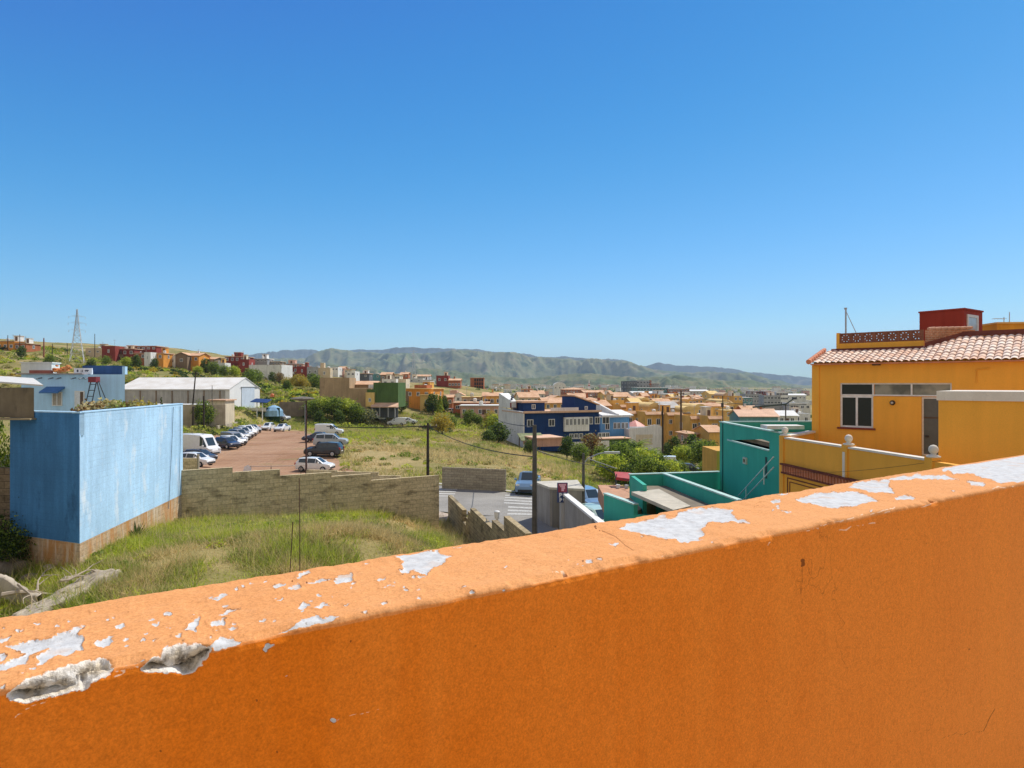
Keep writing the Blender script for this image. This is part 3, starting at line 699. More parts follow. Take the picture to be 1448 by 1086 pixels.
scrub('hillside_scrub', [([(-60, 150), (355, 150), (450, 165), (455, 205), (440, 300), (330, 290), (150, 268), (-60, 250)], 1750), ([(330, 140), (450, 140), (452, 200), (350, 200)], 260)], [OLV, GRN, LIME, YEL, DKG], [.32, .26, .18, .10, .14], (.5, 1.3), 50, .55)
scrub('verge_scrub', [([(255, 88), (330, 112), (370, 131), (320, 131), (255, 112)], 70), ([(430, 132), (520, 135), (620, 128), (700, 118), (712, 150), (610, 165), (520, 148), (430, 140)], 190), ([(600, 160), (710, 140), (712, 165), (640, 200)], 120),
                      ([(860, 72), (900, 74), (1010, 92), (1010, 108), (900, 112), (860, 100)], 130), ([(620, 250), (760, 220), (780, 520), (600, 480)], 160), ([(900, 120), (1010, 120), (1010, 150), (940, 140)], 60)], [GRN, OLV, LIME, DKG], [.3, .3, .2, .2], (.5, 1.2), 44, .42)
scrub('lot_bushes', [([(110, 22), (560, 30), (600, 37), (270, 31)], 170), ([(-20, 20.5), (45, 20.3), (60, 21.5), (-20, 21.5)], 30), ([(110, 20.2), (220, 20.6), (200, 23), (120, 23)], 40)], [LIME, GRN, OLV, STRAW, GREYG], [.28, .22, .2, .18, .12], (.16, .48), 110, .12)
scrub('bright_weeds', [([(100, 24.5), (255, 34), (258, 33), (150, 24.2)], 110), ([(265, 33.8), (600, 39), (610, 37.5), (420, 31), (270, 30.5)], 300), ([(590, 37), (634, 38), (630, 32), (560, 28)], 90)], [LIME, GRN, OLV], [.58, .27, .15], (.2, .55), 130, .13)
scrub('field_clumps', [([(480, 64), (620, 64), (720, 62), (745, 80), (700, 118), (600, 125), (470, 120)], 330), ([(745, 62), (850, 66), (880, 80), (800, 100), (740, 92)], 70)], [GRN, OLV, STRAW, LIME], [.3, .3, .2, .2], (.25, .7), 60, .26)
scrub('far_scrub', [([(690, 520), (1140, 480), (1140, 2300), (690, 2300)], 1500), ([(560, 420), (700, 420), (700, 1500), (560, 1500)], 350), ([(880, 210), (1140, 240), (1140, 480), (880, 420)], 90)], [DKG, OLV, GRN], [.5, .3, .2], (1.2, 2.6), 16, 3.2)
# ------------------------------------------------------------------ near buildings and walls
WHITE = paint('white_render', (.74, .73, .70), .07, .6, .10); BLUE = None


def blocks(name, c1, c2, mort, grime, bw=.45, bh=.2, gthr=.5, stain=None):
    """concrete block masonry in the wall's own coordinates"""
    if name in MATS: return MATS[name]
    q = NT(name); o = q.obj(); s = q.n('SeparateXYZ'); q.set(s.inputs[0], o); cx = q.n('CombineXYZ'); q.set(cx.inputs[0], q.math('ADD', s.outputs[0], s.outputs[1])); q.set(cx.inputs[1], s.outputs[2])
    br = q.n('TexBrick', Scale=1.); q.set(br.inputs['Vector'], cx.outputs[0]); br.inputs['Brick Width'].default_value = bw; br.inputs['Row Height'].default_value = bh; br.inputs['Mortar Size'].default_value = .012
    for i, c in ((1, c1), (2, c2), (3, mort)): br.inputs[i].default_value = tuple(c) + (1,)
    big = q.noise(q.scale(cx.outputs[0], (.55, 1.3, 1)), 1.5, 6, .65); fine = q.noise(o, 9., 5, .65)
    col = q.mix(q.mapr(big, gthr, gthr + .15, 0, .7), br.outputs[0], grime); v = q.mapr(fine, .3, .7, .72, 1.25); rgb = q.n('CombineColor'); [q.set(rgb.inputs[i], v) for i in range(3)]
    col = q.mix(1., col, rgb.outputs[0], 'MULTIPLY')
    if stain: col = q.mix(q.mapr(q.noise(q.scale(cx.outputs[0], (2.2, .35, 1)), 1.1, 5), .42, .6, 0, .85), col, stain)
    if stain: col = q.mix(q.mapr(q.noise(q.scale(cx.outputs[0], (3.6, .22, 1)), 1.7, 5), .54, .66, 0, .7), col, (.70, .60, .48))
    h = q.math('ADD', q.math('MULTIPLY', br.outputs['Fac'], -.6), fine); q.bump(h, .6, .02)
    MATS[name] = q.fin(col, .95, .15); return MATS[name]


def straight_wall(name, a, b, th, segs, zb, mats, label, cat='wall', group=None, cap=None):
    """segs: [(t0, t1, ztop)] along a->b; one thing, local x along the wall"""
    yaw = atan2(b[1] - a[1], b[0] - a[0]); mb = MB()
    for i, (t0, t1, zt) in enumerate(segs):
        z0 = zb if not isinstance(zb, (list, tuple)) else zb[i]
        mb.box(t0, t1 - .004, 0, th, z0, zt)
    o = mb.build(name, mats, loc=(a[0], a[1], 0)); o.rotation_euler = (0, 0, yaw); return tag(o, label, cat, group)


def seg_at(a, b, u):
    """distance along a->b where the image column u meets the wall"""
    k = (u - 724) / F; dx, dy = b[0] - a[0], b[1] - a[1]; L = sqrt(dx * dx + dy * dy); dx /= L; dy /= L
    return (k * a[1] - a[0]) / (dx - k * dy)


OLDB = blocks('old_block', (.56, .45, .27), (.68, .55, .34), (.40, .32, .20), (.10, .08, .045), .5, .25, gthr=.515)
DRKB = blocks('dark_block', (.30, .25, .18), (.40, .34, .24), (.18, .15, .11), (.09, .07, .05), .6, .22, .56)
# block wall behind the weedy lot
a, b = (-17.95, 34.6), (-4.85, 42.)
tsg = [(seg_at(a, b, u0), seg_at(a, b, u1), z) for u0, u1, z in ((255, 329, -4.70), (329, 396, -4.98), (396, 469, -5.35), (469, 525, -5.60), (525, 621, -6.02))]
straight_wall('block_wall', a, b, .2, tsg, -10.2, [OLDB], 'long stepped concrete block wall, mossy and stained, along the back of the weedy lot')
# row of piers standing a little proud of it
wall_o = bpy.data.objects['block_wall']
for t0, t1, z in tsg[1:]:
    mb = MB(); mb.box(t0 - .1, t0 + .1, -.03, .05, -10.1, z - .05); mb.build('pier', [OLDB], wall_o)
a, b = (-19., 56.), (-9.2, 55.)
straight_wall('block_wall', a, b, .2, [(seg_at(a, b, u0), seg_at(a, b, u1), z) for u0, u1, z in ((433, 477, -7.55), (477, 535, -7.66), (535, 566, -7.95))], -10.5, [OLDB], 'low weathered block wall between the white hatchback and the long stepped wall')
a, b = (-33, 55), (-27.3, 55.3)
o = straight_wall('block_wall', a, b, .2, [(seg_at(a, b, 240), seg_at(a, b, 279), -6.45)], -9.6, [OLDB], 'short stub of block wall with an end post, tight against the blue house')
mb = MB(); t = seg_at(a, b, 279); mb.box(t, t + .12, -.05, .15, -9.6, -6.1); mb.build('post', [paint('post_c', (.35, .3, .22))], o)
a, b = (-6.35, 57.6), (-.55, 55.9)
straight_wall('block_wall', a, b, .2, [(seg_at(a, b, 625), seg_at(a, b, 715), -7.52)], -10.4, [DRKB], 'dark grey free-standing block wall across the road beside the crossing')
# stepped retaining wall between lot and alley
a, b = (-4.35, 46.0), (.78, 27.); L_ = sqrt(5.13 ** 2 + 19 ** 2)
S_ = lambda u: seg_at(a, b, u)
sg = [(S_(639), S_(660), -8.02), (S_(660), S_(665), -8.75), (S_(665), S_(667.5), -8.25), (S_(667.5), S_(671.5), -7.75), (S_(671.5), S_(703), -7.42), (S_(703), S_(720.5), -6.98), (S_(720.5), S_(752), -6.28), (S_(752), S_(765), -6.6)]
o = straight_wall('retaining_wall', a, b, -.28, sg, -12., [blocks('dark_block_b', (.33, .255, .15), (.42, .33, .19), (.17, .13, .08), (.06, .048, .03), .5, .22, .5)], 'brown sawtooth block wall stepping down beside the alley, with one broken stretch')

# ---- the blue house on its high retaining wall
SKYB = paint('sky_blue_render', (.46, .69, .90), .12, .5, .10, ((.70, .80, .88), .56), bump=.4, fine=9., course=.30); SKYB2 = paint('pale_blue_render', (.46, .70, .93), .08, .8, .10, ((.62, .70, .80), .64), bump=.2)
PLN = blocks('stained_block', (.50, .36, .22), (.58, .43, .28), (.40, .30, .2), (.30, .15, .06), .5, .22, .55, (.50, .23, .07))
h = thing('blue_house', (-16.3, 24., -7.2), 'tall sky blue rendered wall and terrace on a bare block base, beside the weedy lot', 'house')
HZ = 7.2
def rel(pt): return (pt[0] + 16.3, pt[1] - 24.)
C3, C0, C1, C2 = rel((-20.1, 25.52)), (0, 0), rel((-18.0, 34.8)), rel((-26.4, 36.9))
C3b = rel((-25.5, 33.3))
DEEP = paint('deep_blue_render', (.055, .19, .40), .16, .5, .14, ((.03, .10, .22), .58), bump=.3, fine=14., course=.35)  # deeper blue for the side face, much darker than the main wall
ev = Vector((C0[0] - C3[0], C0[1] - C3[1])).normalized()
mb = MB(); mb.prism([C3b, C3, C0, C1, C2], HZ - 6.02, HZ - 1.95); mb.wall((C1[0] * .014, C1[1] * .014), C1, .22, HZ - 1.95, HZ - 1.10); mb.wall(C3, (C0[0] - .05, C0[1] + .01), .22, HZ - 1.95, HZ - 1.10); mb.build('wall', [SKYB], h)
mb = MB(); mb.wall((C3[0], C3[1] - .004), (C0[0] - .006, C0[1] - .004), .02, HZ - 6.0, HZ - 1.105); mb.f = mb.f; o = mb.build('side_render', [DEEP], h); o.location = (-ev.y * -.024, ev.x * -.024, 0); o['label'] = 'deep blue render on the side facing the viewer'
mb = MB(); mb.prism([C3b, C3, C0, C1, C2], -2.2, HZ - 6.02); mb.build('plinth', [PLN], h)
mb = MB(); mb.wall((C3[0], C3[1] - .03), (-.05, -.035), .28, HZ - 1.10, HZ - 1.05); mb.wall((.02, -.02), (C1[0] + .02, C1[1]), .28, HZ - 1.10, HZ - 1.05); mb.build('coping', [SKYB2], h)
# two sagging cables down the right-hand end of the blue wall
for k, (t0, t1) in enumerate(((.86, .80), (.95, .93))):
    mb = MB(); f_ = lambda t, z: (C1[0] * t + .05, C1[1] * t, z); mb.tube([f_(t0, HZ - 1.2), f_((t0 + t1) / 2 + .012, HZ - 3), f_(t1, HZ - 6.4)], .014, 5); mb.build('cable', [plain('grey_cable', (.16, .22, .30))], h)
# concrete shed on the terrace edge, with a tilted sheet roof
BRC = paint('brown_concrete', (.19, .15, .095), .25, 1.1, .15, ((.09, .075, .05), .58), bump=.4)
h = thing('concrete_shed', (-18.6, 25.25, -1.3), 'small bare brown concrete shed with pale sheet roof, left end of the blue terrace', 'shed')
mb = MB(); mb.prism([(-6, .5), (-.1, -.35), (-1.9, 1.75), (-6.2, 3)], -.02, 1.15); mb.build('wall', [BRC], h)
o_ = Vector((-18.6, 25.25, -1.3)); sh = [P(-150, 530, 25.6) - o_, P(61, 546.4, 24.8) - o_, P(47, 536.5, 29.) - o_, P(-150, 524, 30.) - o_]
mb = MB(); up = Vector((0, 0, .06)); mb.add([*sh, *[p_ + up for p_ in sh]], [(3, 2, 1, 0), (4, 5, 6, 7), (0, 1, 5, 4), (1, 2, 6, 5), (2, 3, 7, 6), (3, 0, 4, 7)]); mb.build('roof', [plain('pale_sheet', (.60, .58, .54), .7)], h)
mb = MB(); mb.box(-2.5, 0, -.7, -.2, -.09, -.03); mb.build('ledge', [paint('ledge_c', (.34, .27, .16))], h)
# the flat-roofed house standing back on the terrace
Y0 = 45.; x0 = (30 - 724) / F * Y0; x1 = (176.5 - 724) / F * Y0
h = thing('light_blue_house', (x0, Y0, -2.6), 'small flat-roofed light blue house with a ladder against it, up on the blue terrace', 'house'); W_ = x1 - x0
mb = MB(); mb.prism([(0, 0), (W_, 0), (W_ - 3.6, 5.6), (-3.0, 5.6)], .2, 3.28); mb.build('wall', [SKYB2], h)
mb = MB(); mb.box(-.3, W_ - 2.9, -.18, .4, 3.28, 3.36); mb.build('eave', [paint('eave_grey', (.32, .26, .25))], h)
mb = MB(); mb.prism([(W_ - 4.75, 2.6), (W_ - 1.75, 2.6), (W_ - 1.75, 2.9), (W_ - 4.75, 2.9)], 3.28, 3.98); mb.build('roof_upstand', [paint('navy_render', (.035, .075, .17), .15)], h)
mb = MB(); mb.box(W_ - .2, W_, .02, .3, 3.28, 3.84); mb.build('side_upstand', [SKYB2], h)
mb = MB(); mb.box(-.2, 1.4, 1., 1.2, 3.36, 3.6); mb.build('rust_edge', [paint('rust', (.28, .08, .05))], h)
kx = lambda u: (u - 724) / F * Y0 - x0
f = MB(); f.ring(kx(74), kx(88.5), -.05, .04, 1.15, 2.2, .07)
def frame(mb, x0_, x1_, z0_, z1_, y=-.05, t=.06, d=.07, mull=(), tr=()):
    mb.box(x0_, x1_, y, y + d, z0_, z0_ + t); mb.box(x0_, x1_, y, y + d, z1_ - t, z1_); mb.box(x0_, x0_ + t, y, y + d, z0_ + t, z1_ - t); mb.box(x1_ - t, x1_, y, y + d, z0_ + t, z1_ - t)
    for m_ in mull: mb.box(m_ - t / 2, m_ + t / 2, y + .005, y + d, z0_ + t, z1_ - t)
    return mb
WF = plain('white_frame', (.72, .72, .70), .5); GL = NT('dark_glass'); GLASS = GL.fin((.018, .022, .016), .12, .25); MATS['dark_glass'] = GLASS
f = frame(MB(), kx(74), kx(88.5), 1.05, 2.05, mull=(kx(81),)).build('window', [WF], h); mb = MB(); mb.quad((kx(74.5), -.02, 1.1), (kx(88), -.02, 1.1), (kx(88), -.02, 2.0), (kx(74.5), -.02, 2.0)); mb.build('shutter', [plain('beige_blind', (.42, .36, .29))], f)
mb = MB(); mb.add([(kx(66), -.75, 2.05), (kx(92), -.75, 2.05), (kx(92), -.02, 2.42), (kx(66), -.02, 2.42), (kx(66), -.75, 1.95), (kx(92), -.75, 1.95), (kx(92), -.02, 2.3), (kx(66), -.02, 2.3)], [(0, 1, 2, 3), (4, 7, 6, 5), (0, 4, 5, 1), (1, 5, 6, 2), (0, 3, 7, 4)]); mb.build('awning', [paint('awning_blue', (.07, .17, .38))], h)
f = frame(MB(), kx(106), kx(120), .1, 2.12, t=.08).build('door', [WF], h); mb = MB(); mb.box(kx(107), kx(113.5), -.03, -.012, .15, 2.05); mb.build('leaf', [plain('white_leaf', (.7, .72, .75))], f); mb = MB(); mb.box(kx(113.5), kx(119), -.02, -.006, .15, 2.05); mb.build('opening', [plain('brown_dark', (.13, .08, .05))], f)
for i, u in enumerate((59, 75, 86, 107, 118, 126)):     # rain spouts, throwing long shadows down the wall
    mb = MB(); mb.tube([(kx(u), .05, 3.05), (kx(u) - .03, -.42, 2.96)], .045, 6); mb.build('rain_spout', [plain('spout_pipe', (.16, .18, .22))], h)
# things on and by that house
mb = MB(); mb.box(0, 1.95, 0, 1.4, 0, .78); mb.box(-.07, 2.02, -.07, 1.47, .78, .86)
o = mb.build('water_tank', [paint('tank_white', (.66, .64, .56), .08)], loc=(kx(5) + x0, Y0 + 1.6, .76)); tag(o, 'boxy off-white water tank with a lid on the light blue house roof', 'tank')
o.rotation_euler = (0, 0, .25)
cl = MB()
for i in range(26):
    px_, py_, pz_ = random.uniform(0, 1.1), random.uniform(0, .6), random.uniform(.02, .5) * (1 - abs(i - 13) / 26); s_ = random.uniform(.1, .2); cl.lathe([(.02, -s_ * .6), (s_, -s_ * .1), (s_ * .8, s_ * .4), (.02, s_ * .6)], 6, (px_, py_, pz_ + .12))
tag(cl.build('tile_heap', [plain('orange_terracotta', (.62, .22, .06), .8)], loc=(kx(55) + x0, Y0 + 1.2, .74)), 'heap of orange roof tiles on the light blue house roof', 'heap')
sg_ = thing('roof_sign', (kx(95) + x0, Y0 + .7, .70), 'long white painted sign board with dark marks on the roof edge', 'sign')
mb = MB(); mb.box(0, 1.3, 0, .06, .02, .44); mb.box(.1, .16, .06, .3, 0, .3); mb.box(1.1, 1.16, .06, .3, 0, .3); mb.build('board', [plain('sign_white', (.76, .75, .74))], sg_)
dk = plain('ink_dark', (.03, .03, .05)); mb = MB()
mb.add([(.26 + .07 * cos(t_ * pi / 5), -.004, .24 + .1 * sin(t_ * pi / 5)) for t_ in range(10)], [tuple(range(9, -1, -1))])
for (xa, xb, za, zb) in ((.48, .50, .14, .30), (.50, .60, .14, .16), (.56, .62, .16, .32), (.78, 1.06, .24, .31), (.82, .88, .18, .24), (.92, 1.0, .18, .24)): m2 = MB(); m2.quad((xa, -.004, za), (xb, -.004, za), (xb, -.004, zb), (xa, -.004, zb)); m2.build('mark', [dk], sg_)
mb.build('mark', [dk], sg_)
lad = thing('step_ladder', (kx(145) + x0, Y0 - .9, -2.6), 'tall steel step ladder with a dark red top platform, standing against the light blue house', 'ladder')
for sx_ in (-.42, -.02 + .0):
    mb = MB(); mb.tube([(sx_ - .18, -.35, .1), (sx_ + .12, .12, 2.85)], .035, 6); mb.build('front_rail', [plain('dark_steel', (.05, .06, .08))], lad)
for k in range(6):
    t_ = .14 + k * .15; mb = MB(); mb.box(-.60 + .30 * t_, -.20 + .30 * t_, -.39 + .47 * t_, -.27 + .47 * t_, .1 + 2.75 * t_, .15 + 2.75 * t_); mb.build('step', [MATS['dark_steel']], lad)
for ex in (.0, .62):
    mb = MB(); mb.tube([(.10 + ex * .15, .15, 2.8), (.45 + ex, .5, .05)], .03, 6); mb.build('rear_leg', [MATS['dark_steel']], lad)
mb = MB(); mb.box(-.36, .18, -.1, .35, 2.72, 3.1); mb.build('platform', [plain('dark_red', (.22, .03, .04))], lad)


def rosette(n, l, w, mat, name='plant', spread=.8):
    mb = MB()
    for i in range(n):
        an = i * 2.4; t_ = i / n; el = 1.35 - spread * t_ * 1.1; L2 = l * random.uniform(.8, 1.1); dx, dy = cos(an), sin(an); pts = [(0, 0, 0), (dx * L2 * .5 * cos(el), dy * L2 * .5 * cos(el), L2 * .5 * sin(el)), (dx * L2 * cos(el) * 1.05, dy * L2 * cos(el) * 1.05, L2 * sin(el) * .92)]
        sx_, sy_ = -dy * w, dx * w; a_, b_, c_ = pts
        mb.add([(a_[0] - sx_ * .5, a_[1] - sy_ * .5, 0), (a_[0] + sx_ * .5, a_[1] + sy_ * .5, 0), (b_[0] + sx_ * .5, b_[1] + sy_ * .5, b_[2]), (b_[0] - sx_ * .5, b_[1] - sy_ * .5, b_[2]), c_], [(0, 1, 2, 3), (3, 2, 4)])
    return mb


def tuftplant(n, h_, r_, mats):
    """bushy pot plant: loose leaves over a short stem"""
    mb = MB(); mb.tube([(0, 0, -.1), (0, 0, h_ * .5)], .03, 5); Vv, fq = leaves(blob_points([(0, 0, h_ * .5, r_ * .7), (r_ * .4, 0, h_ * .6, r_ * .5), (-r_ * .4, .1, h_ * .45, r_ * .5)], n), .16)
    return mb, np_mesh('plant', Vv, fq, mats, rng.choice(len(mats), n))


ts_x = lambda u, Y: ((u - 724) / F * Y, Y)
for u, Y, hh, mt, lb in ((92, 27, .55, GREYG, 'grey-green agave with stiff upright leaves on the corner of the blue terrace'), (193, 28.6, .95, DKG, 'dark spiky agave growing at the foot of the stained block base')):
    o = rosette(26, hh, .09, mt).build('agave', [mt], loc=(ts_x(u, Y)[0], Y, -1.9 if u < 100 else float(gz(ts_x(u, Y)[0], Y)))); tag(o, lb, 'plant')
cols = [([RUST, STRAW], 'rust-brown dry plant'), ([STRAW, OLV], 'straw-coloured dry plant'), ([OLV, GRN], 'olive-green leafy plant'), ([RUST, OLV], 'reddish leafy plant'), ([YEL, OLV], 'yellowish succulent'), ([STRAW, RUST], 'withered brown plant')]
place = ['under the ladder on the blue terrace', 'just past the ladder on the blue terrace', 'midway along the blue terrace parapet', 'behind the middle of the blue terrace parapet', 'toward the far end of the blue terrace', 'next to the far corner of the blue terrace', 'in front of the white door on the blue terrace', 'beside the agave on the blue terrace']
for i, (u, Y, k, hh) in enumerate(((134, 30, 0, .9), (150, 31, 1, 1.05), (164, 31.5, 2, .95), (178, 32, 3, .9), (192, 33, 4, .85), (206, 33.5, 4, .75), (116, 29, 5, .6), (126, 30, 1, .75))):
    mats, lb = cols[k]; mb, me = tuftplant(260, hh, .5, mats); r = thing('potted_plant', (ts_x(u, Y)[0], Y, -1.62), lb + ' ' + place[i], 'plant')
    mb.build('stem', [BARK], r); link('foliage', me, r)
mb = MB(); mb.lathe([(.05, 0), (.75, .02), (.6, .3), (.25, .5), (.02, .55)], 10); o = mb.build('earth_mound', [paint('brown_earth', (.20, .12, .07), .3, 3.)], loc=(ts_x(72, 26)[0], 26.3, -1.75), smooth=True); tag(o, 'heap of brown earth and rubble beside the shed on the blue terrace', 'heap')
# bush overhanging the lot at the far left edge
tree('fine', -24, 26.6, 6.2, 'leafy green tree at the far left edge beside the shaded blue wall', name='tree', wide=.4)
tree('dfine', 14, 25.0, 1.3, 'dark shaded bush at the foot of the blue wall, on its shadow side')
tree('dfine', -16, 24.6, 1.9, 'dark bush under the leafy tree at the far left edge')
a, b = (-27, 26.2), (-20.14, 25.58)
straight_wall('stone_wall', a, b, .4, [(0, 5., -3.1), (5., 6.85, -3.4)], -8, [blocks('rough_stone', (.17, .125, .08), (.22, .16, .10), (.08, .06, .04), (.05, .04, .025), .55, .28, .5)], 'shaded brown rough stone wall left of the blue house')
# broken concrete and dead wood at the lower left
CONC = paint('old_concrete', (.42, .36, .28), .2, 1.5, .1, ((.20, .17, .12), .60), bump=.4)
g = lambda u, Y: float(gz((u - 724) / F * Y, Y))
def rough(name, pts, w_, z0, h_, m, seed, label, cat):
    """crumbling low wall along a polyline: every surface displaced"""
    pts = np.array(pts); d = np.concatenate([[0], np.cumsum(np.hypot(*np.diff(pts[:, :2], axis=0).T))]); t = np.linspace(0, d[-1], 60); x = np.interp(t, d, pts[:, 0]); y = np.interp(t, d, pts[:, 1]); zt = np.interp(t, d, pts[:, 2])
    n_ = 14; V_ = []
    for j in range(n_):
        a_ = pi * j / (n_ - 1); cx = -cos(a_); px_ = np.sign(cx) * abs(cx) ** .45 * w_ / 2; pz = abs(sin(a_)) ** .35
        jit = (fbm(t * 2.3 + 9 * j * 0, np.full(60, j * .9), 4, seed) - .5); top_ = zt + (fbm(t * 1.4, t * 0 + 2, 4, seed + 3) - .5) * h_ * .5
        V_.append(np.stack([x + 0 * t, y + px_ + jit * .16, z0 + (top_ - z0) * pz + jit * .10], 1))
    V_ = np.stack(V_); ix = np.arange(n_ * 60).reshape(n_, 60); fq = np.stack([ix[:-1, :-1], ix[:-1, 1:], ix[1:, 1:], ix[1:, :-1]], -1).reshape(-1, 4)
    return tag(link(name, np_mesh(name, V_.reshape(-1, 3), fq, [m], smooth=True)), label, cat)


a, b = ts_x(-40, 22.2), ts_x(56, 20.9)
rough('broken_wall', [(*a, -6.35), ((a[0] + b[0]) / 2, (a[1] + b[1]) / 2, -6.5), (*b, -6.95)], .35, -8.6, .6, CONC, 71, 'low crumbling concrete wall in the bottom left corner of the weedy lot', 'wall')
x_, y_ = ts_x(88, 21.4); nu, nv = 26, 40; gu, gv = np.meshgrid(np.linspace(0, 1, nu), np.linspace(0, 1, nv)); eg = np.minimum(np.minimum(gu, 1 - gu) * 2.2, np.minimum(gv, 1 - gv) * 4)
wx = (fbm(gu * 3, gv * 6, 4, 61) - .5) * .5; X_ = -.75 + gu * (1.0 + .1 * gv) + gv * .85 + wx; Y_ = -1.6 + gv * 3.1 + (fbm(gu * 5, gv * 5, 3, 62) - .5) * .4; Z_ = -.25 + gv * .72 + (fbm(gu * 4, gv * 8, 4, 63) - .5) * .28 - np.clip(.22 - eg, 0, 1) * 2.4
ix = np.arange(nu * nv).reshape(nv, nu); fq = np.stack([ix[:-1, :-1], ix[:-1, 1:], ix[1:, 1:], ix[1:, :-1]], -1).reshape(-1, 4)
o = link('concrete_slab', np_mesh('concrete_slab', np.stack([X_, Y_, Z_], -1).reshape(-1, 3), fq, [CONC], smooth=True), loc=(x_, y_, g(88, 21.4) + .22)); tag(o, 'tilted pale broken concrete slab among weeds at the lower left', 'slab')
for i, (u, Y, s_, lb) in enumerate(((70, 24.2, .22, 'white holed concrete lump on the dry grass below the blue wall'), (55, 20.4, .2, 'white chunk of rubble beside the broken wall'), (64, 20.9, .3, 'pale lump of rubble at the end of the broken wall'), (96, 22.6, .3, 'grey rubble lump at the head of the tilted slab'))):
    mb = MB(); mb.lathe([(.02, -.3), (1., -.25), (1.1, .2), (.7, .75), (.02, .9)], 7); o = mb.build('rubble_lump', [CONC], loc=(ts_x(u, Y)[0], Y, g(u, Y) + .1)); o.scale = (s_, s_ * .8, s_ * .7); o.rotation_euler = (.2 * i, .3, i); tag(o, lb, 'rubble')
for i, (u, Y, s_, lb) in enumerate(((12, 24.6, .55, 'large dark brown boulder in the shaded hollow below the blue wall'), (30, 24.4, .38, 'smaller dark brown boulder in the shaded hollow below the blue wall'), (-4, 23.8, .6, 'dark boulder half out of frame in the shaded hollow at far left'), (40, 23.2, .26, 'dark brown stone on the dry ground below the shaded hollow'))):
    mb = MB(); mb.lathe([(.02, -.5), (.9, -.4), (1.1, .1), (.8, .6), (.4, .85), (.02, .95)], 7); o = mb.build('boulder', [BRC], loc=(ts_x(u, Y)[0], Y, g(u, Y) + .1)); o.scale = (s_ * 1.2, s_ * .9, s_); o.rotation_euler = (.3 * i, .25, i * 1.3); tag(o, lb, 'boulder')
mb = MB(); x_, y_ = ts_x(62, 21.2); z_ = g(62, 21.2)
br_ = random.Random(3)
def limb(p0, d, L2, r0, k):
    pts = [Vector(p0)]; d = Vector(d).normalized()
    for i in range(6): d = (d + Vector((br_.uniform(-.45, .45), br_.uniform(-.45, .45), br_.uniform(-.35, .3)))).normalized(); pts.append(pts[-1] + d * L2 / 6)
    mb.tube(pts, [r0 * (1 - .13 * i) for i in range(7)], 6)
    if k:
        for i in (2, 4, 5): limb(pts[i], d + Vector((br_.uniform(-1, 1), br_.uniform(-1, 1), br_.uniform(-.6, .6))), L2 * .5, r0 * .5, k - 1)
limb((-1.0, -.5, .25), (1, .35, .18), 2.6, .085, 2); limb((-.7, -.2, .5), (.6, -.5, -.25), 1.2, .05, 1); limb((.4, .2, .5), (.6, .5, .1), 1.4, .05, 1)
tag(mb.build('dead_branch', [paint('bleached_wood', (.40, .33, .25), .2, 5.)], loc=(x_, y_, z_ + .25)), 'bleached dead branch lying across the broken concrete', 'branch')
for i, (u, v0, v1, Y, du, lb) in enumerate(((410, 738, 812, 23., 2, 'shorter thin rusty stake standing in the weeds'), (425, 676, 810, 23.2, 0, 'taller thin rusty rod standing in the weeds'))):
    p0 = P(u - 1, v1 + 10, Y); p1 = P(u + (4 if i == 0 else -2), v0, Y); mb = MB(); mb.tube([p0, (p0 + p1) / 2 + Vector((.01, 0, 0)), p1], .018, 5); tag(mb.build('stake', [plain('rusty_rod', (.10, .06, .04), .9)]), lb, 'stake')

# ---- grey building and walls by the crossing
GRC = paint('grey_render', (.36, .33, .29), .14, .8, .2, ((.22, .20, .17), .62)); GRD = paint('grey_render_dark', (.20, .185, .17), .1, 1.)
h = thing('grey_garage', (1.7, 46.2, -10.), 'grey concrete garage with a flat roof beside the crossing, partly covered by its neighbours', 'building')
R_ = lambda x, y: (x - 1.7, y - 46.2)
poly = [R_(1.68, 46.3), R_(2.62, 43.9), R_(4.75, 43.2), R_(4.7, 47.1)]
mb = MB(); mb.prism(poly, -1., 2.74); mb.build('wall', [GRC], h); mb = MB(); mb.prism([(poly[0][0] - .08, poly[0][1] + .05), (poly[1][0] - .03, poly[1][1] - .12), (poly[2][0] + .15, poly[2][1] - .1), (poly[3][0] + .15, poly[3][1] + .1)], 2.74, 2.90); mb.build('roof', [paint('roof_slab', (.52, .48, .40), .12, 1.)], h)
mb = MB(); mb.box(poly[1][0] + .15, poly[1][0] + .95, poly[1][1] - .36, poly[1][1] - .05, -1, 2.6); mb.build('pilaster', [GRD], h)
a, b = (3.3, 41.2), (4.62, 31.2)
o = straight_wall('street_wall', a, b, -.22, [(0, sqrt(1.32 ** 2 + 100), -6.98)], -11.5, [GRC], 'grey street wall with a sunlit white coping, receding beside the blue sign')
mb = MB(); mb.box(-.05, 10.15, .0 - .30, .06, -6.98, -6.86); mb.build('coping', [WHITE], o)
mb = MB(); mb.box(8.5, 8.9, -.3, .1, -11.4, -6.9); mb.build('pilaster', [GRD], o)
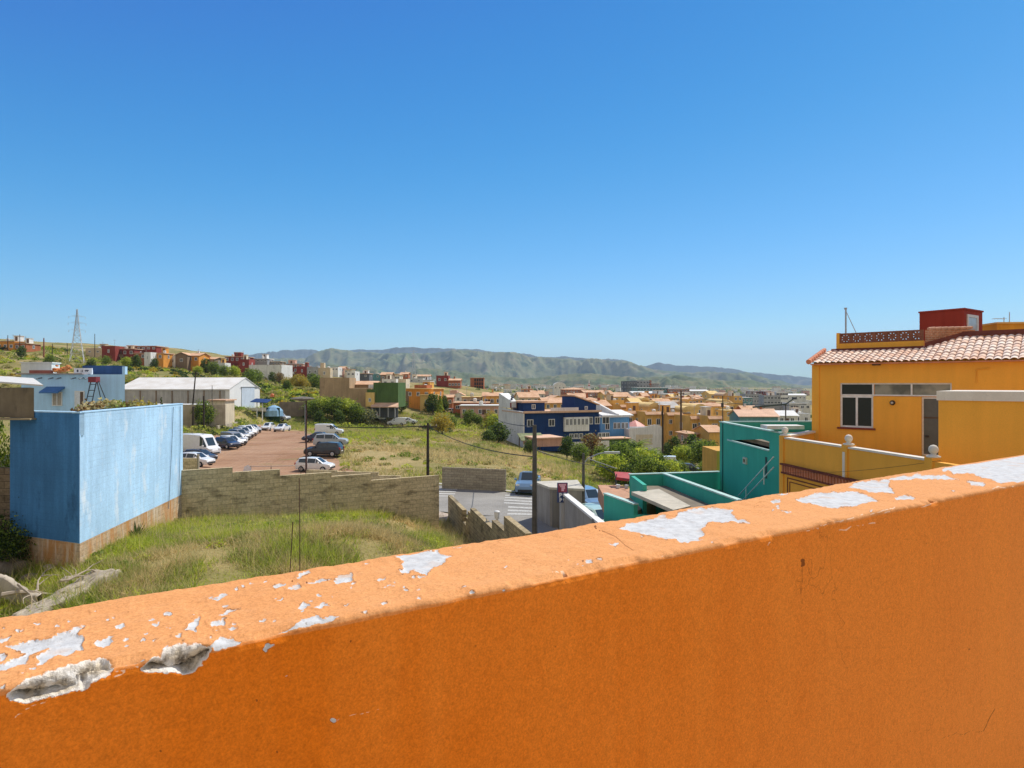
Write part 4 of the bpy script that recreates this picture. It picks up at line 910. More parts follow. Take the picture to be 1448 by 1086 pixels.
# sign post
sp = thing('street_sign', (3.15, 40., -10.2), 'pink and navy sign panel on a pale square post beside the grey garage', 'sign', yaw=.05)
mb = MB(); mb.box(-.13, .2, -.1, .2, 0, 2.95); mb.build('post', [paint('post_pale', (.55, .54, .52), .1)], sp)
mb = MB(); mb.box(-.33, .33, -.17, -.11, 2.78, 4.02); mb.build('panel', [plain('navy_panel', (.045, .075, .19), .5)], sp)
mb = MB(); mb.quad((-.28, -.175, 3.42), (.28, -.175, 3.42), (.28, -.175, 3.98), (-.28, -.175, 3.98)); mb.build('pink_field', [plain('sign_maroon', (.26, .035, .07), .5)], sp)
mb = MB(); y_ = -.18; pk = 0
for (xa, xb, za, zb) in ((-.22, .22, 3.84, 3.95), (-.16, .16, 3.74, 3.835), (-.07, .09, 3.50, 3.735), (.09, .16, 3.62, 3.735)): mb.quad((xa, y_, za), (xb, y_, za), (xb, y_, zb), (xa, y_, zb))
mb.build('emblem', [plain('sign_pink', (.80, .42, .50), .5)], sp)


def text(name, s_, size, parent, m, loc, rot=(pi / 2, 0, 0), bold=.0):
    cu = bpy.data.curves.new(name, 'FONT'); cu.body = s_; cu.size = size; cu.extrude = .003; cu.offset = bold; cu.align_x = 'CENTER'; to = bpy.data.objects.new(name, cu); COL.objects.link(to)
    bpy.context.view_layer.update(); me = bpy.data.meshes.new_from_object(to.evaluated_get(bpy.context.evaluated_depsgraph_get())); bpy.data.objects.remove(to)
    me.materials.clear(); me.materials.append(m); o = link(name, me, parent, loc); o.rotation_euler = rot; return o


LW = plain('lettering_white', (.80, .81, .84), .5)
text('letter', 'P', .36, sp, LW, (-.13, -.178, 3.12), bold=.02); text('letter', 'S', .36, sp, LW, (.14, -.178, 3.12), bold=.02); text('letter', 'P', .30, sp, LW, (-.12, -.178, 2.84), bold=.02); mb = MB(); mb.box(.05, .22, -.182, -.175, 2.86, 2.92); mb.box(.05, .13, -.182, -.175, 2.93, 3.04); mb.build('mark', [LW], sp)

# ---- turquoise house along the street
TUR = paint('turquoise_render', (.055, .40, .30), .10, .5, .06, ((.04, .30, .23), .66), bump=.2); TURL = paint('pale_turquoise_cap', (.45, .62, .58), .1, 2.)
h = thing('turquoise_house', (11.85, 28., -10.5), 'turquoise house with stepped roof terraces and pale copings, between the street and the yellow house', 'house')
t = lambda x, y: (x - 11.85, y - 28.); Z = 10.5
mb = MB()
# street face of the tall block, with the slot-shaped roofless recess left open
yz = lambda y, z: (0., y - 28., z + Z)
yA, yC, zc = 34.9, 29.3, -3.08
mb.add([yz(36.3, -10.4), yz(28, -10.4), yz(28, -2.18), yz(36.3, -2.18), yz(yA, zc), yz(yC, zc), yz(yC, zc + .42), yz(30.2, zc + .46)], [(0, 1, 5, 4), (0, 4, 7, 3), (1, 2, 6, 5), (2, 3, 7, 6)])
mb.prism([t(11.86, 28.), t(19., 28.6), t(19., 28.85), t(11.86, 28.25)], 0, Z - 2.18); mb.prism([t(11.86, 36.05), t(19.5, 36.6), t(19.5, 36.85), t(11.86, 36.3)], 0, Z - 2.18)
mb.prism([t(19., 28.6), t(19.3, 28.6), t(19.8, 36.85), t(19.5, 36.85)], 0, Z - 2.18)
mb.add([yz(36.05, -2.9)[:0] + (.18, 36.05 - 28, Z - 2.6), (.18, .25, Z - 2.6), (.18, .25, Z - 2.18), (.18, 8.05, Z - 2.18)], [(3, 2, 1, 0)])
mb.build('wall', [TUR], h)
mb = MB(); mb.prism([t(12.05, 28.3), t(18.98, 28.85), t(19.4, 36.6), t(12.05, 36.)], Z - 2.95, Z - 2.75); mb.build('roof', [paint('brown_roof', (.22, .16, .11), .2, 1.)], h)
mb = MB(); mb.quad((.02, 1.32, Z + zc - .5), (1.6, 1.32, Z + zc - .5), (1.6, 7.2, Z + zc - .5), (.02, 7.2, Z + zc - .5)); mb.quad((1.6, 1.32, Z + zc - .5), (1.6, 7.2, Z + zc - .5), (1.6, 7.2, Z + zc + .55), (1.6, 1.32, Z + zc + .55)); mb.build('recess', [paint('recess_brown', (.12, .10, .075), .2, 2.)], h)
mb = MB(); cp_ = lambda p0, p1, w_=.24, z0=-2.18: mb.wall(t(*p0), t(*p1), w_, Z + z0, Z + z0 + .06)
cp_((11.80, 36.32), (11.80, 28.0), .24); cp_((19.5, 36.85), (11.82, 36.33), -.05 + .3); mb.wall((-.05, yA - 28), (-.05, yC - 28), .14, Z + zc - .02, Z + zc + .05); mb.wall(t(11.9, 34.9), t(14.2, 36.0), .14, Z + zc + .0, Z + zc + .07); mb.build('coping', [TURL], h)
mb = MB(); mb.box(-.035, -.0, 7.7, 7.8, .4, Z - 2.2); mb.build('drain_pipe', [paint('pipe_teal', (.02, .12, .11))], h)
mb = MB(); mb.box(-.09, -.0, 4.05, 4.45, Z - 4.05, Z - 3.72); mb.build('wall_lamp', [plain('lamp_cream', (.55, .55, .45))], h); mb = MB(); mb.box(-.10, -.09, 4.15, 4.35, Z - 3.97, Z - 3.8); mb.build('lamp_glass', [GLASS], bpy.data.objects['wall_lamp'])
mb = MB(); mb.box(-.02, .0, 1.55, 1.75, Z - 4.4, Z - 3.4); mb.build('slit_window', [plain('slit_dark', (.01, .05, .05))], h)
# low terrace walls
mb = MB(); mb.wall(t(11.9, 36.45), t(6.6, 35.35), -.2, 2, Z - 5.06); mb.wall(t(8.45, 35.6), t(9.75, 27.4), .2, 2., Z - 5.06); mb.wall(t(4.9, 33.95), t(5.92, 30.95), .22, 0, Z - 5.88); mb.wall(t(5.92, 30.95), t(8.2, 30.4), .2, 0, Z - 6.35); mb.wall(t(6.6, 35.3), t(6.62, 32.2), .2, 2, Z - 5.1)
mb.build('terrace_wall', [TUR], h)
mb = MB(); mb.wall(t(11.92, 36.42), t(6.55, 35.31), -.26, Z - 5.06, Z - 5.00); mb.wall(t(8.42, 35.6), t(9.72, 27.4), .26, Z - 5.055, Z - 4.99); mb.wall(t(4.86, 33.98), t(5.9, 30.9), .28, Z - 5.88, Z - 5.81); mb.build('terrace_coping', [TURL], h)
mb = MB(); mb.prism([t(8.6, 35.4), t(9.85, 27.5), t(11.84, 27.6), t(11.84, 36.2)], Z - 6.2, Z - 6.0); mb.build('floor_slab', [paint('teal_floor', (.05, .14, .12), .2, 1.)], h)
mb = MB(); mb.prism([t(6.0, 32.0), t(6.95, 27.4), t(7.95, 28.3), t(7.6, 32.9)], Z - 5.58, Z - 5.42); mb.build('canopy_slab', [paint('canopy_grey', (.50, .45, .36), .15, 1.)], h)
mb = MB(); mb.prism([t(7.62, 32.8), t(7.98, 28.3), t(9.5, 27.4), t(8.5, 35.2), t(6.8, 35.2)], Z - 5.75, Z - 5.63); mb.build('canopy_deck', [paint('deck_brown', (.20, .165, .12), .2, 1.)], h)
hr = plain('rail_steel', (.62, .66, .66), .4, .2); 
for dz in (0, -.45):
    mb = MB(); mb.tube([(-.55, -.5, Z - 3.15 + dz), (-.5, 3.9, Z - 5.6 + dz)], .03, 6); mb.build('handrail', [hr], h)
for k in (.25, .75):
    mb = MB(); y_ = -.5 + 4.4 * k; z_ = Z - 3.15 - 2.45 * k; mb.tube([(-.53, y_, z_), (-.53, y_, z_ - .75)], .025, 6); mb.build('rail_post', [hr], h)
# patio beyond, with the red shade and clutter
mb = MB(); mb.prism([(5.1, 34.2), (6.0, 31.2), (8.0, 35.4), (6.8, 40.), (5.4, 40.)], -7.3, -6.35); tag(mb.build('tiled_patio', [paint('patio_tile', (.50, .27, .16), .12, 2.)]), 'terracotta paved patio behind the front turquoise wall', 'patio')
o = thing('red_awning', (6.95, 39.6, -6.35), 'small red canvas awning over clutter behind the turquoise walls', 'awning'); mb = MB(); mb.add([(-.55, -.4, .62), (.45, -.45, .50), (.55, .4, .78), (-.5, .45, .84), (-.56, -.42, .45), (.45, -.48, .34)], [(0, 1, 2, 3), (0, 4, 5, 1)]); mb.build('canvas', [plain('red_canvas', (.40, .035, .045), .7)], o)
for x_, y_ in ((-.5, -.35), (.4, -.4), (.5, .35), (-.45, .4)):
    mb = MB(); mb.tube([(x_, y_, -.3), (x_, y_, .8)], .03, 5); mb.build('pole', [plain('dark_steel', (.05, .05, .05))], o)
for i, (dx, dy, c, nm) in enumerate(((-.5, -.6, (.6, .6, .62), 'white plastic bucket'), (0, -.7, (.5, .5, .52), 'grey box'), (.4, -.8, (.62, .5, .35), 'brown carton'), (.85, -.3, (.7, .66, .6), 'cream tub'))):
    mb = MB(); mb.lathe([(.08, 0), (.11, .02), (.13, .22), (.12, .235), (.02, .2)], 8 if i != 1 else 4); o = mb.build('tub', [plain('tub_%s' % nm.split()[0], c)], loc=(6.95 + dx, 39.3 + dy, -6.35)); tag(o, nm + ' in the clutter below the red awning', 'container')
mb = MB(); mb.prism([(13.3, 40), (15.2, 40.2), (15.2, 43), (13.3, 43)], -14, -5.) ; tag(mb.build('ochre_outhouse', [paint('ochre_wall', (.62, .33, .06), .1, 1.)]), 'plain ochre outhouse wall just left of the tall turquoise block', 'building')
bpy.data.objects['ochre_outhouse'].location = (-.75, -1.0, .9)
# ------------------------------------------------------------------ the yellow house on the right
YELW = paint('ochre_render', (.86, .415, .055), .06, .5, .05, bump=.15); COPW = paint('chalk_coping', (.70, .65, .56), .08, 2., .05, ((.42, .38, .32), .66)); REDB = paint('oxide_red', (.22, .055, .03), .15, 3.)
ya = atan2(-.66, .752); h = thing('yellow_house', (12.8, 27., -10.5), 'ochre yellow house with clay tiled eave, white framed window, grey door and red stair tower', 'house', yaw=ya); Z = 10.5
D0, D1, WL = 3.88, 4.74, 13.
mb = MB()       # facade with the door and window openings left out
zs = lambda z: z + Z
wx0, wx1, wz0, wz1, tx1, tz0 = 1.02, 2.24, zs(-1.78), zs(.04), 4.85, zs(-.50)
Q = lambda xa, xb, za, zb: mb.quad((xa, 0, za), (xb, 0, za), (xb, 0, zb), (xa, 0, zb))
Q(0, wx0, 0, zs(.93)); Q(wx0, wx1, 0, wz0); Q(wx1, D0, 0, tz0); Q(D0, D1, 0, zs(-2.75)); Q(D1, WL, 0, tz0); Q(tx1, WL, tz0, zs(.93)); Q(wx0, tx1, wz1, zs(.93))
mb.quad((wx0, .2, wz1), (tx1, .2, wz1), (tx1, 0, wz1), (wx0, 0, wz1)); mb.quad((wx0, 0, wz0), (wx1, 0, wz0), (wx1, .2, wz0), (wx0, .2, wz0)); mb.quad((wx0, 0, wz0), (wx0, .2, wz0), (wx0, .2, wz1), (wx0, 0, wz1)); mb.quad((wx1, .2, wz0), (wx1, 0, wz0), (wx1, 0, tz0), (wx1, .2, tz0))
mb.quad((tx1, .2, tz0), (tx1, 0, tz0), (tx1, 0, wz1), (tx1, .2, wz1)); mb.quad((D0, 0, zs(-2.75)), (D0, .25, zs(-2.75)), (D0, .25, tz0), (D0, 0, tz0)); mb.quad((D1, .25, zs(-2.75)), (D1, 0, zs(-2.75)), (D1, 0, tz0), (D1, .25, tz0))
mb.quad((wx1, 0, tz0), (D0, 0, tz0), (D0, .2, tz0), (wx1, .2, tz0)); mb.quad((D1, 0, tz0), (tx1, 0, tz0), (tx1, .2, tz0), (D1, .2, tz0))
mb.quad((0, 9, 0), (0, 0, 0), (0, 0, zs(.93)), (0, 9, zs(.93))); mb.quad((WL, 0, 0), (WL, 9, 0), (WL, 9, zs(.93)), (WL, 0, zs(.93))); mb.quad((WL, 9, 0), (0, 9, 0), (0, 9, zs(.93)), (WL, 9, zs(.93)))
mb.build('wall', [YELW], h)
mb = MB(); mb.box(-.06, .22, -.05, .0, 3, zs(.84)); mb.box(-.06, -.0, .002, .3, 3, zs(.84)); mb.build('corner_pilaster', [YELW], h)
wn_ = frame(MB(), wx0, wx1, wz0, zs(-.48), y=.06, t=.075, d=.07, mull=((wx0 + wx1) / 2,)).build('window', [WF], h); mb = MB(); mb.quad((wx0 + .03, .11, wz0 + .03), (wx1 - .03, .11, wz0 + .03), (wx1 - .03, .11, zs(-.5)), (wx0 + .03, .11, zs(-.5))); mb.build('pane', [GLASS], wn_)
mb = MB(); mb.box(wx0 - .1, wx1 + .08, -.06, .1, wz0 - .07, wz0 + .004); mb.build('sill', [REDB], wn_)
tr = frame(MB(), wx0, tx1, zs(-.475), wz1, y=.05, t=.055, d=.07, mull=(wx1 - .02, 3.55)).build('transom_window', [WF], h)
gq = NT('dusty_glass'); gg = gq.fin(gq.mix(gq.mapr(gq.noise(gq.pos(), 1.3, 3), .4, .6), (.10, .10, .07), (.28, .27, .20)), .25, .5)
for xa, xb, m_ in ((wx0, wx1, GLASS), (wx1, 3.55, gg), (3.55, tx1, gg)):
    mb = MB(); mb.quad((xa + .03, .10, zs(-.45)), (xb - .03, .10, zs(-.45)), (xb - .03, .10, wz1 - .02), (xa + .03, .10, wz1 - .02)); mb.build('pane', [m_], tr)
dr = frame(MB(), D0, D1, zs(-2.75), tz0 - .005, y=.12, t=.06, d=.08).build('door', [WF], h); mb = MB(); mb.box(D0 + .06, D1 - .06, .16, .20, zs(-2.75), zs(-.56)); mb.build('leaf', [plain('grey_door', (.11, .12, .11), .5)], dr)
mb = MB(); mb.box(D0 + .06, D1 - .06, .145, .158, zs(-1.32), zs(-1.26)); mb.build('rail', [plain('brown_rail', (.10, .06, .035))], dr)
mb = MB(); mb.lathe([(.06, -.03), (.06, .03), (.02, .05)], 10); o = mb.build('handle', [plain('iron', (.04, .035, .03), .5)], dr, loc=(D0 + .17, .13, zs(-2.0))); o.rotation_euler = (pi / 2, 0, 0); o.scale = (1.2, .7, 1)
mb = MB(); mb.lathe([(.10, 0), (.10, .03), (.085, .05), (.07, .10), (.02, .12)], 12); o = mb.build('wall_lamp', [plain('iron', (.04, .035, .03), .5)], h, loc=(2.92, 0, zs(-.74))); o.rotation_euler = (pi / 2, 0, 0); mb = MB(); mb.lathe([(.05, .125), (.045, .15), (.01, .16)], 10); mb.build('lamp_glass', [plain('lamp_milk', (.5, .48, .42), .4)], o)
mb = MB(); mb.tube([(5.6, -.03, zs(.05)), (5.6, -.03, zs(.54)), (6.0, -.03, zs(.56))], .022, 6); mb.build('conduit', [YELW], h)
mb = MB(); mb.box(2.22, 2.5, -.10, 0, zs(.74), zs(.85)); mb.build('eave_bracket', [plain('brown_rail', (.1, .06, .035))], h)
# clay tile roof: barrel tiles with stepped courses
nx, ny = 900, 84; xs = np.linspace(-.05, WL, nx); kk = np.linspace(0, 1, ny); X, K2 = np.meshgrid(xs, kk)
run = np.where(X < 3.7, 2.25, 2.25 + np.clip((X - 3.7) / 1.2, 0, 1) * .5); rise = np.where(X < 3.7, .58, .58 + np.clip((X - 3.7) / 1.2, 0, 1) * .42)
Ylc = -.28 + run * K2; cou = Ylc / .33; ph = X / .235
prof_ = np.abs(np.sin(pi * ph)) ** .75 * .068; step = (1 - (cou % 1)) * .035; jit = (vnoise(np.floor(ph), np.floor(cou), 3) - .5) * .022
Zl = .84 + Z + rise * K2 + prof_ + step + jit
# pan between barrels sits lower: cut
idx = np.arange(nx * ny).reshape(ny, nx); fq = np.stack([idx[:-1, :-1], idx[:-1, 1:], idx[1:, 1:], idx[1:, :-1]], -1).reshape(-1, 4)
q = NT('clay_tile'); o_ = q.obj(); s = q.n('SeparateXYZ'); q.set(s.inputs[0], o_); fx = q.math('FLOOR', q.math('DIVIDE', s.outputs[0], .235)); fy = q.math('FLOOR', q.math('DIVIDE', q.math('ADD', s.outputs[1], 0.0), .33)); cb_ = q.n('CombineXYZ'); q.set(cb_.inputs[0], fx); q.set(cb_.inputs[1], fy)
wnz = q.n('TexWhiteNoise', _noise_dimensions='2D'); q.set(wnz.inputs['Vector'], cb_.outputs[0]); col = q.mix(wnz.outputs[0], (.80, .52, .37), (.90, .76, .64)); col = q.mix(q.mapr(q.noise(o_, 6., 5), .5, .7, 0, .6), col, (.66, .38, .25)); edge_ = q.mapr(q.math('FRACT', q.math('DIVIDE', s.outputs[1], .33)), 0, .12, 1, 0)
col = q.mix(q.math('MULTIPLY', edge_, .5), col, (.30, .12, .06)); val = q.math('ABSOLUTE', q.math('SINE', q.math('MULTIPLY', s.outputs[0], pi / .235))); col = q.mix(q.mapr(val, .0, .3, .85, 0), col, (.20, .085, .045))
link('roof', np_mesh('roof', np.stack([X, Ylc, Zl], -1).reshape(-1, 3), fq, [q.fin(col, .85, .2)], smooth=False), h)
CLAY = paint('clay', (.58, .22, .12), .2, 4.); MAR = paint('maroon_band', (.16, .045, .03), .2, 4.)
mb = MB(); mb.box(-.05, WL, -.30, -.02, Z + .80, Z + .845); mb.build('eave_board', [CLAY], h)
for t0 in range(8):
    mb = MB(); k0, k1 = t0 / 8, (t0 + 1.08) / 8; mb.tube([(-.12, -.3 + 2.3 * k0, Z + .93 + .58 * k0), (-.12, -.3 + 2.3 * k1, Z + .95 + .58 * k1)], [.11, .085], 8); mb.build('verge_tile', [CLAY], h)
mb = MB(); mb.add([(.1, 1.95, Z + 1.36), (3.75, 1.95, Z + 1.36), (3.75, 2.28, Z + 1.58), (.1, 2.28, Z + 1.58)], [(0, 1, 2, 3)]); mb.add([(4.95, 2.42, Z + 1.74), (WL, 2.42, Z + 1.80), (WL, 2.52, Z + 1.98), (4.95, 2.52, Z + 1.90)], [(0, 1, 2, 3)]); fp = [(3.72, 2.0, Z + 1.50), (4.9, 2.50, Z + 1.92), (WL, 2.50, Z + 1.92)]
for p0_, p1_ in zip(fp[:-1], fp[1:]): mb.add([p0_, p1_, (p1_[0], p1_[1] + .03, p1_[2] + .17), (p0_[0], p0_[1] + .03, p0_[2] + .20)], [(0, 1, 2, 3)])
mb.build('flashing', [MAR], h)
mb = MB(); mb.box(.42, 3.62, 2.3, 2.55, Z + 1., Z + 1.80); mb.box(.30, .42, 2.28, 2.57, Z + 1, Z + 2.28); mb.box(4.6, WL, 2.54, 2.8, Z + 1., Z + 1.86); mb.build('roof_parapet', [YELW], h)
mb = MB(); lx = .42; TB = .455        # pierced screen blocks with a star of openings
for i in range(7):
    x0_ = lx + i * TB; mb.box(x0_, x0_ + TB - .006, 2.34, 2.44, Z + 1.80, Z + 1.835); mb.box(x0_, x0_ + TB - .006, 2.34, 2.44, Z + 2.22, Z + 2.26); mb.box(x0_, x0_ + .035, 2.34, 2.44, Z + 1.835, Z + 2.22); mb.box(x0_ + TB - .04, x0_ + TB - .006, 2.34, 2.44, Z + 1.835, Z + 2.22)
    cx_, cz_ = x0_ + TB / 2, Z + 2.03
    for j in range(8):
        an = j * pi / 4; ca_, sa_ = cos(an), sin(an); wv = .038; r0, r1 = .02, .225
        p_ = [(cx_ + ca_ * r0 - sa_ * wv, cz_ + sa_ * r0 + ca_ * wv), (cx_ + ca_ * r0 + sa_ * wv, cz_ + sa_ * r0 - ca_ * wv), (cx_ + ca_ * r1 + sa_ * wv, cz_ + sa_ * r1 - ca_ * wv), (cx_ + ca_ * r1 - sa_ * wv, cz_ + sa_ * r1 + ca_ * wv)]
        vs = [(x, 2.35 + .002 * j, z) for x, z in p_] + [(x, 2.43 - .002 * j, z) for x, z in p_]; mb.add(vs, [(0, 1, 2, 3), (7, 6, 5, 4), (0, 4, 5, 1), (1, 5, 6, 2), (2, 6, 7, 3), (3, 7, 4, 0)])
    for sx_, sz_ in ((-1, -1), (1, -1), (-1, 1), (1, 1)): mb.box(cx_ + sx_ * .165 - .05, cx_ + sx_ * .165 + .05, 2.356, 2.425, cz_ + sz_ * .155 - .05, cz_ + sz_ * .155 + .05)
    for j in range(8):
        an = j * pi / 4 + pi / 8; cxx, czz = cx_ + .20 * cos(an), cz_ + .20 * sin(an); mb.box(cxx - .036, cxx + .036, 2.352, 2.43, czz - .036, czz + .036)
    mb.box(cx_ - .06, cx_ + .06, 2.354, 2.428, cz_ - .06, cz_ + .06)
mb.build('lattice_screen', [paint('screen_brown', (.24, .095, .055), .2, 5.)], h)
BRK = blocks('red_brick', (.42, .16, .08), (.50, .22, .11), (.52, .33, .22), (.3, .12, .07), .25, .075, .6)
mb = MB(); mb.prism([(3.66, 2.36), (3.9, 2.36), (5.2, 3.9), (4.96, 3.9)], Z + 1.7, [Z + 2.24, Z + 2.24, Z + 2.26, Z + 2.26]); b_ = mb.build('brick_parapet', [BRK], h)
for i in range(7):
    k0 = i / 7; k1 = (i + 1.05) / 7; mb = MB(); mb.tube([(3.78 + 1.3 * k0, 2.36 + 1.54 * k0, Z + 2.27 + .06 * k0), (3.78 + 1.3 * k1, 2.36 + 1.54 * k1, Z + 2.30 + .06 * k1)], [.075, .06], 8); mb.build('cap_tile', [paint('clay_light', (.62, .34, .22), .2, 4.)], b_)
# red stair tower
c_ = P(1363, 475, 29.) ; c_.z = 0
ex, ey = Vector((.752, -.66, 0)), Vector((.66, .752, 0)); rel_ = c_ - Vector((12.8, 27, 0)); cx_, cy_ = rel_.dot(ex), rel_.dot(ey)
REDR = paint('red_render', (.34, .045, .025), .10, 1.)
mb = MB(); mb.box(-1.85, 0, 0, 2.1, Z + 1.2, Z + 3.40); tw = mb.build('stair_tower', [REDR], h, loc=(cx_, cy_, 0)); tw.rotation_euler = (0, 0, R(-14))
mb = MB(); mb.box(-1.89, .04, -.04, 2.14, Z + 3.40, Z + 3.47); mb.build('tower_cap', [REDR], tw)
fr = MB()
for (ya_, yb_, za, zb) in ((.30, .42, 1.4, 3.2), (1.38, 1.52, 1.4, 3.2), (.42, 1.38, 3.08, 3.2)): fr.box(.0, .05, ya_, yb_, Z + za, Z + zb)
fr.build('tower_door', [WF], tw); mb = MB(); mb.box(.0, .025, .42, 1.38, Z + 1.4, Z + 3.08); mb.build('tower_glass', [plain('frosted', (.42, .52, .60), .2)], tw)
# antenna mast
m0 = ground(1196, 29.2); o = thing('antenna_mast', (m0.x, 29.2, 2.0), 'thin grey antenna mast with a stay wire on the tiled roof of the yellow house', 'antenna'); st = plain('galvanised', (.38, .39, .42), .5)
mb = MB(); mb.tube([(0, 0, -.4), (0, 0, 1.5)], .035, 6); mb.build('mast', [st], o); mb = MB(); mb.tube([(.02, 0, 1.32), (.62, .15, .22)], .016, 5); mb.build('stay_wire', [st], o); mb = MB(); mb.box(-.07, .05, -.02, .02, 1.42, 1.5); mb.build('clamp', [st], o)
# ochre rooftop room behind, with aerial
p0 = P(1410, 477, 31.); o = thing('rooftop_room', (p0.x, 31., .95), 'plain bright orange rooftop room at the far right behind the red stair tower', 'building'); mb = MB(); mb.prism([(0, 0), (5, -.6), (5.4, 3), (.3, 3.2)], 0, 1.98); mb.build('wall', [paint('bright_orange', (.70, .33, .04), .08, 1.)], o)
mb = MB(); mb.prism([(-.06, -.06), (5, -.68), (5.4, 3.1), (.25, 3.26)], 1.98, 2.06); mb.build('cap', [paint('orange_cap', (.74, .48, .16), .08)], o)
o = thing('aerial', (p0.x + .72, 31.5, 2.97), 'small television aerial on the orange rooftop room', 'antenna'); mb = MB(); mb.tube([(0, 0, -.1), (0, 0, .34)], .02, 5); mb.build('mast', [st], o); mb = MB(); mb.tube([(-.55, 0, .26), (.05, 0, .26)], .014, 5); [mb.tube([(-.5 + .13 * i, -.15, .26), (-.5 + .13 * i, .15, .26)], .010, 4) for i in range(5)]; mb.build('array', [st], o)
mb = MB(); mb.tube([(.35, .1, -.1), (.35, .1, .6)], .02, 5); mb.build('second_mast', [st], o)
# terrace parapet of the yellow house, with ball finials
T0, T1 = (10.2, 24.), (11.1, 16.9); L3 = sqrt(.9 ** 2 + 7.1 ** 2)
t = thing('terrace_parapet', (T0[0], T0[1], -2.05), 'ochre terrace wall with white coping and ball finials before the yellow house', 'wall', yaw=atan2(T1[1] - T0[1], T1[0] - T0[0]))
mb = MB(); mb.box(0, L3 + 3, 0, .2, -8.5, 0); mb.build('wall', [YELW], t)
sm = seg_at(T0, T1, 1196); sp_ = [0, sm, L3]
mb = MB()
for a_, b_ in ((.16, sm - .14), (sm + .14, L3 - .14)): mb.box(a_, b_, -.03, .23, 0, .06)
mb.build('coping', [COPW], t)
for k, s_ in enumerate(sp_):
    mb = MB(); mb.box(s_ - .13, s_ + .13, -.06, .26, -8.45 if k == 0 else -1.0, .10); po = mb.build('post', [YELW], t)
    mb = MB(); mb.lathe([(.17, .10), (.17, .14), (.07, .17), (.06, .20), (.085, .22), (.115, .27), (.12, .32), (.10, .38), (.06, .42), (.01, .435)], 16, (s_, .1, 0)); mb.build('ball_finial', [COPW], po, smooth=True)
mb = MB(); mb.box(sm - .055, sm + .055, -.085, -.062, -.95, -.12); mb.build('white_strip', [COPW], t)
mb = MB(); mb.box(0.05, L3 + 3, -.14, -.0, -.98, -.92); mb.box(0.05, L3 + 3, -.10, -.0, -1.30, -1.24); mb.build('moulding', [MAR], t)
mb = MB(); n_ = int((L3 + 2) / .16)
for i in range(n_): mb.prism([(.1 + i * .16, -.09), (.19 + i * .16, -.11), (.21 + i * .16, 0), (.1 + i * .16, 0)], -1.235, -.985)
mb.build('dentil_band', [CLAY], t)
mb = MB(); fr_ = frame(MB(), .35, 3.6, -3.2, -1.42, y=-.025, t=.035, d=.025); fr_.build('panel_moulding', [MAR], t); frame(MB(), .5, 3.45, -3.2, -1.55, y=-.025, t=.025, d=.025).build('panel_moulding', [MAR], t)
t2 = thing('return_parapet', (10.25, 24.15, -2.05), 'short ochre parapet with white coping joining the terrace corner post to the yellow house', 'wall', yaw=atan2(2.75, 2.45)); mb = MB(); mb.box(.15, 3.6, -.1, .1, -8.4, .0); mb.build('wall', [YELW], t2); mb = MB(); mb.box(.15, 3.62, -.15, .15, .0, .08); mb.build('coping', [COPW], t2)
o = thing('white_ledge', (12.3, 28.6, -2.02), 'small white ledge slab peeking out behind the terrace corner of the yellow house', 'slab'); mb = MB(); mb.box(-.9, .75, -.2, .6, 0, .16); mb.build('slab', [WHITE], o)
mb = MB(); mb.prism([(10.4, 23.9), (11.25, 16.9), (12., 12.), (22, 12), (21.5, 18.5), (12.9, 26.7)], -3.0, -2.76); tag(mb.build('house_terrace', [paint('terrace_screed', (.74, .56, .34), .15, 1.)]), kind='structure')
# higher yellow block with a broad white coping, right edge
t = thing('yellow_annex', (12.06, 18., -10.5), 'ochre annex wall with a broad white coping, in front of the grey door at right', 'building', yaw=ya)
mb = MB(); mb.box(0, 6, 0, 4., 0, 10.5 - .46); mb.build('wall', [YELW], t); mb = MB(); mb.box(-.04, 6.05, -.05, 4.05, 10.04, 10.30); mb.build('coping', [COPW], t)
# ------------------------------------------------------------------ town houses
PAL = dict(ochre=(.74, .43, .11), yellow=(.80, .54, .19), orange=(.72, .30, .05), tan=(.42, .29, .165), white=(.76, .75, .72), cream=(.70, .60, .44), red=(.25, .045, .032), rust=(.42, .14, .06), navy=(.012, .042, .15), blue=(.13, .33, .60), pink=(.62, .36, .27), grey=(.36, .36, .36), dgrey=(.12, .13, .145),
           green=(.085, .15, .042), brown=(.24, .17, .11), pale=(.60, .60, .57), beige=(.58, .47, .32), teal=(.12, .28, .30))
def PW(n): return paint('town_' + n, PAL[n], .14, .35, .14, (tuple(c * .55 for c in PAL[n]), .60), bump=0, fine=6.)
XR = random.Random(11)
q = NT('terracotta_roof'); p = q.obj(); wv = q.n('TexWave', Scale=2.2, Distortion=.4); q.set(wv.inputs['Vector'], p); c = q.mix(q.mapr(q.noise(q.pos(), .5, 5), .35, .65), (.58, .34, .19), (.73, .49, .32)); c = q.mix(q.mapr(wv.outputs[1], .0, .35, .6, 0), c, (.34, .15, .085)); ROOF = q.fin(c, .9, .15)
ROOFS = dict(tile=ROOF, grey=paint('roof_grey', (.46, .44, .41), .15, .6), pink=paint('roof_pink', (.67, .43, .29), .12, .6), white=paint('roof_white', (.72, .71, .68), .08, .6), tan=paint('roof_tan', (.60, .44, .28), .12, .6), yel=paint('roof_yellow', (.76, .54, .22), .1, .6))
WPANE = plain('town_pane', (.035, .04, .05), .25)
WIN = {}


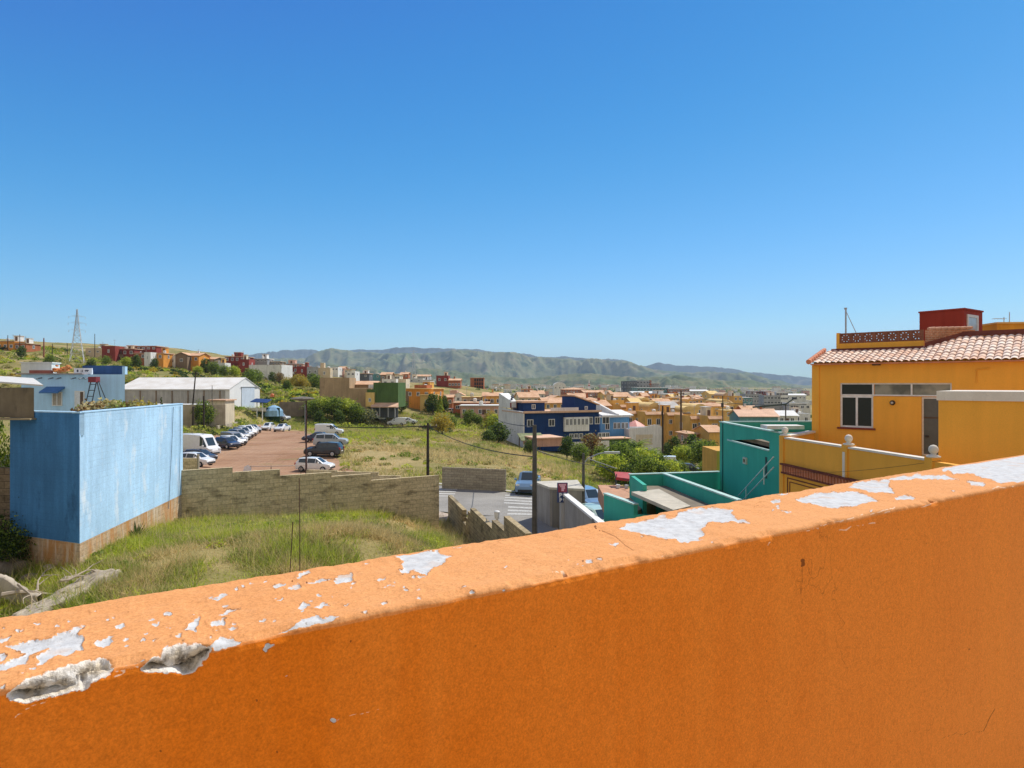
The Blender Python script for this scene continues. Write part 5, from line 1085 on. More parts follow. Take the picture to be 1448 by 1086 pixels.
def win_mesh(w_, h_, sub):
    k = (round(w_, 2), round(h_, 2))
    if k not in WIN:
        m1 = MB(); m1.ring(-w_ / 2, w_ / 2, 0, h_, 0, .07, .12); m1.box(-.04, .04, .12, h_ - .12, 0, .06)
        V_ = [(x, -z, y) for x, y, z in m1.v]; a = MB(); a.v = V_; a.f = m1.f; a.m = m1.m
        o1 = a.build('tmp', [WF]); b_ = MB(); b_.quad((-w_ / 2 + .1, -.025, .1), (w_ / 2 - .1, -.025, .1), (w_ / 2 - .1, -.025, h_ - .1), (-w_ / 2 + .1, -.025, h_ - .1)); o2 = b_.build('tmp', [WPANE]); WIN[k] = (o1.data, o2.data); bpy.data.objects.remove(o1); bpy.data.objects.remove(o2)
    return WIN[k]


def window(root, x, y, z, w_, h_, rot=0., sub=True):
    f_, p_ = win_mesh(w_, h_, sub); o = link('window', f_, root, (x, y, z)); o.rotation_euler = (0, 0, rot); link('pane', p_, o); return o


def house(label, u0, u1, vt, Y, col, depth=8., yaw=0., roof='flat', win=(3, 1), ww=1.0, wh=1.2, top=1.3, side=1, rc='tan', cat='house', name='town_house', zb=None, group=None, eave=None, pitch=.35, door=False, floor=3.0, vb=None):
    """front-left corner at column u0 and distance Y, front running to column u1; roof line at row vt"""
    c_, s_ = cos(R(yaw)), sin(R(yaw)); x0 = (u0 - 724) / F * Y; a1 = (u1 - 724) / F; w_ = (a1 * Y - x0) / (c_ - a1 * s_)
    zt = (543 - vt) / F * Y; zg = min(float(gz(x0 + dx * c_ - dy * s_, Y + dx * s_ + dy * c_)) for dx in (0, w_) for dy in (0, depth)) - .6
    if vb is not None: zg = (543 - vb) / F * Y
    H_ = zt - zg; r = thing(name, (x0, Y, zg), label, cat, group, R(yaw)); m = PW(col)
    if roof == 'flat':
        mb = MB(); mb.ring(0, w_, 0, depth, 0, H_, .2); mb.build('wall', [m], r); mb = MB(); mb.box(.195, w_ - .195, .195, depth - .195, H_ - .9, H_ - .55); mb.build('roof', [ROOFS[rc]], r)
    elif roof == 'slab':
        mb = MB(); mb.box(0, w_, 0, depth, 0, H_ - .22); mb.build('wall', [m], r); mb = MB(); mb.box(-.3, w_ + .3, -.35, depth + .3, H_ - .22, H_); mb.build('roof', [ROOFS[rc]], r)
    elif roof == 'gable':      # ridge along the front
        rh = depth * .5 * pitch; mb = MB(); mb.box(0, w_, 0, depth, 0, H_); mb.add([(0, 0, H_), (0, depth, H_), (0, depth / 2, H_ + rh)], [(0, 2, 1)]); mb.add([(w_, 0, H_), (w_, depth, H_), (w_, depth / 2, H_ + rh)], [(0, 1, 2)]); mb.build('wall', [m], r)
        e = .4; k = rh / (depth / 2); mb = MB()
        for sgn in (0, 1):
            ya_, yb_ = (-e, depth / 2) if not sgn else (depth + e, depth / 2); za, zb_ = H_ - e * k + .02, H_ + rh + .02
            vs = [(-e, ya_, za), (w_ + e, ya_, za), (w_ + e, yb_, zb_), (-e, yb_, zb_)]; vs += [(x, y, z + .14) for x, y, z in vs]; mb.add(vs, [(3, 2, 1, 0), (4, 5, 6, 7), (0, 1, 5, 4), (1, 2, 6, 5), (2, 3, 7, 6), (3, 0, 4, 7)])
        mb.build('roof', [ROOFS[rc if rc != 'tan' else 'tile']], r)
    elif roof == 'side':       # gable end towards the viewer
        rh = w_ * .5 * pitch; mb = MB(); mb.box(0, w_, 0, depth, 0, H_); mb.add([(0, 0, H_), (w_, 0, H_), (w_ / 2, 0, H_ + rh)], [(0, 1, 2)]); mb.add([(0, depth, H_), (w_, depth, H_), (w_ / 2, depth, H_ + rh)], [(0, 2, 1)]); mb.build('wall', [m], r)
        e = .35; k = rh / (w_ / 2); mb = MB()
        for xa, xb in ((-e, w_ / 2), (w_ + e, w_ / 2)):
            vs = [(xa, -e, H_ - e * k + .02), (xa, depth + e, H_ - e * k + .02), (xb, depth + e, H_ + rh + .02), (xb, -e, H_ + rh + .02)]; vs += [(x, y, z + .14) for x, y, z in vs]; mb.add(vs, [(3, 2, 1, 0), (4, 5, 6, 7), (0, 1, 5, 4), (1, 2, 6, 5), (2, 3, 7, 6), (3, 0, 4, 7)])
        mb.build('roof', [ROOFS[rc if rc != 'tan' else 'tile']], r)
    elif roof == 'hip':
        rh = min(w_, depth) * .5 * pitch; e = .45; d_ = min(w_, depth) / 2; mb = MB(); mb.box(0, w_, 0, depth, 0, H_); mb.build('wall', [m], r)
        A_, B_ = ((d_, depth / 2), (w_ - d_, depth / 2)) if w_ >= depth else ((w_ / 2, d_), (w_ / 2, depth - d_)); mb = MB()
        base = [(-e, -e), (w_ + e, -e), (w_ + e, depth + e), (-e, depth + e)]; vs = [(x, y, H_) for x, y in base] + [(x, y, H_ + .15) for x, y in base] + [(A_[0], A_[1], H_ + rh + .15), (B_[0], B_[1], H_ + rh + .15)]
        fs = [(3, 2, 1, 0)] + [(i, (i + 1) % 4, 4 + (i + 1) % 4, 4 + i) for i in range(4)]
        fs += [(4, 5, 9, 8), (5, 6, 9), (6, 7, 8, 9), (7, 4, 8)] if w_ >= depth else [(4, 5, 8), (5, 6, 9, 8), (6, 7, 9), (7, 4, 8, 9)]
        mb.add(vs, fs); mb.build('roof', [ROOFS[rc if rc != 'tan' else 'tile']], r)
    elif roof == 'vault':
        n_ = 10; mb = MB(); mb.box(0, w_, 0, depth, 0, H_); mb.build('wall', [m], r); rh = w_ * .32; arc = [(w_ / 2 - (w_ / 2 + .15) * cos(pi * i / n_), H_ + .03 + rh * sin(pi * i / n_)) for i in range(n_ + 1)]
        mb = MB(); mb.add([(x, -.1, z) for x, z in arc] + [(x, depth + .1, z) for x, z in arc], [(i, i + 1, n_ + 2 + i, n_ + 1 + i) for i in range(n_)] + [tuple(range(n_, -1, -1)), tuple(n_ + 1 + i for i in range(n_ + 1))]); mb.build('roof', [ROOFS[rc]], r)
    if eave and roof == 'flat':     # strip of tiles along the front edge
        mb = MB(); vs = [(-.1, -.75, H_ - .75), (w_ + .1, -.75, H_ - .75), (w_ + .1, -.003, H_ - .05), (-.1, -.003, H_ - .05)]; mb.add(vs + [(x, y, z - .12) for x, y, z in vs], [(0, 1, 2, 3), (7, 6, 5, 4), (0, 4, 5, 1), (0, 3, 7, 4), (1, 5, 6, 2)]); mb.build('eave', [ROOF], r)
    nx_, ny_ = win
    ed = 1.0 if eave else 0
    for j in range(ny_):
        z = H_ - top - ed - wh - j * floor
        if z < .6: break
        for i in range(nx_): window(r, w_ * (i + .5) / nx_, 0, z, ww, wh)
        if side:
            left = (u0 + u1) / 2 > 724
            for i in range(max(1, int(depth / 5))):
                y = depth * (i + .5) / max(1, int(depth / 5))
                window(r, 0 if left else w_, y, z, ww, wh, -pi / 2 if left else pi / 2)
    if door:
        mb = MB(); dx = w_ * .5 if nx_ % 2 == 0 else w_ * .18; mb.box(dx - .5, dx + .5, -.05, .02, .6, 2.8); mb.build('door', [plain('town_door', (.13, .07, .04))], r)
    if cat == 'house' and Y < 420 and win[0] > 0 and w_ > 3.5:
        zt_ = H_ if roof != 'flat' else H_ - .55; k = XR.random()
        if roof in ('flat', 'slab') and k < .6:
            hx, hy, hw, hd, hh = XR.uniform(.1, .55) * w_, XR.uniform(.35, .6) * depth, w_ * XR.uniform(.22, .4), depth * .3, XR.uniform(1.3, 2.1) + (H_ - zt_)
            mb = MB(); mb.box(hx, hx + hw, hy, hy + hd, zt_, zt_ + hh); b_ = mb.build('roof_room', [PW(XR.choice([col, col, 'white', 'cream', 'ochre']))], r); mb = MB(); mb.box(hx - .15, hx + hw + .15, hy - .2, hy + hd + .15, zt_ + hh, zt_ + hh + .16); mb.build('roof_slab', [ROOFS[XR.choice(['tile', 'white', 'tan', 'pink'])]], b_)
            mb = MB(); mb.box(hx + hw * .3, hx + hw * .3 + .8, hy - .03, hy, zt_ + .1, zt_ + min(hh - .2, 1.8)); mb.build('door', [plain('town_door', (.13, .07, .04))], b_)
        if roof in ('flat', 'slab') and XR.random() < .5:
            mb = MB(); mb.lathe([(.05, 0), (.5, .02), (.55, .5), (.5, .95), (.2, 1.08), (.02, 1.1)], 10); mb.build('water_tank', [plain('tank_' + XR.choice(['grey', 'pale', 'blue']), XR.choice([(.5, .5, .5), (.7, .68, .62), (.12, .2, .32)]))], r, loc=(w_ * XR.uniform(.15, .85), depth * XR.uniform(.2, .4), zt_))
        if roof in ('gable', 'hip') and XR.random() < .6:
            mb = MB(); mb.box(-.3, .3, -.3, .3, -.6, 1.3); mb.box(-.38, .38, -.38, .38, 1.3, 1.45); mb.build('chimney', [PW(XR.choice([col, 'white', 'rust']))], r, loc=(w_ * XR.uniform(.25, .75), depth * .5, H_ + depth * .25 * pitch))
        if XR.random() < .55:
            ax, ay = w_ * XR.uniform(.15, .85), depth * XR.uniform(.3, .6); mb = MB(); mb.tube([(ax, ay, zt_), (ax, ay, H_ + 2.6)], .05, 4); mb.tube([(ax - .55, ay, H_ + 2.3), (ax + .55, ay, H_ + 2.4)], .035, 3); mb.build('aerial', [st], r)
        if XR.random() < .45 and w_ > 5 and H_ > 4.5 and not eave:
            bx = w_ * XR.uniform(.05, .4); bw = w_ * XR.uniform(.35, .5); bz = H_ - top - wh - .95; mb = MB(); mb.box(bx, bx + bw, -1., -.002, bz - .15, bz); mb.box(bx, bx + bw, -1., -.92, bz, bz + .8); mb.build('balcony', [PW(XR.choice([col, 'white', 'brown', 'rust']))], r)
            mb = MB(); mb.box(bx + bw * .3, bx + bw * .3 + 1., -.03, -.0, bz + .02, bz + 2.); mb.build('balcony_door', [plain('town_door', (.13, .07, .04))], r)
    r['_w'] = w_; r['_h'] = H_; return r


# ---- the big dark blue house with a white end wall
def dim(r): return r['_w'], r['_h']
r = house('navy blue three-storey house with a white end wall and white window bays, mid picture', 741, 847, 583, 125., 'navy', 11., 22., 'slab', (0, 0), rc='pink', side=0, vb=640)
W_, H_ = dim(r)
mb = MB(); mb.prism([(-.25, -.2), (0, -.2), (0, 13.5), (-.25, 13.5)], -2, [H_ + .05, H_ + .05, H_ + .6, H_ + .6]); mb.prism([(-.25, 6.), (.9, 6.), (2.0, 13.2), (-.25, 13.2)], H_ + .6, [H_ + 2.0, H_ + 2.0, H_ + 3.6, H_ + 3.6]); mb.build('end_wall', [PW('white')], r)
mb = MB(); mb.box(-.3, W_ + .2, -.75, -.36, H_ - .18, H_ + .2); mb.build('tile_strip', [ROOFS['pink']], r)
z2, z1 = H_ - 2.9, H_ - 5.9
for x in (1.3, 6.0): window(r, x, -.0, z2, 1.35, 1.45)
bay = MB(); bay.box(8.6, 14.2, -.55, 0, z2 - 1.1, z2 + 1.75); b_ = bay.build('window_bay', [PW('white')], r)
for i in range(6): window(b_, 9.2 + .88 * i, -.55, z2 + .1, .72, 1.4)
for x, w2 in ((14.9, .9), (16.4, 1.2), (18.4, 1.7)): window(r, x, 0, z2 + .2, w2, 1.5)
for x, w2 in ((10.4, .9), (11.5, .9), (12.6, .9), (14.7, .8), (17.0, .9), (17.9, .9), (18.8, .9)): window(r, x, 0, z1 + .45, w2, .95)
mb = MB(); mb.box(9.6, 13.2, -.06, 0, z1 + .3, z1 + .42); mb.build('sill_band', [PW('white')], r)
for x0_, x1_ in ((10.5, 13.2), (16.4, 19.2)):
    mb = MB(); mb.box(x0_, x1_, -.08, .02, z1 - 2.4, z1 - .3); mb.build('garage_door', [PW('white')], r)
mb = MB(); mb.box(1.2, 6.1, 3.5, 9., H_ - .1, H_ + 1.75); rm = mb.build('upper_room', [PW('navy')], r); window(rm, 3.6, 3.5, H_ + .45, .85, .95); mb = MB(); mb.box(.8, 6.5, 3.0, 9.3, H_ + 1.75, H_ + 2.1); mb.build('upper_roof', [ROOFS['pink']], rm)
mb = MB(); mb.prism([(12.8, 3.2), (17.5, 2.4), (17.8, 8.8), (12.8, 9.)], H_ - .1, [H_ + 2.9, H_ + 1.2, H_ + 1.2, H_ + 2.9]); rm = mb.build('upper_room', [PW('navy')], r); mb = MB(); vs = [(12.5, 2.8, H_ + 3.05), (18.2, 2.0, H_ + 1.1), (18.4, 9.2, H_ + 1.1), (12.5, 9.4, H_ + 3.05)]; mb.add(vs + [(x, y, z + .2) for x, y, z in vs], [(3, 2, 1, 0), (4, 5, 6, 7), (0, 1, 5, 4), (1, 2, 6, 5), (2, 3, 7, 6), (3, 0, 4, 7)]); mb.build('upper_roof', [ROOF], rm); window(rm, 15.3, 2.75, H_ + .2, .7, .7)
mb = MB(); mb.box(6.3, 12.6, 1., 1.2, H_ + .0, H_ + .75); mb.build('roof_balustrade', [PW('pale')], r)
tw = MB(); tw.box(-.5, 1.0, 6.0, 6.1, H_ + .65, H_ + 1.7); tw.build('tower_screen', [PW('red')], r)
for x in (-.1, .25, .6): window(r, x, 5.95, H_ + .75, .3, .9)
for i, (x, y) in enumerate(((.2, 7.), (.7, 7.6))):
    mb = MB(); mb.lathe([(.22, 0), (.25, .3), (.1, .4), (.1, .6), (.28, .7), (.02, .85)], 8); mb.build('chimney_cowl', [plain('dark_steel', (.05, .05, .05))], r, loc=(x, y, H_ + 2.3 + .3 * i))
# lean-to shelter at its foot
o = house('low shelter with a sunlit terracotta slab at the foot of the navy blue house', 757, 795, 619, 112, 'pink', 6., 20, 'slab', (0, 0), rc='pink', side=0, name='shelter', cat='shelter', vb=632)
q_ = thing('mossy_canopy', (ground(752, 116).x, 116., -10.3), 'small mossy tiled canopy beside the pole before the navy blue house', 'canopy', yaw=.3); mb = MB(); mb.add([(-2.3, -1, 0), (2.3, -1, 0), (2.3, 1.6, 1.1), (-2.3, 1.6, 1.1), (-2.3, -1, .15), (2.3, -1, .15), (2.3, 1.6, 1.25), (-2.3, 1.6, 1.25)], [(3, 2, 1, 0), (4, 5, 6, 7), (0, 1, 5, 4), (1, 2, 6, 5), (2, 3, 7, 6), (3, 0, 4, 7)]); mb.build('roof', [paint('moss_tile', (.22, .24, .12), .4, 1.5)], q_)
for x in (-2, 2):
    mb = MB(); mb.tube([(x, 1.2, -3), (x, 1.2, .9)], .1, 6); mb.build('post', [BARK], q_)
# light blue neighbour
r = house('light blue two-storey house with a flat white roof, attached right of the navy house', 849, 890, 589, 139., 'blue', 9., 20., 'slab', (0, 0), rc='white', side=0, vb=645); W_, H_ = dim(r)
window(r, 1.7, 0, H_ - 2.9, 1.1, 1.5)
for x in (3.6, 4.5, 5.6, 6.5): window(r, x, 0, H_ - 2.8, .8, 1.4)
mb = MB(); mb.prism([(0.3, -.4), (W_ + .8, -.4), (W_ + .8, 5), (.3, 5)], H_ + .003, [H_ + .25, H_ + .25, H_ + 1.2, H_ + 1.2]); mb.build('parapet', [PW('white')], r)
mb = MB(); mb.prism([(4., -.2), (4.5, -.2), (1.8, 6), (1.3, 6)], H_ + .26, [H_ + .5, H_ + .5, H_ + 3.2, H_ + 3.2]); mb.build('stair_wall', [PW('white')], r)
o = house('terracotta lean-to with a green awning below the light blue house', 850, 890, 620, 133, 'green', 4., 18., 'slab', (0, 0), rc='pink', side=0, name='shelter', cat='shelter', vb=640)
r = house('white garden house with a curved parapet and two dark openings behind the palm', 890, 938, 607, 138., 'white', 8., 12., 'flat', (0, 0), rc='grey', side=0, vb=645); W_, H_ = dim(r)
for x in (3.6, 5.0): window(r, x, 0, H_ - 3.0, .75, 1.0)
mb = MB(); mb.prism([(1.5, -.04), (5.4, -.04), (5.4, -.0), (1.5, -.0)], H_ - 3.4, H_ - 1.2); mb.build('cream_panel', [PW('cream')], r)
mb = MB(); mb.add([(0, .0, H_), (W_, 0, H_), (W_ * .92, 0, H_ + .7), (W_ * .75, 0, H_ + .95), (W_ * .4, 0, H_ + .35), (0, 0, H_ + .25)], [(0, 1, 2, 3, 4, 5)]); mb.add([(0, .2, H_), (W_, .2, H_), (W_ * .92, .2, H_ + .7), (W_ * .75, .2, H_ + .95), (W_ * .4, .2, H_ + .35), (0, .2, H_ + .25)], [(5, 4, 3, 2, 1, 0)]); [mb.add([(xa, 0, za), (xb, 0, zb_), (xb, .2, zb_), (xa, .2, za)], [(0, 1, 2, 3)]) for (xa, za), (xb, zb_) in zip([(W_, H_), (W_ * .92, H_ + .7), (W_ * .75, H_ + .95), (W_ * .4, H_ + .35)], [(W_ * .92, H_ + .7), (W_ * .75, H_ + .95), (W_ * .4, H_ + .35), (0, H_ + .25)])]; mb.build('curved_parapet', [PW('white')], r)
o = thing('parasol', (ground(898, 150).x, 150., -12.2), 'salmon pink terrace parasol between the light blue house and the white garden house', 'parasol'); mb = MB(); mb.lathe([(2.4, 2.3), (1.2, 3.1), (.05, 3.7)], 8); mb.build('canopy', [plain('salmon', (.70, .30, .24))], o); mb = MB(); mb.tube([(0, 0, -2), (0, 0, 3.6)], .06, 6); mb.build('pole', [st], o)
a_, b_ = ((757 - 724) / F * 112, 112.), ((890 - 724) / F * 78, 78.)
w_o = straight_wall('garden_wall', a_, b_, .25, [(i * 4.4, i * 4.4 + 4.42, -11.6 - .13 * i) for i in range(9)], -16., [blocks('grey_garden_block', (.30, .25, .18), (.36, .30, .22), (.22, .18, .13), (.13, .105, .08), .5, .25, .55)], 'long grey block wall running down from the navy house beside the sloping field')

# ---- orange, tan and green houses at the left of the town
r = house('large blank tan house wall with a lower wing, behind the thick bushes', 452, 494, 534, 150., 'tan', 9., 4., 'flat', (0, 0), side=0); W_, H_ = dim(r)
mb = MB(); mb.box(W_ + .004, W_ + 5., .0, 8., 0, H_ - 2.5); mb.build('lower_wing', [PW('tan')], r); mb = MB(); mb.box(.0, .12, -.02, .0, 0, H_); mb.build('edge_strip', [PW('brown')], r)
r = house('green-fronted house above a terracotta porch roof, right of the tan house', 528, 563, 541, 150., 'green', 8., -3., 'flat', (0, 0), side=0, vb=576); W_, H_ = dim(r)
mb = MB(); mb.box(-1.6, -.004, .3, 6, 0, H_ - 1.6); mb.build('lower_wing', [PW('green')], r); mb = MB(); mb.prism([(-.1, -2.2), (W_ + .1, -2.2), (W_ + .1, -.003), (-.1, -.003)], 0.05, [.25, .25, 1.1, 1.1]); mb.build('porch_roof', [ROOFS['pink']], r)
for x in (.2, 2., 4., W_ - .3):
    mb = MB(); mb.box(x - .12, x + .12, -2.0, -1.76, -2.2, .05); mb.build('porch_post', [PW('grey')], r)
mb = MB(); mb.box(-.0, W_, -.3, 0, -2.4, -.003); mb.build('under_wall', [PW('dgrey')], r)
r = house('house with a terracotta roof and orange arched loggia above the tan wing', 495, 531, 544, 158., 'tan', 8., 4., 'gable', (0, 0), side=0, pitch=.2); W_, H_ = dim(r)
for k in range(3):
    n_ = 8; cx_ = .9 + k * 1.05; pts = [(cx_ + .42 * cos(pi * i / n_), H_ - 1.25 + .42 * sin(pi * i / n_)) for i in range(n_ + 1)]; mb = MB(); mb.add([(x, -.1, z) for x, z in pts] + [(cx_ - .42, -.1, H_ - 2.2), (cx_ + .42, -.1, H_ - 2.2)], [tuple(range(n_ + 3))]); mb.build('arch', [PW('orange')], r)
house('small white block house between the arched loggia and the green front', 521, 533, 544, 154., 'white', 5., 0, 'flat', (1, 1), ww=.7, wh=.9)
house('bright yellow balcony house squeezed between the tan wing and the green front', 517, 529, 555, 149., 'yellow', 4., 0, 'flat', (1, 1), ww=.6, wh=.9, vb=575)
r = house('orange house with a flat roof, dark corner porch and two windows', 574, 609, 549, 172., 'orange', 10., -14., 'slab', (3, 1), rc='yel', ww=.9, wh=1.1, top=1.0); W_, H_ = dim(r); mb = MB(); mb.box(-.02, .9, -.03, .0, .8, H_ - .8); mb.build('porch', [PW('brown')], r)
mb = MB(); mb.box(1.2, 4.8, 3, 7, H_ + .003, H_ + .9); mb.build('roof_room', [PW('rust')], r)
house('tan cube behind the orange house with the corner porch', 563, 574, 536, 182., 'cream', 7., 0, 'flat', (1, 1), ww=.8)
house('yellow shed next to the orange house with the corner porch', 594, 612, 558, 168., 'yellow', 5., -10, 'slab', (1, 1), rc='yel', ww=.8)
house('long low rust-roofed house with a pale beam, facing the field', 641, 690, 569, 172., 'rust', 9., 0., 'slab', (4, 1), rc='tile', ww=1.1, wh=1.0, top=.8)
house('pinkish house under a long white canopy beam, left of the white end wall', 651, 707, 573, 163., 'pink', 7., 0., 'slab', (5, 1), rc='white', ww=.9, wh=1.2, top=1.0, door=True)
house('orange-roofed ochre house behind the long white canopy', 683, 709, 560, 182., 'ochre', 8., 0., 'gable', (3, 1), top=.8, pitch=.22)
house('tan house with a straw-coloured roof, left of the orange-roofed ochre house', 653, 681, 561, 186., 'beige', 8., 0., 'slab', (3, 1), rc='yel', top=.7)
house('brick-red house with a pale gable, behind the dark cypresses', 616, 640, 562, 200., 'rust', 7., 0., 'gable', (3, 1), top=.7, pitch=.2)
house('pale little house with a white gable end beyond the brick-red house', 640, 656, 559, 225., 'white', 7., 0., 'side', (1, 1), top=.7, pitch=.5)
house('terracotta box house at the back of the orange group', 636, 646, 552, 240., 'pink', 7., 0., 'flat', (2, 1))
house('dark red tall house with a flat cap on the ridge', 617, 634, 531, 300., 'red', 9., 0., 'flat', (2, 1), rc='tile'); house('long terracotta house attached to the dark red ridge house', 634, 651, 538, 300., 'rust', 8., 0, 'gable', (4, 1), pitch=.2)
r = house('unfinished brick frame building with open floors and columns', 665, 684, 534, 330., 'rust', 9., 0., 'slab', (0, 0), rc='tile', side=0); W_, H_ = dim(r)
for j in range(3):
    for i in range(4):
        mb = MB(); mb.box(W_ * .3 + i * W_ * .175, W_ * .3 + i * W_ * .175 + W_ * .13, -.05, 0, H_ - 2. - 1.9 * j, H_ - .5 - 1.9 * j); mb.build('opening', [plain('dark_opening', (.02, .018, .016))], r)

# ---- hill on the left
house('tan stucco house at the top left of the hill, with terrace canopies', -5, 20, 482, 226., 'orange', 8., -4., 'slab', (3, 1), rc='tan', ww=1.1)
house('low brown wing right of the tan hilltop house', 20, 37, 485, 226., 'rust', 7., 0, 'slab', (2, 1), rc='tan', top=.7, ww=1.0)
house('low pale ruin on the hill crest left of the dark red cubes', 121, 144, 492, 245., 'beige', 6., 0., 'flat', (2, 1), rc='grey', top=1.0, wh=.8)
house('dark red cube house with a small white window on the hill crest', 144, 163, 489, 230., 'red', 9., 6., 'flat', (1, 1), ww=.6, wh=1.2)
house('low dark red wing between the two red hill houses', 163, 190, 493, 234., 'red', 8., 0., 'slab', (3, 1), rc='pink', top=.8)
house('red roofed upper storey of the red and white hill house', 192, 221, 489, 240., 'red', 8., 0., 'slab', (4, 1), rc='tile', top=.5, wh=.8)
house('orange and white hill house with a white stair wall in front', 190, 206, 499, 228., 'rust', 7., 0., 'slab', (2, 1), rc='pink', top=.6); house('white stair block in front of the red and white hill house', 204, 213, 498, 226., 'white', 4., 0., 'flat', (1, 1), ww=.5)
house('coral house at the right end of the red and white hill house', 213, 231, 499, 230., 'orange', 7., 0., 'slab', (2, 1), rc='pink', top=.7)
house('small white house right of the coral hill house', 231, 248, 503, 236., 'white', 7., 0., 'flat', (2, 1))
house('brown stone house with an arched gable on the hill', 248, 265, 502, 236., 'brown', 8., 8., 'side', (1, 1), pitch=.45); house('orange gabled house beside the brown stone hill house', 265, 281, 503, 240., 'orange', 9., 0., 'gable', (2, 1), pitch=.25, top=.6)
house('long low tan-roofed barn right of the orange gabled house', 281, 303, 508, 248., 'brown', 8., 0., 'gable', (3, 1), pitch=.2, top=.5)
house('small white annex below the tan-roofed barn', 300, 318, 513, 240., 'white', 5., 0., 'flat', (1, 1), ww=.7)
house('dark red house with a cap roof behind the white annex on the hill', 318, 346, 504, 262., 'red', 9., 0., 'slab', (4, 1), rc='tile', top=.6); house('dark red tower at the corner of the capped red house', 337, 352, 508, 250., 'red', 6., 0., 'flat', (1, 1), ww=.7)
house('grey upper storey with a roof canopy behind the white hall', 357, 378, 507, 272., 'grey', 7., 0., 'slab', (4, 1), rc='white', top=.4, wh=.8)
house('long white hall with a blank front on the hillside', 352, 398, 516, 250., 'white', 9., -8., 'flat', (0, 0), side=0, rc='white'); house('brown terrace house behind the long white hall', 378, 396, 511, 275., 'brown', 7., 0., 'slab', (4, 1), rc='tan', top=.4, wh=.8)
house('pink topped row house right of the long white hall', 401, 428, 514, 285., 'pink', 7., 0., 'slab', (4, 1), rc='white', top=.5); house('dark red row house in front of the pink topped row', 402, 421, 519, 272., 'red', 6., 0., 'flat', (3, 1), top=.7); house('dark red cube house at the end of the red row', 420, 434, 518, 268., 'red', 7., 0., 'flat', (1, 1), ww=.7)
house('tan tower house with a chimney-like turret above the tan house', 450, 467, 520, 225., 'beige', 8., 10., 'flat', (1, 1), ww=.7); house('slender tan turret on the tower house', 453, 458, 513, 228., 'beige', 2., 0., 'flat', (0, 0), side=0); house('grey flat house left of the tan tower house', 434, 450, 519, 262., 'grey', 7., 0., 'flat', (2, 1))
for lb, u0, u1, vt, Y, c, rf in (('white house beyond the tan tower, first of the far row', 469, 478, 519, 330, 'white', 'flat'), ('pale pink house second in the far row beyond the tan tower', 478, 486, 521, 340, 'pink', 'gable'), ('cream house third in the far row beyond the tan tower', 487, 497, 522, 335, 'cream', 'slab'), ('tall white house with a blank front above the loggia house', 490, 502, 525, 260, 'white', 'flat'),
                               ('dark grey house behind the terracotta loggia roof', 502, 522, 528, 300, 'dgrey', 'slab'), ('blue-grey house between the far row and the green front', 522, 538, 529, 320, 'teal', 'flat'), ('olive brown house behind the green front', 538, 553, 530, 270, 'brown', 'gable'), ('white house just above the green front', 540, 560, 536, 215, 'white', 'flat'), ('cream gable house right above the green front', 558, 565, 530, 260, 'cream', 'side'),
                               ('red roofed house on the ridge behind the olive brown house', 566, 577, 529, 360, 'rust', 'gable'), ('pale grey shed row left of the dark red ridge house', 577, 598, 535, 330, 'pale', 'flat'), ('white shed left of the dark red ridge house', 598, 612, 537, 320, 'white', 'slab'), ('grey hall beyond the pale grey shed row', 588, 608, 532, 420, 'grey', 'gable')):
    house(lb, u0, u1, vt, Y, c, 8., 0., rf, (2, 1), rc='white' if c in ('white', 'pale') else 'tile', top=.7, wh=.9, pitch=.25)

# ---- warehouse
Yw = 128.; xr = (326 - 724) / F * Yw; zg = -6.; xl = (168 - 724) / F * Yw
r = thing('warehouse', (xl, Yw, zg), 'long white metal warehouse with a low gable and tall sliding door', 'warehouse', yaw=R(-1.5)); Lw = xr - xl; Hh = (543 - 550.5) / F * Yw - zg; Hr = Hh + 2.3; dp = 14.5
SH = paint('white_sheet', (.78, .77, .75), .05, .5, .05); SG = paint('grey_sheet', (.46, .44, .41), .12, .8, .2)
mb = MB(); mb.box(0, Lw, .15, dp, 0, Hh); mb.add([(Lw, .15, Hh), (Lw, dp, Hh), (Lw, dp / 2, Hr)], [(0, 1, 2)]); mb.add([(0, .15, Hh), (0, dp, Hh), (0, dp / 2, Hr)], [(0, 2, 1)]); mb.build('wall', [SH], r)
mb = MB(); mb.box(.2, Lw - .9, .08, .145, .1, Hh - .25); mb.build('side_cladding', [SG], r)
for i in range(7):
    mb = MB(); x = 1. + i * (Lw - 3) / 6; mb.box(x, x + .22, -.02, .075, 0, Hh - .25); mb.build('post', [PW('brown')], r)
mb = MB(); k = (Hr - Hh) / (dp / 2)
for ya_, yb_ in ((-.35, dp / 2), (dp + .35, dp / 2)):
    vs = [(-.4, ya_, Hh - .35 * k + .03), (Lw + .12, ya_, Hh - .35 * k + .03), (Lw + .12, yb_, Hr + .03), (-.4, yb_, Hr + .03)]; mb.add(vs + [(x, y, z + .12) for x, y, z in vs], [(3, 2, 1, 0), (4, 5, 6, 7), (0, 1, 5, 4), (1, 2, 6, 5), (2, 3, 7, 6), (3, 0, 4, 7)])
q = NT('roof_sheet'); wv = q.n('TexWave', Scale=1.4); q.set(wv.inputs['Vector'], q.obj()); RS = q.fin(q.mix(q.mapr(q.noise(q.pos(), .5, 5), .4, .65), q.mix(q.mapr(wv.outputs[1], 0, .2, .25, 0), (.74, .72, .68), (.45, .43, .40)), (.62, .58, .52)), .7, .3)
mb.build('roof', [RS], r)
mb = MB(); mb.box(Lw + .0, Lw + .12, 5.4, 11.5, .1, Hh + .35); mb.build('sliding_door', [paint('door_bluegrey', (.55, .62, .70), .06, 1.)], r); mb = MB(); mb.box(Lw + .0, Lw + .2, 5.1, 13.5, Hh + .35, Hh + .5); mb.build('door_rail', [plain('rail_grey', (.3, .3, .3))], r)
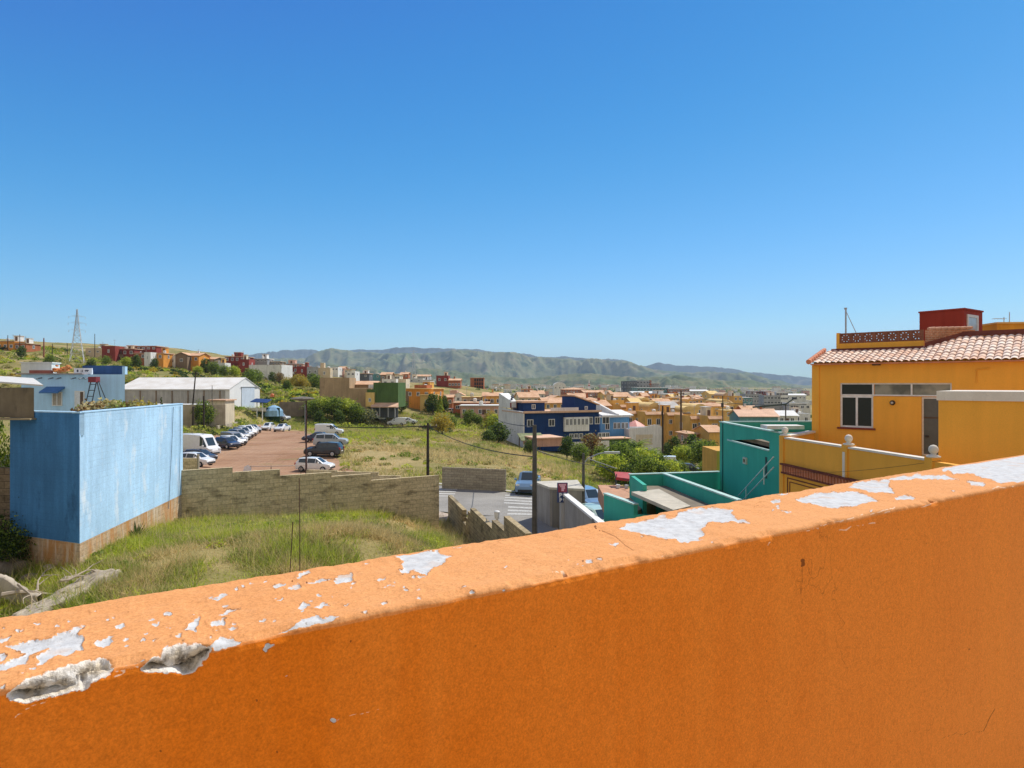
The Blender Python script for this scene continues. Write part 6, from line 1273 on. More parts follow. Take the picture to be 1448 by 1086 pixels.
r2 = thing('long_canopy', (xl - 2, Yw - 11., -6.3), 'long low white canopy roof running in front of the warehouse', 'canopy'); mb = MB(); mb.box(0, 25., 0, 4.2, 2.3, 2.55); mb.build('roof', [SH], r2)
for i in range(6):
    mb = MB(); mb.box(.5 + i * 4.6, .7 + i * 4.6, .2, .4, -.5, 2.3); mb.build('post', [PW('brown')], r2)

# ---- yellow town below, from the light blue house to the turquoise one
for lb, u0, u1, vt, Y, c, dp_, yw, rf, wn_, kw in (
    ('ochre cube house with a sunlit top, behind the light blue house roof', 863, 882, 566, 195, 'ochre', 8, 18, 'flat', (1, 1), dict(rc='yel')),
    ('orange tiled low house left of the ochre cube, behind the navy house', 845, 863, 574, 175, 'orange', 8, 16, 'gable', (2, 1), dict(top=.5)),
    ('ochre terrace house with a row of small windows under a tile edge', 877, 907, 572, 190, 'ochre', 10, 16, 'flat', (4, 2), dict(eave=1, ww=.7, wh=.9)),
    ('ochre house with a tile edge and one dark square window, nearer the parasol', 884, 914, 581, 172, 'ochre', 8, 18, 'flat', (2, 2), dict(eave=1, rc='tile')),
    ('ochre two-storey house with twin dark doors and a tile edge', 912, 937, 582, 168, 'ochre', 9, 16, 'flat', (2, 2), dict(eave=1, ww=1.2, wh=1.7)),
    ('yellow vaulted house behind the twin dark doors house', 918, 936, 576, 182, 'yellow', 9, 16, 'vault', (2, 1), dict(rc='yel', top=.6)),
    ('pale roofed house with white gable between the two wooden poles', 938, 962, 577, 180, 'white', 9, 14, 'gable', (2, 1), dict(rc='grey', top=.6)),
    ('ochre house with a sunlit tile strip, between the two wooden poles', 943, 964, 583, 168, 'ochre', 9, 16, 'flat', (2, 2), dict(eave=1)),
    ('narrow dark brown house right of the thick wooden pole', 964, 977, 584, 170, 'brown', 8, 14, 'flat', (1, 2), {}),
    ('yellow vaulted house, first of the pair over the ochre front', 966, 981, 580, 176, 'yellow', 9, 14, 'vault', (1, 1), dict(rc='yel', top=.5)),
    ('yellow vaulted house, second of the pair over the ochre front', 982, 998, 577, 180, 'yellow', 9, 14, 'vault', (1, 1), dict(rc='yel', top=.5)),
    ('ochre house with a big dark opening, right of the narrow brown house', 976, 1001, 588, 160, 'ochre', 9, 14, 'flat', (2, 1), dict(eave=1, ww=1.3, wh=1.6)),
    ('ochre house with a dark porch beside the turquoise block corner', 1001, 1020, 588, 156, 'ochre', 9, 12, 'flat', (1, 1), dict(eave=1, ww=1.5, wh=1.8)),
    ('yellow house with tiled hip roof behind the dark porch house', 1008, 1030, 575, 185, 'yellow', 9, 12, 'hip', (2, 1), dict(top=.5)),
    ('tan house with salmon roof left of the long pink roof', 1026, 1044, 580, 180, 'yellow', 9, 12, 'slab', (2, 1), dict(rc='yel', top=.6)),
    ('long low house with a broad pink-orange roof above the turquoise block', 1046, 1100, 589, 150, 'teal', 9, -4, 'gable', (0, 0), dict(pitch=.3, rc='pink', side=0)),
    ('terracotta roofed house behind the long pink roof', 1052, 1072, 581, 200, 'rust', 8, 0, 'gable', (3, 1), dict(top=.5)),
    ('rust coloured house with a small pointed gable near the yellow house', 1072, 1100, 585, 190, 'rust', 8, 0, 'gable', (3, 1), dict(top=.5, pitch=.3)),
    ('white house with a stepped roof between pink roof and yellow house', 1098, 1128, 588, 170, 'white', 9, -6, 'gable', (2, 1), dict(rc='white', top=.5, pitch=.25)),
    ('pale blue and white house tight against the yellow house corner', 1122, 1146, 585, 180, 'pale', 9, -8, 'flat', (2, 1), dict(rc='white')),
    ('low tile-roofed ochre house in front of the dark porch house', 1003, 1022, 611, 128, 'ochre', 7, 8, 'gable', (0, 0), dict(side=0, pitch=.3)),
    ('small terracotta roofed hut among the garden trees', 972, 986, 614, 132, 'pink', 5, 8, 'hip', (1, 1), dict(top=.4)),
    ('ochre house with salmon roof behind the yellow vault pair', 990, 1012, 571, 220, 'ochre', 9, 10, 'slab', (3, 1), dict(rc='pink', top=.6)),
    ('peach house with tile roof behind the pale roofed house', 930, 952, 571, 225, 'orange', 9, 14, 'gable', (3, 1), dict(top=.5)),
    ('cream house behind the row of small windows', 896, 916, 567, 235, 'cream', 9, 14, 'gable', (3, 1), dict(top=.5)),
    ('tile roofed yellow house left of the cream one, over the ochre cube', 868, 892, 561, 250, 'yellow', 9, 12, 'gable', (3, 1), dict(top=.5)),
    ('orange tile roofed house just above the navy house roof', 770, 800, 570, 185, 'ochre', 9, 12, 'gable', (3, 1), dict(top=.4, pitch=.3)),
    ('yellow gabled house above the navy house roof terrace', 778, 800, 564, 215, 'yellow', 9, 12, 'side', (2, 1), dict(top=.4)),
    ('terracotta roofed pale house above the navy house upper room', 735, 762, 562, 210, 'cream', 9, 10, 'gable', (3, 1), dict(top=.4)),
    ('small red-roofed house behind the palm near the white end wall', 737, 753, 550, 300, 'rust', 8, 0, 'slab', (3, 1), dict(rc='tile', top=.5)),
    ('white flat house left of the small red-roofed house', 718, 736, 556, 280, 'white', 8, 0, 'flat', (3, 1), dict(rc='white')),
    ('pale house between the red-roofed house and the navy gable', 752, 770, 557, 290, 'pale', 8, 6, 'gable', (3, 1), dict(top=.5)),
    ('rust tiled house right of the navy house gable', 830, 848, 566, 210, 'rust', 9, 12, 'hip', (2, 1), dict(top=.5)),
    ('white and terracotta house behind the navy house gable', 806, 830, 562, 260, 'white', 9, 8, 'gable', (3, 1), dict(top=.5)),
    ('long dark red hall with a terracotta roof, left half, under the red mast', 798, 830, 551, 420, 'rust', 14, 6, 'hip', (8, 1), dict(top=.6, pitch=.18)),
    ('long dark red hall with a terracotta roof, right half, under the red mast', 826, 866, 555, 400, 'rust', 14, 8, 'gable', (10, 1), dict(top=.6, pitch=.18)),
    ('low brown hall in front of the dark red halls', 820, 858, 560, 340, 'brown', 10, 8, 'flat', (6, 1), dict(rc='tile')),
    ('white hall with an arched roof left of the dark red halls', 783, 800, 546, 480, 'white', 12, 0, 'vault', (3, 1), dict(rc='white', top=.6)),
    ('dark red row of houses with white roofs, left part', 899, 920, 561, 330, 'red', 10, 8, 'slab', (5, 1), dict(rc='white', top=.7)),
    ('dark red row of houses with white roofs, right part', 920, 938, 563, 320, 'red', 10, 8, 'slab', (4, 1), dict(rc='tile', top=.7)),
    ('bright blue fronted workshop in the far row', 937, 952, 564, 320, 'blue', 10, 6, 'flat', (3, 1), dict(rc='grey')),
    ('long navy and white industrial hall in the far row', 953, 1002, 559, 370, 'navy', 14, 2, 'slab', (9, 1), dict(rc='white', top=.6, wh=1.0)),
    ('white roofed hall left of the long navy hall', 895, 926, 556, 420, 'pale', 14, 6, 'gable', (6, 1), dict(rc='white', top=.6, pitch=.15)),
    ('wide white roofed hall below the grey towers', 925, 960, 557, 410, 'pale', 14, 6, 'slab', (7, 1), dict(rc='white', top=.6)),
    ('dark grey tower block, darker left one of the pair', 886, 901, 539, 560, 'dgrey', 14, 10, 'flat', (4, 3), dict(ww=1.8, wh=1.6, floor=3.4, rc='grey')),
    ('grey tower block with brick-red side, right one of the pair', 900, 918, 538, 570, 'grey', 14, 10, 'flat', (4, 3), dict(ww=1.8, wh=1.6, floor=3.4, rc='grey')),
    ('brick-red tower slab joined to the grey tower block', 912, 921, 538, 575, 'rust', 12, 10, 'flat', (2, 3), dict(ww=1.4, wh=1.6, floor=3.4)),
    ('low grey block with a thin roof right of the brick-red tower slab', 920, 932, 542, 580, 'grey', 12, 6, 'slab', (4, 2), dict(rc='white', ww=1.4)),
    ('long glass-green office with white bands below the tower blocks', 901, 945, 548, 520, 'teal', 16, 6, 'slab', (10, 2), dict(rc='white', ww=2.2, wh=1.4)),
    ('brick-red and grey long block right of the glass-green office', 945, 975, 550, 520, 'rust', 14, 4, 'slab', (8, 2), dict(rc='grey', ww=1.6)),
    ('pale low hall right of the brick-red long block', 975, 1002, 553, 540, 'pale', 14, 0, 'gable', (6, 1), dict(rc='white', pitch=.15)),
    ('yellow-striped shop hall in the far row', 998, 1010, 556, 480, 'yellow', 12, 0, 'flat', (3, 1), dict(rc='white')),
    ('dark blue-grey tall hall behind the white arch frame', 1008, 1024, 555, 470, 'dgrey', 14, 0, 'flat', (3, 2), dict(ww=1.6)),
    ('dark teal hall right of the white arch frame', 1034, 1064, 562, 330, 'teal', 14, -6, 'slab', (6, 1), dict(rc='grey')),
    ('olive grey block with red top storey, middle of the far right row', 1054, 1078, 557, 400, 'grey', 12, -4, 'flat', (6, 2), dict(ww=1.4)),
    ('white block with a red panel storey in the far right row', 1062, 1078, 553, 470, 'red', 10, 0, 'slab', (4, 1), dict(rc='white', ww=1.6, top=.7)),
    ('dark red panelled block in the far right row', 1082, 1093, 553, 460, 'red', 10, 0, 'slab', (3, 2), dict(rc='white', ww=1.6, top=.7)),
    ('grey apartment slab with dark vertical stripe, far right row', 1080, 1104, 559, 360, 'grey', 12, -8, 'flat', (5, 3), dict(ww=1.5, wh=1.3, floor=2.6, top=.8)),
    ('white apartment slab with horizontal bands, next to the grey slab', 1098, 1114, 554, 400, 'white', 12, -8, 'flat', (4, 4), dict(ww=2., wh=1.3, floor=2.8, rc='white', top=.8)),
    ('pale block with two dark vents against the yellow house', 1116, 1146, 570, 250, 'pale', 10, -8, 'flat', (4, 2), dict(rc='white', ww=1.2)),
    ('grey long wall-like hall below the apartment slabs', 1066, 1116, 574, 260, 'grey', 9, -6, 'flat', (8, 1), dict(rc='grey', ww=.8, wh=.8)),
    ('pale hall behind the two dark vents block', 1112, 1140, 559, 420, 'pale', 12, -8, 'gable', (5, 1), dict(rc='white', pitch=.15)),
):
    house(lb, u0, u1, vt, Y, c, dp_, yw, rf, wn_, **{**dict(top=.9), **kw})
for i in range(44):
    u = XR.uniform(852, 1040); Y = XR.uniform(205, 330); c = XR.choice(['ochre', 'ochre', 'yellow', 'orange']); w2 = XR.uniform(8, 15); vt = 543 + (9.6 + XR.uniform(-1.5, 2.)) / Y * F * (.62 if Y > 260 else .66)
    house('small %s house in the dense middle rows of the yellow town' % c, u, u + w2, vt, Y, c, XR.uniform(6, 9), XR.uniform(4, 18), XR.choice(['flat', 'flat', 'gable', 'slab', 'vault']), (2, 1), rc=XR.choice(['yel', 'yel', 'tan', 'tile']) , top=.6, group='small %s houses in the middle rows of the yellow town' % c)
# white arch frame and red mast
o = thing('arch_frame', (ground(1028, 300).x, 300., -11.), 'slanting white portal frame standing over the roofs of the far right row', 'frame', yaw=-.15)
for pts in ([(-3, 0, -6), (-4.2, 0, 5.2)], [(-4.2, 0, 5.2), (.2, 0, 6.2)], [(.2, 0, 6.2), (3.8, 0, -5)], [(-3.6, 0, 1.), (1.5, 0, 1.6)]):
    mb = MB(); mb.tube(pts, .45, 4); mb.build('beam', [PW('cream')], o)
o = thing('telecom_mast', (ground(833, 410).x, 410., -5.5), 'red and white lattice telecom mast on the dark red halls', 'mast'); mr_, mw_ = plain('mast_red', (.45, .05, .04)), plain('mast_white', (.75, .75, .75))
for k in range(4):
    mb = MB(); r0, r1 = .9 - .18 * k, .9 - .18 * (k + 1); z0, z1 = k * 2.0, k * 2.0 + 2
    for i in range(4):
        an = i * pi / 2 + pi / 4; mb.tube([(r0 * cos(an), r0 * sin(an), z0), (r1 * cos(an), r1 * sin(an), z1)], .12, 4); a2 = an + pi / 2; mb.tube([(r0 * cos(an), r0 * sin(an), z0), (r1 * cos(a2), r1 * sin(a2), z1)], .08, 4)
    mb.build('section', [mr_ if k % 2 == 0 else mw_], o)
mb = MB(); mb.lathe([(.05, 5.), (.9, 5.2), (.9, 5.5), (.05, 5.6)], 10); mb.build('dish', [mw_], o)
# ------------------------------------------------------------------ vehicles
TYRE = plain('tyre', (.018, .018, .018), .9); RIM = plain('rim', (.42, .42, .43), .35, .5); CARGL = NT('car_glass').fin((.03, .045, .055), .06, .7); LAMP = plain('lamp_clear', (.65, .65, .62), .2); TAIL = plain('lamp_red', (.35, .015, .015), .3); TRIM = plain('black_trim', (.03, .03, .032), .7); PLATE = plain('number_plate', (.7, .7, .66))
CPAINT = {k: carpaint('car_' + k, c) for k, c in dict(white=(.76, .76, .75), silver=(.42, .44, .46), grey=(.17, .18, .20), navy=(.018, .028, .065), black=(.014, .015, .02), blue=(.16, .27, .42), green=(.42, .56, .48)).items()}
# stations along the body: (x, half width, shoulder height, roof height, roof half width); cabin between i0 and i1
CARS = {
    'hatch': dict(L=4.0, st=[(-2., .70, .80, .82, .6), (-1.93, .80, .95, 1.0, .62), (-1.62, .84, .98, 1.44, .56), (-.6, .86, .95, 1.50, .60), (.35, .86, .93, 1.46, .58), (1.08, .84, .92, .97, .62), (1.75, .80, .80, .84, .6), (2., .66, .62, .66, .5)], cab=(2, 5), rear=(1, 2), wx=(-1.25, 1.22), r=.31),
    'suv': dict(L=4.5, st=[(-2.25, .76, .85, .9, .6), (-2.15, .88, 1.1, 1.15, .66), (-1.85, .91, 1.12, 1.66, .62), (-.7, .92, 1.08, 1.72, .66), (.45, .92, 1.06, 1.68, .63), (1.15, .90, 1.05, 1.12, .68), (2.0, .86, .95, 1.0, .66), (2.25, .72, .7, .74, .55)], cab=(2, 5), rear=(1, 2), wx=(-1.35, 1.38), r=.36),
    'sedan': dict(L=4.5, st=[(-2.25, .70, .78, .8, .6), (-2.1, .84, .96, 1.0, .66), (-1.35, .87, .97, 1.02, .66), (-.75, .88, .95, 1.40, .56), (.3, .88, .93, 1.42, .58), (1.1, .86, .92, .97, .64), (2.0, .82, .78, .82, .62), (2.25, .66, .6, .64, .5)], cab=(3, 5), rear=(2, 3), wx=(-1.35, 1.38), r=.32),
    'van': dict(L=5.9, st=[(-2.95, .92, 1.3, 2.55, .86), (-2.85, .98, 1.3, 2.68, .90), (-.8, .99, 1.3, 2.72, .90), (1.25, .99, 1.28, 2.66, .88), (1.75, .98, 1.25, 2.35, .82), (2.35, .95, 1.22, 1.3, .80), (2.8, .90, 1.0, 1.05, .76), (2.95, .80, .7, .75, .65)], cab=(3, 5), rear=None, wx=(-1.75, 1.9), r=.35),
    'smallvan': dict(L=4.4, st=[(-2.2, .80, 1.1, 1.76, .74), (-2.12, .88, 1.1, 1.84, .78), (-.9, .90, 1.08, 1.87, .78), (.25, .90, 1.06, 1.82, .76), (.55, .90, 1.05, 1.72, .72), (1.25, .87, 1.02, 1.08, .70), (2.0, .82, .88, .92, .68), (2.2, .68, .65, .7, .55)], cab=(3, 5), rear=None, wx=(-1.3, 1.35), r=.32),
    'pickup': dict(L=5.1, st=[(-2.55, .84, .95, 1.0, .8), (-2.5, .90, 1.05, 1.08, .84), (-.75, .91, 1.05, 1.08, .84), (-.55, .91, 1.05, 1.68, .66), (.55, .91, 1.05, 1.74, .68), (1.2, .90, 1.05, 1.12, .72), (2.3, .88, .98, 1.02, .72), (2.55, .76, .7, .75, .6)], cab=(3, 5), rear=None, wx=(-1.6, 1.6), r=.38)}


def car(kind, colour, u, Y, yaw, label, group=None, name='parked_car', cat='car', lift=0.):
    c = CARS[kind]; st_ = c['st']; r = thing(name, ground(u, Y, .07 + lift), label, cat, group, R(yaw)); rows = []
    for (x, hw, zs_, zr, rw) in st_:
        zb = .26 if abs(x) < c['L'] / 2 - .05 else .36
        rows.append([(x, -hw * .93, zb), (x, -hw, zb + .18), (x, -hw, zs_ * .72), (x, -hw * .965, zs_), (x, -rw, zr - .05), (x, -rw * .75, zr), (x, rw * .75, zr), (x, rw, zr - .05), (x, hw * .965, zs_), (x, hw, zs_ * .72), (x, hw, zb + .18), (x, hw * .93, zb)])
    n_ = 12; mb = MB(); mb.add([p for row in rows for p in row], [(i * n_ + j, (i + 1) * n_ + j, (i + 1) * n_ + (j + 1) % n_, i * n_ + (j + 1) % n_) for i in range(len(rows) - 1) for j in range(n_)] + [tuple(range(n_)), tuple((len(rows) - 1) * n_ + j for j in range(n_ - 1, -1, -1))])
    body = mb.build('body', [CPAINT[colour]], r)
    V_ = [[Vector(p) for p in row] for row in rows]

    def pane(nm, a, b, d, e, inset=.12, off=.012, m=CARGL):
        """glass set a little proud over one facet of the body"""
        cen = (a + b + d + e) / 4; nn = (b - a).cross(e - a).normalized(); 
        if nn.dot(cen - Vector((cen.x * .6, 0, .8))) < 0: nn = -nn
        q4 = [p.lerp(cen, inset) + nn * off for p in (a, b, d, e)]; mb = MB(); mb.add(q4, [(0, 1, 2, 3)]); return mb.build(nm, [m], r)
    i0, i1 = c['cab']
    for s_, (j0, j1) in ((-1, (3, 4)), (1, (8, 7))):
        for i in range(i0, i1): pane('side_window', V_[i][j0], V_[i + 1][j0], V_[i + 1][j1], V_[i][j1], .10)
    pane('windscreen', V_[i1 - 1][5], V_[i1][5], V_[i1][6], V_[i1 - 1][6], .08); 
    if c['rear']: pane('rear_window', V_[c['rear'][0]][5], V_[c['rear'][1]][5], V_[c['rear'][1]][6], V_[c['rear'][0]][6], .12)
    elif kind != 'pickup': mb = MB(); x = st_[0][0] - .012; [mb.quad((x, ya_, 1.3 * st_[0][3] / 2.0), (x, yb_, 1.3 * st_[0][3] / 2.0), (x, yb_, st_[0][3] * .9), (x, ya_, st_[0][3] * .9)) for ya_, yb_ in ((-.6, -.05), (.05, .6))]; mb.build('rear_window', [CARGL], r)
    else: mb = MB(); mb.box(-2.42, -.8, -.72, .72, 1.075, 1.09); mb.build('load_bed', [TRIM], r); pane('rear_window', V_[2][5], V_[3][5], V_[3][6], V_[2][6], .15)
    for x in c['wx']:
        for s_ in (-1, 1):
            y = s_ * (st_[3][1] - .09); mb = MB(); mb.lathe([(c['r'] * .62, -.11), (c['r'], -.09), (c['r'], .09), (c['r'] * .62, .11)], 16); w_ = mb.build('wheel', [TYRE], r, loc=(x, y, c['r'])); w_.rotation_euler = (pi / 2, 0, 0)
            mb = MB(); mb.lathe([(c['r'] * .62, -.118), (c['r'] * .5, -.125), (.05, -.12), (.05, .12), (c['r'] * .5, .125), (c['r'] * .62, .118)], 10); mb.build('rim', [RIM], w_)
    xf, xb = st_[-2][0], st_[0][0]
    for s_ in (-1, 1):
        y = s_ * st_[-2][1] * .72; mb = MB(); mb.box(xf - .05, xf + .16, y - .16, y + .16, st_[-2][2] * .80, st_[-2][2] * .97); mb.build('headlight', [LAMP], r)
        y = s_ * st_[1][1] * .86; mb = MB(); mb.box(xb - .03, xb + .12, y - .10, y + .10, st_[1][2] * .78, st_[1][2] * 1.02); mb.build('tail_light', [TAIL], r)
        mb = MB(); xm = st_[i1][0] - .35; mb.box(xm - .08, xm + .08, s_ * st_[3][1] - .02 + s_ * .1 - .09, s_ * st_[3][1] + s_ * .1 + .09, st_[3][2] + .02, st_[3][2] + .18); mb.build('mirror', [CPAINT[colour]], r)
    mb = MB(); mb.box(st_[-1][0] - .1, st_[-1][0] + .015, -.6, .6, .34, .52); mb.build('bumper_grille', [TRIM], r); mb = MB(); mb.box(st_[0][0] - .02, st_[0][0] + .01, -.26, .26, .62, .74); mb.build('number_plate', [PLATE], r)
    return r


G = 'vehicles parked on the red dirt lot'
car('hatch', 'white', 446, 69.5, -8, 'white hatchback parked behind the lamp post, closest to the low block wall', G)
car('suv', 'black', 458, 77, 176, 'black estate car with its tail lights toward the field, next to the white hatchback', G)
car('suv', 'silver', 468, 87, 4, 'silver grey car with a visible front wheel, between two dark cars', G)
car('sedan', 'navy', 450, 93, 178, 'navy saloon behind the silver grey car at the right of the lot', G)
car('smallvan', 'white', 466, 104, 2, 'small white delivery van, last in the right-hand row of the lot', G, 'delivery_van', 'van')
car('van', 'white', 281, 80, -24, 'tall white panel van beside the blue house wall', G, 'panel_van', 'van')
car('hatch', 'white', 277, 70, -14, 'white hatchback in front of the tall panel van', G)
car('hatch', 'black', 283, 75, -20, 'dark car mostly covered by the white hatchback and tall panel van', G)
car('hatch', 'navy', 321, 85, -32, 'small navy hatchback just right of the tall panel van', G)
car('smallvan', 'grey', 331, 91, -34, 'grey small van behind the navy hatchback in the left row', G, 'small_van', 'van')
car('suv', 'grey', 338, 98, -38, 'dark grey estate in the middle of the left row', G)
car('suv', 'white', 349, 106, -42, 'white people carrier in the left row behind the dark grey estate', G)
car('sedan', 'silver', 357, 113, -46, 'silver saloon at the far end of the left row', G)
car('hatch', 'white', 326.5, 88, -33, 'white hatchback squeezed between the navy hatchback and the grey small van', G); car('hatch', 'white', 334.5, 94.5, -36, 'white hatchback squeezed between the grey small van and the dark grey estate', G); car('suv', 'silver', 343.5, 102, -40, 'silver people carrier just behind the dark grey estate', G); car('hatch', 'white', 353, 109.5, -44, 'white hatchback before the silver saloon in the left row', G)
car('hatch', 'white', 379, 120, -86, 'white hatchback facing the viewer at the head of the lot, nearer the left row', G)
car('sedan', 'white', 399, 117, -92, 'white saloon facing the viewer at the head of the lot, nearer the lamp post', G)
car('pickup', 'silver', 394, 136, -18, 'silver pickup with a canopy beside the brown yard wall', G, 'pickup_truck', 'pickup')
G2 = 'white vehicles lined up along the field edge'
car('suv', 'white', 523, 150, 176, 'white off-roader at the left of the field edge row', G2); car('hatch', 'white', 540, 152, 100, 'small white car with its rear dark, middle of the field edge row', G2); car('smallvan', 'white', 561, 150, 178, 'white van at the right of the field edge row', G2, 'small_van', 'van'); car('sedan', 'white', 577, 151, 0, 'white saloon touching the white van in the field edge row', G2)
car('sedan', 'white', 634, 186, 20, 'white car on the slope behind the yellow flowering tree', None); car('suv', 'white', 643, 180, -10, 'white car below the brick-red house, nearer the pink house', None); car('hatch', 'white', 589, 178, 0, 'white car on the grass below the orange house', None)
car('pickup', 'blue', 747, 56.5, -98, 'blue pickup truck facing the viewer beside the utility pole', None, 'pickup_truck', 'pickup', .05)
car('suv', 'blue', 832, 49.5, -75, 'dusty blue car behind the grey garage roof', None); car('suv', 'green', 845, 42.5, -70, 'pale green car behind the sunlit coping of the street wall', None)
car('pickup', 'silver', 951, 101, -12, 'grey camper pickup by the garden path', None, 'pickup_truck', 'pickup'); car('hatch', 'black', 975, 98, -20, 'dark car parked on the garden path beside the camper pickup', None)
cmp_ = [o for o in bpy.data.objects if o.get('label') == 'grey camper pickup by the garden path'][0]; mb = MB(); mb.box(-2.4, -.7, -.85, .85, 1.09, 2.2); mb.box(-.7, .5, -.8, .8, 1.78, 2.25); o = mb.build('camper_shell', [CPAINT['white']], cmp_); mb = MB(); mb.quad((-2.1, -.86, 1.4), (-1.1, -.86, 1.4), (-1.1, -.86, 1.9), (-2.1, -.86, 1.9)); mb.build('camper_window', [CARGL], o)
# upturned boat beside the lot
o = thing('boat', ground(362, 134, .3), 'white boat hull lying beside the lot entrance', 'boat', yaw=-.1); mb = MB(); ns = 9
pr = [(-2.4 + 4.8 * i / (ns - 1), .9 * sin(pi * min(.98, .12 + .88 * (1 - i / (ns - 1)) ** .6 * .9)) + .03) for i in range(ns)]
vs = []; 
for x, hw in pr: vs += [(x, -hw, .95), (x, -hw * .8, .35), (x, 0, .05), (x, hw * .8, .35), (x, hw, .95)]
mb.add(vs, [(i * 5 + j, (i + 1) * 5 + j, (i + 1) * 5 + j + 1, i * 5 + j + 1) for i in range(ns - 1) for j in range(4)]); mb.build('hull', [CPAINT['white']], o); mb = MB(); mb.add([(x, -hw * .9, .9) for x, hw in pr] + [(x, hw * .9, .9) for x, hw in pr], [(i, i + 1, ns + i + 1, ns + i) for i in range(ns - 1)]); mb.build('deck', [plain('deck_grey', (.45, .45, .42))], o)
# ------------------------------------------------------------------ poles, lamps, wires
WOOD = paint('pole_wood', (.055, .042, .032), .3, 4.); POLEG = paint('pole_grey', (.11, .10, .085), .25, 3.); WIRE = plain('wire_black', (.02, .02, .02), .7)


def pole(u, Y, vtop, r0, m, label, name='utility_pole', arm=None, vb=None, ins=True):
    b = ground(u, Y); zt = (543 - vtop) / F * Y; h_ = zt - b.z; o = thing(name, b, label, 'pole'); mb = MB(); mb.tube([(0, 0, -.6), (0, 0, h_ * .5), (0, 0, h_)], [r0 * 1.15, r0, r0 * .8], 10); mb.build('shaft', [m], o)
    if arm:
        mb = MB(); mb.box(-arm, arm, -.06, .06, h_ - .45, h_ - .33); a_ = mb.build('crossarm', [m], o)
        for x in (-arm * .9, 0.25, arm * .9):
            mb = MB(); mb.lathe([(.03, -.33), (.05, -.25), (.055, -.2), (.03, -.15)], 6, (x, 0, h_)); mb.build('insulator', [plain('porcelain', (.4, .36, .3))], a_)
    elif ins:
        mb = MB(); mb.box(-.14, .14, r0, r0 + .12, h_ - 1.3, h_ - .8); mb.build('bracket', [plain('dark_steel', (.05, .05, .05))], o)
    return o, zt


def wire(p0, p1, sag, r_, label, n_=14):
    p0, p1 = Vector(p0), Vector(p1); pts = [p0.lerp(p1, i / n_) - Vector((0, 0, sag * 4 * (i / n_) * (1 - i / n_))) for i in range(n_ + 1)]; mb = MB(); mb.tube(pts, r_, 4); return tag(mb.build('cable', [WIRE]), label, 'cable')


pole(605, 61.5, 598, .14, WOOD, 'dark wooden utility pole with a short crossarm in the middle of the field', arm=.9)
pole(756, 37., 601, .15, POLEG, 'weathered grey utility pole beside the grey garage, cut off by the parapet')
wire(P(605, 602, 61.5), P(462, 603, 64), .15, .045, 'straight dark cable running left from the field pole'); wire(P(608, 604, 61.5), P(756, 646, 37), .5, .03, 'sagging cable from the field pole down to the grey utility pole')
wire(P(756, 636, 37), P(873, 662, 46), .2, .022, 'cable from the grey utility pole toward the street lamp'); wire(P(835, 649, 46), P(1040, 742, 26), .3, .022, 'cable passing over the turquoise house terraces')
wire(P(1109, 668, 23.5), P(1330, 651, 16.5), .12, .004, 'thin cable crossing the ochre terrace wall'); wire(P(756, 603, 37), P(690, 583, 120), .6, .03, 'cable from the grey utility pole up to the white end wall')
o, zt = pole(433, 60, 566, .075, paint('lamp_pole_rust', (.085, .04, .035), .3, 3.), 'tall rusty lamp post with a broad flat head at the edge of the dirt lot', 'lamp_post', ins=False); h_ = zt - o.location.z
mb = MB(); mb.tube([(-.1, 0, h_ * .55), (-.1, 0, h_ * .95)], .04, 6); mb.build('conduit', [st], o); mb = MB(); mb.lathe([(.10, h_ - .1), (.5, h_ + .0), (.95, h_ + .12), (1.0, h_ + .16), (.9, h_ + .22), (.3, h_ + .34), (.02, h_ + .36)], 20); hd = mb.build('lamp_head', [paint('lamp_head_brown', (.16, .14, .12), .3, 3.)], o); hd.location = (-.35, 0, 0); hd.scale = (1.15, 1, 1)
o, zt = pole(825, 45.5, 641, .11, POLEG, 'grey street lamp with a bent arm beside the street wall', 'street_lamp', ins=False); h_ = zt - o.location.z; mb = MB(); mb.tube([(0, 0, h_ - .75), (.35, 0, h_ - .35), (1.1, 0, h_ - .02), (1.6, 0, h_ + .05)], .045, 6); mb.build('arm', [st], o); mb = MB(); mb.box(1.5, 2.6, -.14, .14, h_ - .02, h_ + .12); mb.build('lamp_head', [plain('lamp_grey', (.5, .5, .48))], o)
mb = MB(); mb.tube([(.4, 0, h_ - .4), (2.4, .1, h_ - 1.1)], .03, 5); mb.build('stay', [st], o)
o, zt = pole(1111, 60, 572, .07, POLEG, 'slim lamp post with a long horizontal arm behind the turquoise house', 'street_lamp', ins=False); h_ = zt - o.location.z; mb = MB(); mb.tube([(-3.1, 0, h_ - .25), (0, 0, h_ + .02)], .09, 6); mb.tube([(0, 0, h_ + .02), (.75, 0, h_ + .55)], .06, 6); mb.build('arm', [plain('arm_green', (.05, .07, .06))], o); mb = MB(); mb.box(.65, 1.0, -.12, .12, h_ + .48, h_ + .68); mb.build('lamp_head', [plain('dark_steel', (.05, .05, .05))], o)
pole(937, 92, 574, .13, WOOD, 'brown wooden pole in front of the white garden house'); pole(963, 150, 552, .24, paint('pole_brown', (.12, .075, .045), .3, 2.), 'thick brown wooden pole rising from the yellow houses'); pole(1022, 75, 560, .07, POLEG, 'slim dark pole in front of the turquoise block corner')
wire(P(963, 556, 150), P(1140, 572, 90), 1., .05, 'cable from the thick brown pole across the far right row')
pole(270, 112, 525, .12, WOOD, 'leaning dark pole in front of the warehouse roof', arm=.6)[0].rotation_euler = (0, .09, 0)
pole(273, 107, 575, .16, WOOD, 'left one of two dark posts at the beige yard wall', 'post', ins=False); pole(288, 107, 560, .15, WOOD, 'right one of two dark posts at the beige yard wall', 'post', ins=False); pole(300, 112, 545, .06, POLEG, 'thin pole before the grey side of the warehouse', ins=False)
